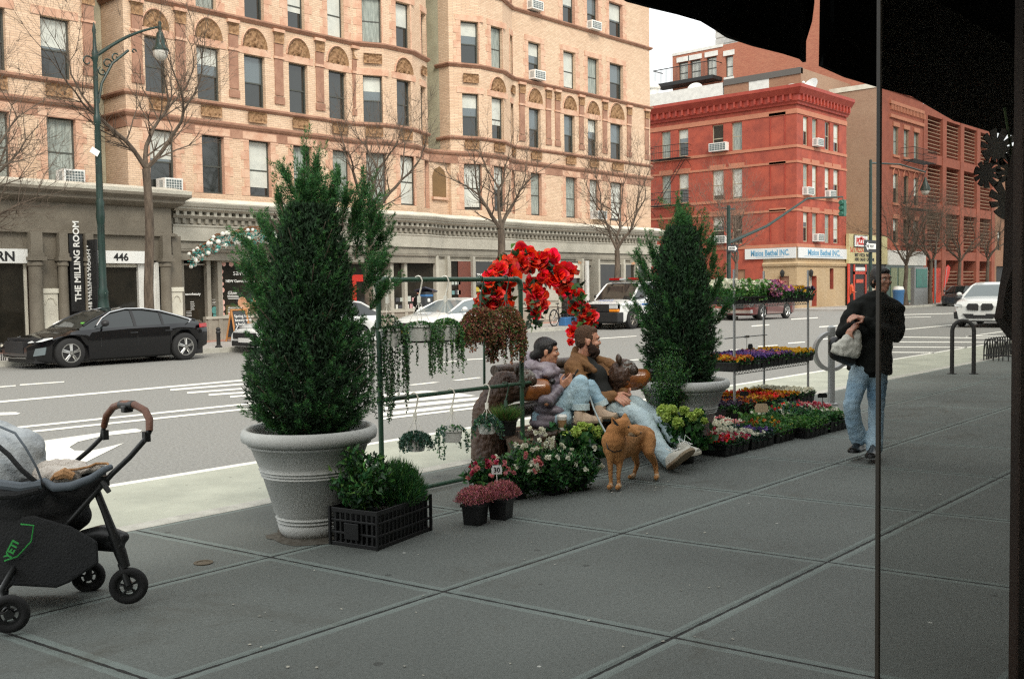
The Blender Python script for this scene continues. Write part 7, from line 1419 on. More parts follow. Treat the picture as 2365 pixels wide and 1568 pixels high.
def bear(sx,sy,sz,back,top):
    """sx,sy,sz: centre of the head; the muzzle points out to the pavement, away from the seat back"""
    h=thing('','','') if 0 else None
    c=V((sx,sy,sz)); f=V((.62,-.78,0)); s=V((.78,.62,0)); u=V((0,0,1)); T=Matrix(((f.x,s.x,u.x),(f.y,s.y,u.y),(f.z,s.z,u.z)))
    E=lambda a,b_,c_:c+f*a+s*b_+u*c_
    b=MB(); b.ell(E(0,0,0),(.135,.12,.135),16,12,M=T); back and b.ell(E(-.14,0,-.02),(.15,.12,.15),16,12,M=T); b.tube([E(-.2,0,-.05),E(-.3,.02,-.22),E(-.3,.04,-.42),E(-.28,.04,sz*-.9)],[.12,.13,.15,.17],14) if back else b.tube([E(-.02,.03,-.08),E(-.06,.08,-.25),E(-.08,.1,-.42)],[.1,.09,.1],14); b.ell(E(.02,0,.05),(.1,.1,.1),12,10,M=T)
    o=fuse(b,'bear_body','bear_brown',bb,vox=.013,sm=3,disp=.01,ds=.035)
    b=MB(); b.ell(E(.03,-.0,.06),(.1,.098,.085),14,10,M=T); g=fuse(b,'bear_brow','carved_grey',bb,vox=.012,sm=2,disp=.01,ds=.03)
    b=MB(); b.tube([E(.03,0,-.03),E(.12,0,-.035),E(.22,0,-.03),E(.27,0,-.03)],[.105,.1,.085,.055],16); b.ell(E(.08,0,-.085),(.14,.09,.06),12,8,M=T); o=fuse(b,'bear_muzzle','carved_orange',bb,vox=.011,sm=4); paint(o,[(E(.29,0,-.02),.07),(E(.02,0,.06),.09),(E(.0,0,-.1),.07)],'carved_dark')
    b=MB(); b.ell(E(.27,0,.03),(.034,.042,.03),12,8,M=T); b.build('bear_nose','nose_black',bb,smooth=True)
    b=MB(); 
    for sg in(-1,1): b.ell(E(.1,sg*.075,.045),(.045,.035,.05),10,8,M=T)
    b.build('bear_eye_patch','carved_dark',bb,smooth=True)
    for sg in(-1,1):
        b=MB(); b.ell(E(-.03,sg*.085,.145),(.026,.04,.045),12,8,M=T); b.build('bear_ear','carved_dark',bb,smooth=True)
c=W(1203,890,8.78); bear(c.x,c.y,c.z,1,0)
c=W(1437,866,9.25); bear(c.x,c.y,c.z,0,0)
# ---- human helpers
def hand(mb,wr,dr,nm,sc=1.,curl=.5,mi=0,side=1):
    """wrist, direction of the fingers, palm normal (fingers curl towards it)"""
    d=V(dr).normalized(); n=(V(nm)-d*V(nm).dot(d)).normalized(); s=d.cross(n)*side; wr=V(wr)
    for k,(o,l) in enumerate(((-.03,.066),(-.01,.075),(.01,.07),(.029,.056))):
        base=wr+d*.082*sc+s*o*sc; cap(mb,wr+d*.01*sc+s*o*.6*sc,base,.017*sc,.0115*sc,8,mi); p=base; dd=d.copy()
        for j,f in enumerate((.45,.32,.26)):
            dd=(dd*math.cos(curl*(.7+.15*k))+n*math.sin(curl*(.7+.15*k))).normalized(); q_=p+dd*l*f*sc*1.15; cap(mb,p,q_,.0098*sc*(1-.08*j),.0092*sc*(1-.08*j),7,mi); p=q_
    t0=wr+d*.02*sc-s*.028*sc; t1=t0+(d*.5-s*.75+n*.35).normalized()*.038*sc; t2=t1+(d*.9-s*.2+n*.3).normalized()*.032*sc; t3=t2+(d*.9+n*.35).normalized()*.025*sc
    cap(mb,t0,t1,.0145*sc,.012*sc,8,mi); cap(mb,t1,t2,.0115*sc,.0105*sc,8,mi); cap(mb,t2,t3,.0105*sc,.009*sc,8,mi)
def headparts(mb,c,f,u=(0,0,1),sc=1.):
    """skull, jaw, nose, brow, lips, ears: face towards f"""
    f=V(f).normalized(); u=(V(u)-f*V(u).dot(f)).normalized(); s=u.cross(f); T=Matrix(((f.x,s.x,u.x),(f.y,s.y,u.y),(f.z,s.z,u.z))); c=V(c); E=lambda a,b_,z:c+(f*a+s*b_+u*z)*sc
    e=lambda p,r:mb.ell(E(*p),tuple(x*sc for x in r),16,12,M=T)
    e((-.01,0,.035),(.097,.076,.088)); e((.03,0,-.02),(.066,.06,.075)); e((.045,0,-.07),(.045,.042,.035)); e((.07,0,-.085),(.022,.024,.018)); e((.068,0,.035),(.028,.055,.02))
    mb.tube([E(.083,0,.03),E(.096,0,.005),E(.106,0,-.012),E(.094,0,-.024)],[.008*sc,.010*sc,.0125*sc,.010*sc],8); e((.088,0,-.046),(.014,.024,.008)); e((.084,0,-.058),(.013,.02,.007))
    for g in(-1,1): e((.068,g*.04,-.015),(.022,.022,.02)); e((-.012,g*.078,-.005),(.018,.009,.03)); e((-.002,g*.08,.008),(.012,.007,.014))
    return E,T,f,s,u
def eyes(t,E,T,sc,m_=('sign_white','nose_black')):
    b=MB()
    for g in(-1,1): b.ell(E(.081,g*.03,.012),(.007*sc,.011*sc,.006*sc),10,8,0); b.ell(E(.0855,g*.03,.012),(.004*sc,.005*sc,.005*sc),8,6,1)
    b.build('eye',list(m_),t,smooth=True)
    b=MB()
    for g in(-1,1): b.tube([E(.083,g*.05,.03),E(.094,g*.03,.036),E(.093,g*.014,.031)],.0045*sc,5)
    b.build('eyebrow','hair_brown' if m_[0]!='x' else 'hair_black',t)
def shoe(t,heel,toe,up,m_up,m_sole,name='shoe',w=.046,h=.06,lace=False,boot=None):
    heel=V(heel);toe=V(toe); d=(toe-heel); L=d.length; d.normalize(); u=(V(up)-d*V(up).dot(d)).normalized(); s=d.cross(u); E=lambda a,b_,z:heel+d*a*L+s*b_+u*z
    rings=[]
    for a,ww,z0,z1 in((-.03,.6,.004,.6*h),(.05,.8,0,1.1*h),(.25,.82,0,1.25*h),(.42,.85,0,1.05*h),(.6,1.0,0,.72*h),(.8,1.,.0,.52*h),(.95,.8,.004,.4*h),(1.03,.4,.01,.28*h)):
        rings.append([E(a,w*ww*math.cos(k)*(1 if math.sin(k)<.3 else .85),.022+ (z1 if math.sin(k)>0 else .004)*abs(math.sin(k))**.8*(1 if math.sin(k)>0 else -1)+z0) for k in [2*PI*j/14 for j in range(14)]])
    q=MB(); q.loft(rings)
    if boot is not None: q.tube([E(.18,0,.03),E(.17,0,.09),V(boot)],[.05,.045,.05],14)
    o=q.build(name,m_up,t,smooth=True,ang=60); q=MB(); q.loft([[E(a,w*1.08*ww*x,z) for x,z in((-1,0),(1,0),(1,.028),(-1,.028))] for a,ww in((-.05,.55),(.02,.85),(.25,.88),(.45,.85),(.65,1.),(.85,.97),(.98,.7),(1.06,.35))]); q.build('sole',m_sole,o,bevel=.006)
    if lace:
        q=MB()
        for k in range(5): a=.36+k*.075; q.tube([E(a,-.025,.022+1.15*h-k*.005),E(a+.03,0,.035+1.12*h-k*.007),E(a,.025,.022+1.15*h-k*.005)],.003,4)
        q.tube([E(.34,0,.02+1.25*h),E(.3,.05,.06+1.25*h),E(.42,.07,.02+1.1*h)],.003,4); q.tube([E(.34,0,.02+1.25*h),E(.28,-.04,.07+1.25*h),E(.4,-.07,.03+1.1*h)],.003,4); q.build('lace','sign_white',o)
    return o
ViewUp=V((0,0,1))
# ---- seated man
mn=thing('person','bearded person in brown jacket and pale jeans sitting with legs stretched out, hands clasped','person',tuple(W(1395,985,9.22)))
hd=W(1357,788,9.24); ff=V((R0.x,R0.y,-.05))+V((FW.x,FW.y,0))*.15; sc=1.12
b=MB(); E,T,f_,s_,u_=headparts(b,hd,ff,(0.0,0,1),sc); neck=W(1343,838,9.32); cap(b,hd+V((-.01,0,-.05)),neck,.062,.068)
Rs,Ls=W(1332,872,9.15),W(1410,868,9.42); Re,Le=W(1362,925,9.07),W(1432,898,9.32); Rw,Lw=W(1420,914,9.05),W(1446,906,9.20); pel=W(1388,950,9.24); ch=W(1368,880,9.30)
chain(b,[neck,ch,pel],[.06,.11,.12]); chain(b,[ch,Rs,Re,Rw],[.08,.05,.038,.027]); chain(b,[ch,Ls,Le,Lw],[.08,.05,.038,.027])
Rk,Lk=W(1487,968,8.85),W(1512,962,9.12); Ra,La=W(1546,1068,8.5),W(1568,1022,8.68); chain(b,[pel,Rk,Ra],[.08,.05,.038]); chain(b,[pel,Lk,La],[.08,.05,.038])
hand(b,Rw,W(1447,925,8.88)-Rw,V((0,0,-.3))+V((FW.x,FW.y,0))*.8,1.15,.55,side=-1); hand(b,Lw,W(1455,925,9.07)-Lw,-V((FW.x,FW.y,0))+V((-.3,0,-.3)),1.1,.7)
fuse(b,'body','skin',mn,vox=.0065,sm=2,fac=.5)
eyes(mn,E,T,sc)
b=MB(); e=lambda p,r:b.ell(E(*p),tuple(x*sc for x in r),16,12,M=T)
e((-.02,0,.05),(.093,.079,.083)); e((-.055,0,.0),(.05,.07,.06)); e((.02,0,.088),(.058,.058,.034))
for g in(-1,1): e((-.0,g*.068,.03),(.03,.013,.035))
fuse(b,'hair','hair_brown',mn,vox=.008,sm=2,disp=.006,ds=.012)
b=MB(); e((.062,0,-.085),(.046,.045,.042)); e((.08,0,-.04),(.02,.033,.009)); e((.05,0,-.115),(.035,.036,.03))
for g in(-1,1): e((.03,g*.05,-.06),(.042,.018,.045)); e((.005,g*.064,-.03),(.022,.011,.04))
fuse(b,'beard','beard',mn,vox=.009,sm=2,disp=.003,ds=.012)
b=MB(); cap(b,W(1352,842,9.27),W(1395,930,9.17),.1,.13,16); b.ell(W(1374,872,9.22),(.13,.12,.13)); fuse(b,'shirt','shirt_black',mn,vox=.015,sm=6)
b=MB(); Rs2=W(1326,850,9.15); Ls2=W(1412,856,9.4)
chain(b,[W(1340,838,9.3),W(1350,880,9.32),W(1368,930,9.3),W(1385,955,9.25)],[.115,.14,.135,.12],16); chain(b,[W(1336,840,9.22),Rs2,W(1346,905,9.07),Re,Rw+V((-.02,0,0))],[.1,.095,.08,.068,.052],14)
chain(b,[W(1376,842,9.42),W(1402,848,9.42),Ls2,Le,Lw+V((-.02,0,0))],[.09,.09,.085,.068,.05],14); cap(b,W(1340,866,9.2),W(1360,935,9.14),.09,.085); cap(b,W(1416,870,9.42),W(1428,925,9.37),.075,.06)
chain(b,[W(1330,806,9.32),W(1328,826,9.32),W(1326,846,9.3)],[.032,.05,.07]); chain(b,[W(1334,824,9.17),W(1352,838,9.08),W(1372,856,9.04)],[.034,.036,.03]); chain(b,[W(1380,828,9.36),W(1400,838,9.32),W(1422,850,9.3)],[.036,.045,.045]); fuse(b,'jacket','jacket_brown',mn,vox=.011,sm=6,disp=.006,ds=.045)
q=MB(); 
def flap(pts,m_='jacket_brown',th=.012,mb=None): n=(pts[1]-pts[0]).cross(pts[2]-pts[0]).normalized(); (mb or q).extr(pts,n*th)
flap([W(1322,822,9.30),W(1332,815,9.32),W(1345,838,9.20),W(1370,858,9.09),W(1352,862,9.07),W(1330,842,9.20)]); flap([W(1380,840,9.24),W(1392,838,9.24),W(1420,862,9.24),W(1402,868,9.20)]); q.build('collar','jacket_brown',mn,bevel=.004)
b=MB(); chain(b,[W(1390,945,9.20),W(1440,945,9.05),Rk,W(1515,1020,8.68),W(1545,1062,8.52)],[.115,.095,.085,.072,.072],16); chain(b,[W(1402,940,9.27),W(1465,935,9.22),Lk,W(1542,995,8.82),W(1566,1022,8.7)],[.11,.088,.078,.066,.064],16)
fuse(b,'jeans','denim_light',mn,vox=.011,sm=5,disp=.0055,ds=.06)
shoe(mn,W(1549,1083,8.43),W(1600,1042,8.3),V((-.25,.1,.75))-V((FW.x,FW.y,0))*-.55,'canvas_white','sole_tan',w=.058,h=.075,lace=True); shoe(mn,W(1572,1050,8.62),W(1614,1050,8.45),V((-.1,.2,1)),'canvas_white','rubber',w=.055,h=.075,lace=True)
b=MB(); cap(b,W(1553,1050,8.55),W(1556,1060,8.5),.04,.042); cap(b,W(1568,1022,8.68),W(1575,1036,8.62),.038,.04); b.build('sock','sock',mn,smooth=True)
# ---- seated woman
wm=thing('person','dark-haired person in mauve puffer jacket, knees drawn up on the bench, holding phone','person',tuple(W(1275,985,8.93)))
hd=W(1263,813,8.95); ff=V((R0.x,R0.y,-.08)); sc=1.0
b=MB(); E,T,f_,s_,u_=headparts(b,hd,ff,(0.05,0,1),sc); neck=W(1258,846,8.98); cap(b,hd+V((-.01,0,-.05)),neck,.05,.05)
Rs,Ls=W(1228,878,8.81),W(1288,872,9.13); Re,Le=W(1262,930,8.73),W(1305,905,9.03); Rw,Lw=W(1296,893,8.80),W(1312,884,8.95); pel=W(1272,950,8.93); ch=W(1255,885,8.98)
chain(b,[neck,ch,pel],[.05,.09,.11]); chain(b,[ch,Rs,Re,Rw],[.07,.04,.032,.024]); chain(b,[ch,Ls,Le,Lw],[.07,.04,.032,.024]); Rk,Lk=W(1340,885,8.83),W(1362,893,9.03); Ra,La=W(1340,955,8.83),W(1392,950,8.98)
chain(b,[pel,Rk,Ra],[.07,.045,.033]); chain(b,[pel,Lk,La],[.07,.045,.033]); hand(b,Rw,W(1318,876,8.80)-Rw,V((FW.x,FW.y,.4)),.95,.5,side=-1); hand(b,Lw,W(1326,872,8.91)-Lw,-V((FW.x,FW.y,0)),.95,.6)
fuse(b,'body','skin_w',wm,vox=.0065,sm=2,fac=.5); eyes(wm,E,T,sc)
b=MB(); e=lambda p,r:b.ell(E(*p),tuple(x*sc for x in r),16,12,M=T); e((-.022,0,.047),(.102,.082,.09)); e((-.06,0,-.005),(.06,.072,.06)); e((.03,0,.078),(.06,.064,.038)); e((-.11,0,-.035),(.045,.045,.04))
for g in(-1,1): e((.005,g*.068,.025),(.042,.013,.04))
fuse(b,'hair','hair_black',wm,vox=.009,sm=3,disp=.0015,ds=.02)
b=MB(); b.torus(W(1248,846,8.98),.098,.05,20,10,ax='z'); b.ell(W(1226,828,9.02),(.075,.08,.07)); b.ell(W(1230,846,8.88),(.07,.065,.06)); b.ell(W(1268,862,8.83),(.075,.055,.05)); b.ell(W(1282,856,8.95),(.05,.05,.05)); fuse(b,'hood','puffer_light',wm,vox=.012,sm=5,disp=.008,ds=.06)
b=MB(); tw_=[W(1247,862,8.98),W(1250,880,8.98),W(1256,900,8.97),W(1264,922,8.95),W(1270,944,8.93)]; 
tw_+=[W(1262,962,8.95),W(1258,975,8.95)]
for k,p in enumerate(tw_): b.ell(p+R0*.012,(.175-.006*k,.165,.064),16,10)
def puff(a,b__,n_,r0,r1):
    for k in range(n_): p=V(a)+(V(b__)-V(a))*(k+.5)/n_; r=r0+(r1-r0)*(k+.5)/n_; L=(V(b__)-V(a)).length/n_; dq=(V(b__)-V(a)).normalized(); b.ell(p,(L*.72,r,r),12,8,M=dq.to_track_quat('X','Z').to_matrix())
puff(W(1235,868,8.88),Rs,2,.08,.075); puff(Rs,Re,4,.075,.062); puff(Re,Rw,4,.062,.045); puff(Ls,Le,4,.075,.06); puff(Le,Lw,3,.06,.045)
fuse(b,'puffer_jacket','puffer',wm,vox=.011,sm=1)
b=MB(); chain(b,[W(1272,950,8.93),W(1308,925,8.88),Rk,W(1345,915,8.81),W(1341,938,8.82)],[.115,.092,.078,.068,.07],16); chain(b,[W(1285,955,8.98),W(1335,925,9.03),Lk,W(1376,915,9.01),W(1386,930,8.99)],[.11,.085,.072,.06,.062],16); cap(b,W(1250,965,8.93),W(1300,965,8.88),.09,.09)
fuse(b,'jeans','denim_w',wm,vox=.011,sm=5,disp=.0055,ds=.06)
for p0,p1,r in((W(1341,932,8.82),W(1341,946,8.82),.079),(W(1384,926,8.99),W(1389,938,8.99),.069)): b=MB(); b.tube([p0,p1],[r,r+.002],18); b.build('turned_cuff','denim_light',wm,smooth=True,ang=60)
shoe(wm,W(1328,978,8.80),W(1388,976,8.76),(0,0,1),'suede','sole_tan',name='boot',w=.05,h=.07,boot=W(1341,944,8.82)); shoe(wm,W(1378,968,8.96),W(1424,966,8.88),(0,0,1),'suede','sole_tan',name='boot',w=.048,h=.065,boot=W(1388,938,8.98))
q=MB(); q.T=Matrix.Translation(W(1325,868,8.86))@Matrix.Rotation(rad(-48),4,'Z')@Matrix.Rotation(rad(35),4,'Y'); q.cbox((0,0,0),(.012,.07,.14)); q.T=None; label(q.build('phone','plastic_black',None,bevel=.005),'black phone held up by the person in the puffer jacket','phone')
# ---- cup
c=W(1298,962,8.75); ct=thing('coffee_cup','paper coffee cup with white lid and brown sleeve standing on the bench edge','cup',(c.x,c.y,.317)); q=MB(); z0=.317; q.lathe([(.029,0),(.042,.118),(.04,.118)],(c.x,c.y,z0),20,0); q.lathe([(.0445,.112),(.046,.125),(.041,.13),(.04,.138),(.001,.138)],(c.x,c.y,z0),20,1); q.build('cup','cup_white' if 0 else ['cup_white','sign_white'],ct,smooth=True,ang=40); q=MB(); q.lathe([(.0335,.03),(.0415,.095)],(c.x,c.y,z0),20,cap=False); q.build('sleeve','cup_sleeve',ct,smooth=True)
# ---- dog
dg=thing('dog','tan short-haired dog with pricked ears standing by the bench, head turned aside','dog',tuple(G(1450,1110)))
b=MB(); D0,D1=7.78,8.2; sh_=W(1418,1012,7.82); 
chain(b,[W(1421,1035,7.8),W(1440,1015,7.95),W(1467,1004,8.08),W(1490,1008,8.18)],[.098,.103,.086,.084],16); cap(b,W(1418,1020,7.76),W(1424,1052,7.78),.1,.07,16); cap(b,W(1440,1035,7.95),W(1468,1022,8.1),.085,.07)
chain(b,[W(1418,1018,7.78),W(1420,998,7.76),W(1432,984,7.74)],[.09,.072,.062],14)       # neck
b.ell(W(1438,984,7.74),(.07,.066,.066),14,10); chain(b,[W(1446,987,7.73),W(1460,994,7.69),W(1475,1000,7.66)],[.046,.030,.020],12); cap(b,W(1450,1000,7.71),W(1468,1005,7.69),.024,.014)
def leg(pts,rr): chain(b,pts,rr,10)
leg([W(1410,1040,7.72),W(1409,1068,7.72),W(1410,1098,7.72),W(1411,1118,7.72)],[.044,.025,.0175,.016]); cap(b,W(1411,1122,7.72),W(1406,1125,7.66),.024,.02)
leg([W(1431,1040,7.82),W(1431,1070,7.76),W(1428,1100,7.74),W(1429,1118,7.74)],[.046,.026,.0175,.016]); cap(b,W(1430,1122,7.72),W(1426,1126,7.66),.024,.02)
leg([W(1473,1018,8.18),W(1464,1045,8.1),W(1472,1072,8.22),W(1465,1092,8.2)],[.076,.038,.022,.018]); cap(b,W(1464,1098,8.19),W(1454,1102,8.13),.023,.019)
leg([W(1494,1018,8.1),W(1498,1045,8.0),W(1513,1070,8.15),W(1516,1092,8.12)],[.08,.042,.024,.02]); cap(b,W(1517,1099,8.1),W(1515,1104,8.03),.024,.02)
chain(b,[W(1500,1008,8.22),W(1508,1025,8.3),W(1506,1045,8.32)],[.035,.028,.018])
for (p0,p1,p2) in ((W(1417,990,7.74),W(1412,961,7.72),W(1433,985,7.7)),(W(1434,972,7.82),W(1444,952,7.83),W(1452,975,7.79))):
    m_=(p0+p2)/2; 
    for f in (0,.25,.5,.75,1.): cap(b,p0+(p2-p0)*f,p1+(p0+(p2-p0)*f-p1)*.12,.017,.009,8)
o=fuse(b,'body','dog_fur',dg,vox=.0085,sm=8,disp=.0025,ds=.02); paint(o,[(W(1411,1125,7.7),.03),(W(1429,1125,7.7),.03),(W(1462,1101,8.16),.035),(W(1517,1103,8.08),.035),(W(1458,1006,7.68),.028),(W(1468,1000,7.67),.012)],'dog_pale')
q=MB(); q.ell(W(1478,1000,7.67),(.013,.013,.011),10,8); q.ell(W(1452,986,7.68),(.009,.009,.009),8,6); q.tube([W(1476,1005,7.665),W(1466,1008,7.665),W(1456,1006,7.68)],.003,4); q.build('nose','nose_black',dg,smooth=True)
q=MB(); 
for p0,p1,p2 in ((W(1420,983,7.7),W(1414,966,7.71),W(1429,982,7.68)),): q.extr([p0,p1,p2],(0,-.003,0))
q.build('inner_ear','flw_pink' if 0 else 'leather_black',dg)
q=MB(); C0=None
q.T=Matrix.Translation(W(1421,1012,7.785))@Matrix.Rotation(rad(20),4,'Y'); q.torus((0,0,0),.083,.004,24,5,ax='z'); q.T=None
q.tube([W(1400,1020,7.7),W(1404,1036,7.67),W(1418,1044,7.66),W(1434,1040,7.69),W(1444,1026,7.78)],.005,5); q.build('harness','leather_black',dg)
q=MB(); q.tube([W(1362,915,8.9),W(1372,945,8.7),W(1386,975,8.4),W(1400,1000,8.0),W(1412,1012,7.85)],[.008]*5,5); label(q.build('dog_leash','leash_l'),'grey-blue leash running from the drawn-up knees down to the tan dog','leash')
# ---- walking pedestrian
pd=thing('person','walking person in black coat and blue jeans, seen behind the thin bronze post','person',tuple(G(1992,1055)))
d0=9.02; hd=W(2035,648,d0); ff=V((-FW.x,-FW.y,-.05))+R0*.35; sc=.96
b=MB(); E,T,f_,s_,u_=headparts(b,hd,ff,(0,0,1),sc); neck=W(2032,690,d0); cap(b,hd+V((0,0,-.06)),neck,.052,.055); pel=W(2008,850,d0); ch=W(2020,740,d0)
Ls,Rs=W(1975,715,d0),W(2068,715,d0); Le,Re=W(1948,768,d0-.05),W(2070,775,d0); Lw,Rw=W(1978,752,d0-.22),W(1990,735,d0-.22)
chain(b,[neck,ch,pel],[.055,.10,.07]); chain(b,[ch,Ls,Le,Lw],[.09,.045,.036,.026]); chain(b,[ch,Rs,Re,Rw],[.09,.045,.036,.026])
Rk,Lk=W(1966,935,d0-.12),W(2024,945,d0+.0); Ra,La=W(1984,1022,d0-.02),W(2018,1035,d0-.15); chain(b,[pel,Rk,Ra],[.05,.035,.03]); chain(b,[pel+R0*.04,Lk,La],[.04,.035,.03])
hand(b,Lw,W(1966,762,d0-.24)-Lw,V((0,0,-1)),1.,.8); hand(b,Rw,W(1978,732,d0-.25)-Rw,V((.3,.3,-.8)),1.,.7,side=-1)
fuse(b,'body','skin',pd,vox=.0075,sm=2,fac=.5); eyes(pd,E,T,sc)
b=MB(); e=lambda p,r:b.ell(E(*p),tuple(x*sc for x in r),16,12,M=T); e((-.022,0,.047),(.1,.083,.092)); e((-.06,0,-.01),(.055,.078,.07)); e((.03,0,.085),(.055,.064,.035)); 
for g in(-1,1): e((-.01,g*.072,.02),(.05,.016,.05))
fuse(b,'hair','hair_black',pd,vox=.01,sm=3,disp=.003,ds=.02)
b=MB(); chain(b,[W(2020,705,d0),W(2015,760,d0),W(2008,835,d0)],[.14,.15,.165],18); chain(b,[W(2000,705,d0),Ls,Le,W(1968,752,d0-.15)],[.09,.08,.07,.055],14); chain(b,[W(2042,705,d0),Rs,Re,W(2025,760,d0-.2),W(2000,742,d0-.2)],[.09,.08,.07,.06,.05],14); cap(b,W(2034,692,d0),W(2030,702,d0),.075,.09)
b.tube([W(2018,760,d0),W(2012,820,d0),W(2007,860,d0)],[.17,.19,.205],20,flat=.75)
fuse(b,'coat','coat_black',pd,vox=.014,sm=4,disp=.014,ds=.1)
b=MB(); chain(b,[W(1990,850,d0),Rk,W(1973,980,d0-.07),W(1982,1010,d0-.03)],[.1,.07,.072,.08],16); cap(b,W(1998,848,d0),W(2020,852,d0),.13,.125); chain(b,[W(2026,850,d0),Lk,W(2023,990,d0-.06),W(2020,1034,d0-.13)],[.1,.07,.065,.072],16)
fuse(b,'jeans','denim_blue',pd,vox=.012,sm=4,disp=.006,ds=.06)
shoe(pd,W(1988,1040,d0+.05),W(1968,1046,d0-.2),(0,0,1),'leather_black','rubber' if 0 else 'leather_black',w=.05,h=.07); shoe(pd,W(2018,1052,d0-.1),W(2010,1058,d0-.36),(0,0,1),'leather_black','leather_black',w=.05,h=.07)
b=MB(); rings=[]
for (x,y,hw,dp) in ((1978,762,.03,.03),(1968,785,.09,.05),(1955,805,.13,.06),(1950,822,.12,.055)): 
    c=W(x,y,d0-.22); rings.append([c+R0*hw*math.cos(a)+V((FW.x,FW.y,0))*dp*math.sin(a)+V((0,0,.25*hw*math.cos(a)*-1)) for a in [2*PI*k/16 for k in range(16)]])
b.loft(rings); o=fuse(b,'tote_bag','canvas_white',None,vox=.011,sm=2,disp=.009,ds=.05); label(o,'cream cloth tote bag gripped by the walking person','bag')
b=MB(); chain(b,[W(1928,792,d0-.12),W(1935,812,d0-.12),W(1962,828,d0-.1)],[.06,.085,.07]); o=fuse(b,'shoulder_bag','leather_black',None,vox=.012,sm=4); label(o,'black rounded bag behind the cream tote at the walker\'s hip','bag')
# ---- distant people
mat('orange_coat',(.6,.09,.03),.7); mat('cream_coat',(.5,.45,.35),.8)
def far_person(lab,px,py,Y,coat,trs,h=1.55,face=(-1,-.3,0),group=None):
    g=aY(px,py,Y); x,y=g.x,Y; t=thing('person',lab,'person',(x,y,FZ),0,group); z=FZ; b=MB(); f=V(face).normalized(); s=V((-f.y,f.x,0)); k=h/1.7; P=lambda a,b_,c:V((x,y,z))+f*a*k+s*b_*k+V((0,0,c*k))
    E,T,_,_,_=headparts(b,P(0,0,1.58),f,sc=k*.95); chain(b,[P(0,0,1.5),P(0,0,1.3),P(0,0,.95)],[.05*k,.12*k,.12*k])
    for g_ in(-1,1): chain(b,[P(0,g_*.09,.92),P(.05*g_,g_*.1,.5),P(.1*g_,g_*.1,.08)],[.09*k,.055*k,.045*k]); chain(b,[P(0,g_*.17,1.36),P(0,g_*.22,1.1),P(.18,g_*.12,1.05)],[.05*k,.045*k,.03*k]); hand(b,P(.2,g_*.1,1.05),f,(0,0,-1),k,.6)
    fuse(b,'body','skin',t,vox=.016,sm=1); b=MB(); chain(b,[P(0,0,1.4),P(0,0,1.15),P(0,0,.88)],[.15*k,.17*k,.17*k])
    for g_ in(-1,1): chain(b,[P(0,g_*.16,1.36),P(0,g_*.23,1.1),P(.16,g_*.13,1.05)],[.085*k,.07*k,.05*k])
    fuse(b,'coat',coat,t,vox=.025,sm=3,disp=.01,ds=.1); b=MB()
    for g_ in(-1,1): chain(b,[P(0,g_*.09,.9),P(.05*g_,g_*.1,.5),P(.1*g_,g_*.1,.12)],[.11*k,.08*k,.065*k])
    fuse(b,'trousers',trs,t,vox=.025,sm=2); b=MB(); b.ell(P(-.01,0,1.64),(.1*k,.085*k,.085*k)); b.build('hair','hair_black',t,smooth=True); b=MB()
    for g_ in(-1,1): b.ell(P(.1*g_+.05,g_*.1,.05),(.13*k,.05*k,.05*k))
    b.build('shoe','leather_black',t,smooth=True); return t
far_person('distant person in orange jacket walking past the red pizza shop door',1966,690,27.5,'orange_coat','shirt_black',1.6,(.7,-.7,0)); far_person('distant person in cream coat and white cap by the pizza shop window',2012,690,28.4,'cream_coat','denim_blue',1.6,(-.7,-.7,0))
far_person('person in black standing behind the parking pay station',968,730,26.2,'coat_black','shirt_black',1.52,(1,.1,0))
# ================================================================ stroller, black awning cloths, glass screen
mat('stroller_grey',(.44,.47,.48),.85,col2=(.33,.36,.38),ns=5,bump=.4,bs=60); mat('stroller_dark',(.010,.011,.012),.85,col2=(.016,.017,.018),ns=6,bump=.4,bs=90); mat('stroller_trim',(.10,.12,.14),.8); mat('frame_black',(.013,.014,.014),.4); mat('leather_tan',(.17,.065,.03),.45,col2=(.1,.035,.017),ns=9,bump=.2,bs=90); mat('blanket',(.62,.58,.52),.95,col2=(.5,.45,.4),ns=9,bump=.8,bs=60); mat('blanket_trim',(.40,.22,.10),.9,bump=.5,bs=90); mat('green_print',(.03,.32,.06),.6); mat('bronze',(.05,.04,.028),.4,col2=(.035,.028,.02),ns=6); mat('wood_edge',(.06,.022,.008),.6,col2=(.02,.01,.005),ns=4,stretch=(1,1,.1)); mat('reflection_brown',(.016,.008,.005),.95,bump=.4,bs=12); mat('monstera',(.006,.012,.006),.4)
st=thing('stroller','black baby stroller with grey canopy, tan leather handle and green lettering on its basket','stroller',tuple(G(120,1420)))
S=lambda x,y,d:aD(x,y,d)
def swheel(x,y,d,r,lab=None):
    c=S(x,y,d); q=MB(); q.T=Matrix.Translation(c)@Matrix.Rotation(rad(-34),4,'Z'); q.torus((0,0,0),r-.02,.021,32,10); o0=q; o=q.build('wheel','tyre',st,smooth=True)
    q=MB(); q.T=Matrix.Translation(c)@Matrix.Rotation(rad(-34),4,'Z'); q.torus((0,0,0),r-.042,.008,28,6); q.tube([(0,-.02,0),(0,.02,0)],.022,12)
    for k in range(5): a=2*PI*k/5+.4; 
    for k in range(5):
        a=2*PI*k/5+.4
        for dd in(-.1,.1): q.tube([(.02*math.cos(a),0,.02*math.sin(a)),((r-.04)*math.cos(a+dd),0,(r-.04)*math.sin(a+dd))],.0055,5)
    q.build('rim','frame_black',o,smooth=True,ang=50)
dF,dR=5.02,5.25
swheel(297,1352,5.0,.092); swheel(204,1330,5.3,.085); swheel(22,1417,4.62,.088)
q=MB(); q.T=None
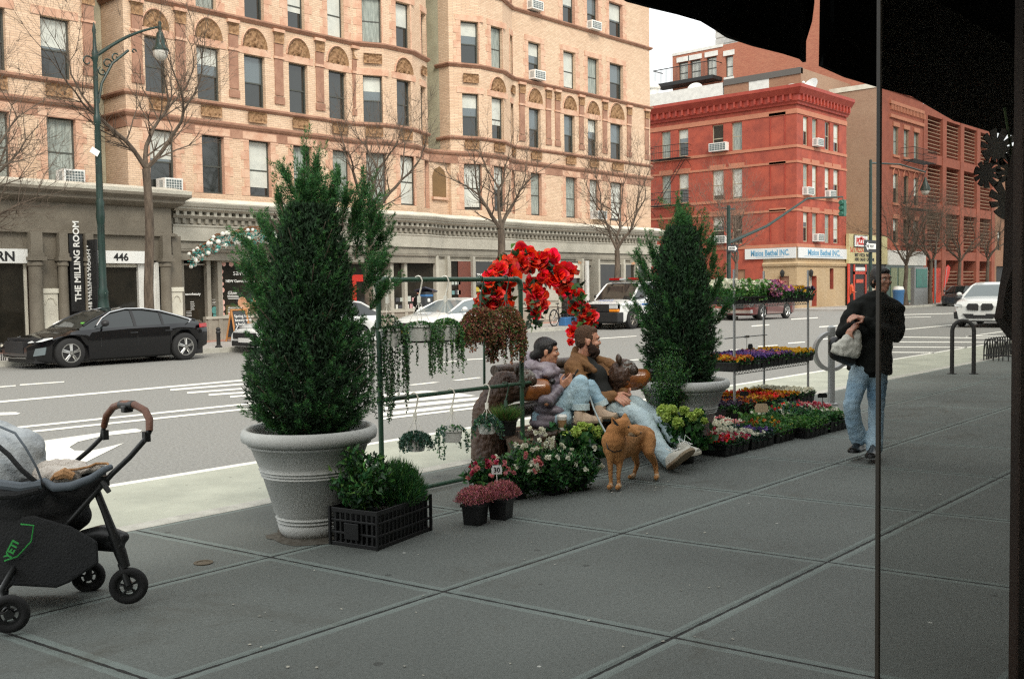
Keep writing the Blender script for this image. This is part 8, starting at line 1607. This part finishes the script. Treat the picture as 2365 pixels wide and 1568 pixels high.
# push bar
hb=[S(172,1068,5.25),S(205,1040,5.25),S(235,1010,5.25),S(240,985,5.25)]; q.tube(hb,.012,10); hb2=[S(345,995,4.95),S(335,1015,4.95),S(300,1055,4.96),S(258,1095,4.97),S(200,1160,4.98),S(120,1250,4.98),S(60,1315,4.95),S(10,1360,4.9)]; q.tube(hb2,.014,10)
q.cbox(S(242,1004,5.25),(.03,.03,.05)); q.cbox(S(338,1008,4.95),(.03,.03,.05))
q.tube([S(222,1130,5.0),S(240,1175,5.0),S(262,1232,5.0)],[.018,.018,.022],10); q.tube([S(262,1232,5.0),S(278,1275,5.0),S(290,1310,5.0)],[.028,.03,.024],10); q.tube([S(280,1300,5.0),S(297,1352,4.98)],[.02,.018],8); q.tube([S(205,1250,5.2),S(205,1325,5.28)],[.022,.016],8)
q.tube([S(120,1250,4.98),S(60,1260,5.05),S(0,1370,4.75),S(15,1410,4.65)],.016,8); q.tube([S(10,1360,4.9),S(8,1390,4.72)],.02,8)
q.cbox(S(243,1110,4.97),(.03,.03,.05)); q.tube([S(236,1112,4.95),S(252,1136,4.94)],[.016,.012],8); q.build('frame','frame_black',st,smooth=True,ang=50)
q=MB(); gp=[S(240,985,5.25),S(246,960,5.22),S(262,940,5.17),S(280,933,5.12),S(295,932,5.08),S(312,935,5.04),S(335,948,5.0),S(345,968,4.97),S(345,995,4.95)]; q.tube(gp,[.0165,.018,.018,.018,.018,.018,.0185,.0185,.017],14); q.build('handle','leather_tan',st,smooth=True); 
q=MB(); q.tube([S(278,934,5.13),S(310,935,5.045)],.022,12); q.cbox(S(293,944,5.08),(.05,.04,.035)); q.build('handle_button','frame_black',st,smooth=True,bevel=.006)
# footmuff body and basket
b=MB(); chain(b,[S(-20,1150,5.05),S(60,1165,5.05),S(150,1150,5.08),S(225,1100,5.08)],[.17,.165,.12,.05],16); chain(b,[S(0,1240,5.05),S(90,1230,5.05),S(180,1190,5.08)],[.15,.13,.07],16); fuse(b,'seat_shell','stroller_dark',st,vox=.014,sm=6,disp=.003,ds=.06)
q=MB(); pts=[(-30,1200),(80,1190),(165,1215),(200,1235),(225,1250),(228,1300),(160,1345),(130,1357),(0,1350),(-40,1340)]
q.loft([[S(x,y,d) for x,y in pts] for d in(4.9,5.25)]); q.build('basket','stroller_dark',st,bevel=.01)
b=MB(); chain(b,[S(195,1245,5.05),S(240,1235,5.05),S(285,1240,5.02)],[.05,.055,.03],12); cap(b,S(215,1250,5.1),S(275,1262,5.0),.045,.03); fuse(b,'front_axle','frame_black',st,vox=.009,sm=3)
q=MB(); ed=[S(100,1110,4.93),S(125,1125,4.9),S(165,1122,4.9),S(210,1105,4.92),S(240,1085,4.95),S(256,1078,5.0)]; q.tube(ed,[.018,.022,.022,.02,.018,.014],10); q.build('rim_piping','stroller_trim',st,smooth=True)
# canopy
b=MB(); cc_=S(10,1075,5.08); b.ell(cc_,(.2,.2,.2),20,14); b.ell(S(50,1035,5.08),(.11,.13,.1),16,12); b.ell(S(-30,1050,5.08),(.2,.2,.18),16,12); o=fuse(b,'canopy','stroller_grey',st,vox=.012,sm=3,disp=.006,ds=.08)
q=MB(); q.tube([S(0,985,4.93),S(35,1000,4.87),S(60,1035,4.85),S(85,1080,4.87),S(98,1115,4.9)],.006,6,0); q.tube([S(-10,1025,4.82),S(20,1050,4.82),S(50,1085,4.83),S(80,1110,4.87),S(100,1120,4.9)],[.012]*5,8,1); q.tube([S(-20,1145,4.84),S(40,1142,4.84),S(90,1130,4.87)],[.02]*3,8,1); q.build('canopy_seam',['stroller_trim','stroller_dark'],st,smooth=True)
q=MB(); q.tube([S(0,1118,4.86),S(50,1125,4.85),S(95,1118,4.88)],.025,8); q.build('canopy_cuff','stroller_trim',st,smooth=True)
b=MB(); chain(b,[S(85,1098,5.05),S(130,1082,5.05),S(185,1078,5.06)],[.06,.05,.035],14); cap(b,S(110,1100,4.98),S(165,1098,4.98),.05,.045); cap(b,S(180,1085,5.02),S(235,1078,5.05),.03,.018); o=fuse(b,'blanket','blanket',None,vox=.009,sm=2,disp=.006,ds=.035); label(o,'cream fleece blanket with brown stitched edge lying in the stroller','blanket')
q=MB(); q.tube([S(118,1108,4.93),S(128,1094,4.925),S(150,1086,4.93),S(180,1083,4.95),S(205,1078,5.0),S(222,1070,5.03),S(248,1070,5.03),S(252,1078,5.0)],[.007]*8,6); q.tube([S(130,1100,4.925),S(150,1092,4.92),S(170,1100,4.93)],[.02,.028,.02],8); attach(q.build('stitched_edge','blanket_trim',None,smooth=True),o)
q=MB(); gq=[S(48,1210,4.86),S(78,1213,4.86),S(72,1250,4.87),S(40,1285,4.88),S(10,1295,4.89)]; q.tube(gq,.004,5,0); o_=S(22,1292,4.85); u_=(S(44,1250,4.85)-S(22,1292,4.85)).normalized(); text(q,'YETI',o_+V((0,-.006,0)),u_,.048,up=V((-.745,-.667,0)).cross(u_),mi=0,depth=.002,off=.0015)
q.build('green_lettering','green_print',st)
# awning cloths
aw=thing('black_awning','black cloth awning hanging over the pavement, its lower edge sagging in curves','awning',(4.5,2.,2.6))
YW=2.0
def cloth(name,pts,m_='black_cloth'):
    P=[aY(x,y,YW) for x,y in pts]; n=len(P); q=MB(); 
    rings=[]
    for k,p in enumerate(P): rings.append([Vector((p.x,YW+.02*math.sin(k*1.3),p.z)),Vector((p.x,YW+.03*math.sin(k*1.3)+.012,p.z)),Vector((p.x,YW+.012,4.2)),Vector((p.x,YW,4.2))])
    q.loft(rings); return q.build(name,m_,aw)
cloth('hanging_cloth',[(1380,-40),(1470,0),(1515,16),(1560,36),(1610,52),(1660,68),(1700,84),(1750,106),(1800,126),(1840,138),(1866,143),(1870,100),(1877,50),(1872,10),(1870,-25)])
cloth('hanging_cloth',[(1921,-25),(1926,0),(1918,30),(1920,55),(1926,62),(1918,100),(1911,150),(1960,178),(2030,206),(2100,224),(2160,248),(2220,278),(2290,304),(2370,320),(2480,330)])
q=MB(); q.box(-3,14,-1.3,YW+.0,4.2,4.25); q.build('roof_sheet','black_cloth',aw)
# glass screen
gx=aD(2029,784,2.7); GYs=gx.y
gs=thing('glass_screen','tall clear glass screen with thin bronze edge post standing beside the photographer','glass screen',(gx.x,GYs,0)); 
q=MB(); q.box(gx.x-.0055,gx.x+.0055,GYs-.006,GYs+.006,0,3.6); q.build('edge_post','bronze',gs,bevel=.002)
m=bpy.data.materials.new('clear_glass'); m.use_nodes=True; nt=m.node_tree; nt.nodes.clear(); out=nt.nodes.new('ShaderNodeOutputMaterial'); tr=nt.nodes.new('ShaderNodeBsdfTransparent'); tr.inputs[0].default_value=(.86,.86,.85,1); gl=nt.nodes.new('ShaderNodeBsdfGlossy'); gl.inputs['Roughness'].default_value=.02; mx=nt.nodes.new('ShaderNodeMixShader'); mx.inputs[0].default_value=.025
lk(nt,tr.outputs[0],mx.inputs[1]); lk(nt,gl.outputs[0],mx.inputs[2]); lk(nt,mx.outputs[0],out.inputs[0]); MATS['clear_glass']=m
gx2=aY(2357,784,GYs).x; q=MB(); q.box(gx.x+.007,gx2,GYs-.003,GYs+.003,.02,3.6); q.build('pane','clear_glass',gs)
q=MB(); q.box(gx2-.0,gx2+.25,GYs-.003,GYs+.03,0,3.6); q.build('end_post','wood_edge',gs)
# solid shapes added in place of dark and leafy reflections in the glass
q=MB(); YC=GYs+.12; pts=[(2362,330),(2350,420),(2345,560),(2338,620),(2325,660),(2318,700),(2316,735),(2330,752),(2350,775),(2362,790)]
P=[aY(x,y,YC) for x,y in pts]; rings=[[Vector((p.x,YC,p.z)),Vector((p.x+.5,YC,p.z)),Vector((p.x+.5,YC+.05,p.z)),Vector((p.x+.02,YC+.04+.01*math.sin(k),p.z))] for k,p in enumerate(P)]; q.loft(rings); label(q.build('dark_reflection','reflection_brown',None,smooth=True),'solid dark brown shape standing for a reflection at the edge of the glass screen','reflection')
mo=thing('monstera_reflection','dark monstera leaves built solid to stand for their reflection in the glass screen','plant',tuple(aY(2320,420,GYs+.3)))
def mleaf(cx,cy,R_,rot,sx=1.):
    q=MB(); Y=GYs+.3; pts=[]; n_=84
    for k in range(n_):
        a=2*PI*k/n_; r=R_*(1-.25*math.cos(a)); notch=abs(math.sin(a*5.5)); 
        if .5<a<5.78 and notch<.35: r*=.52
        a2=a+rot; pts.append(aY(cx+r*math.cos(a2)*sx,cy+r*math.sin(a2),Y))
    c=aY(cx,cy,Y); vs=[c]+pts; q.add(vs,[(0,i+1,(i+1)%n_+1) for i in range(n_)]); q.add([v+V((0,.004,0)) for v in vs],[(0,(i+1)%n_+1,i+1) for i in range(n_)]); return q
for cx,cy,R_,rot in((2300,345,42,2.6),(2330,470,50,2.2),(2275,400,32,3.4),(2345,400,40,1.2)): mleaf(cx,cy,R_,rot).build('leaf','monstera',mo)
q=MB(); q.tube([aY(2320,250,GYs+.3),aY(2335,340,GYs+.3),aY(2330,470,GYs+.3)],.006,5); q.build('stem','stem',mo)
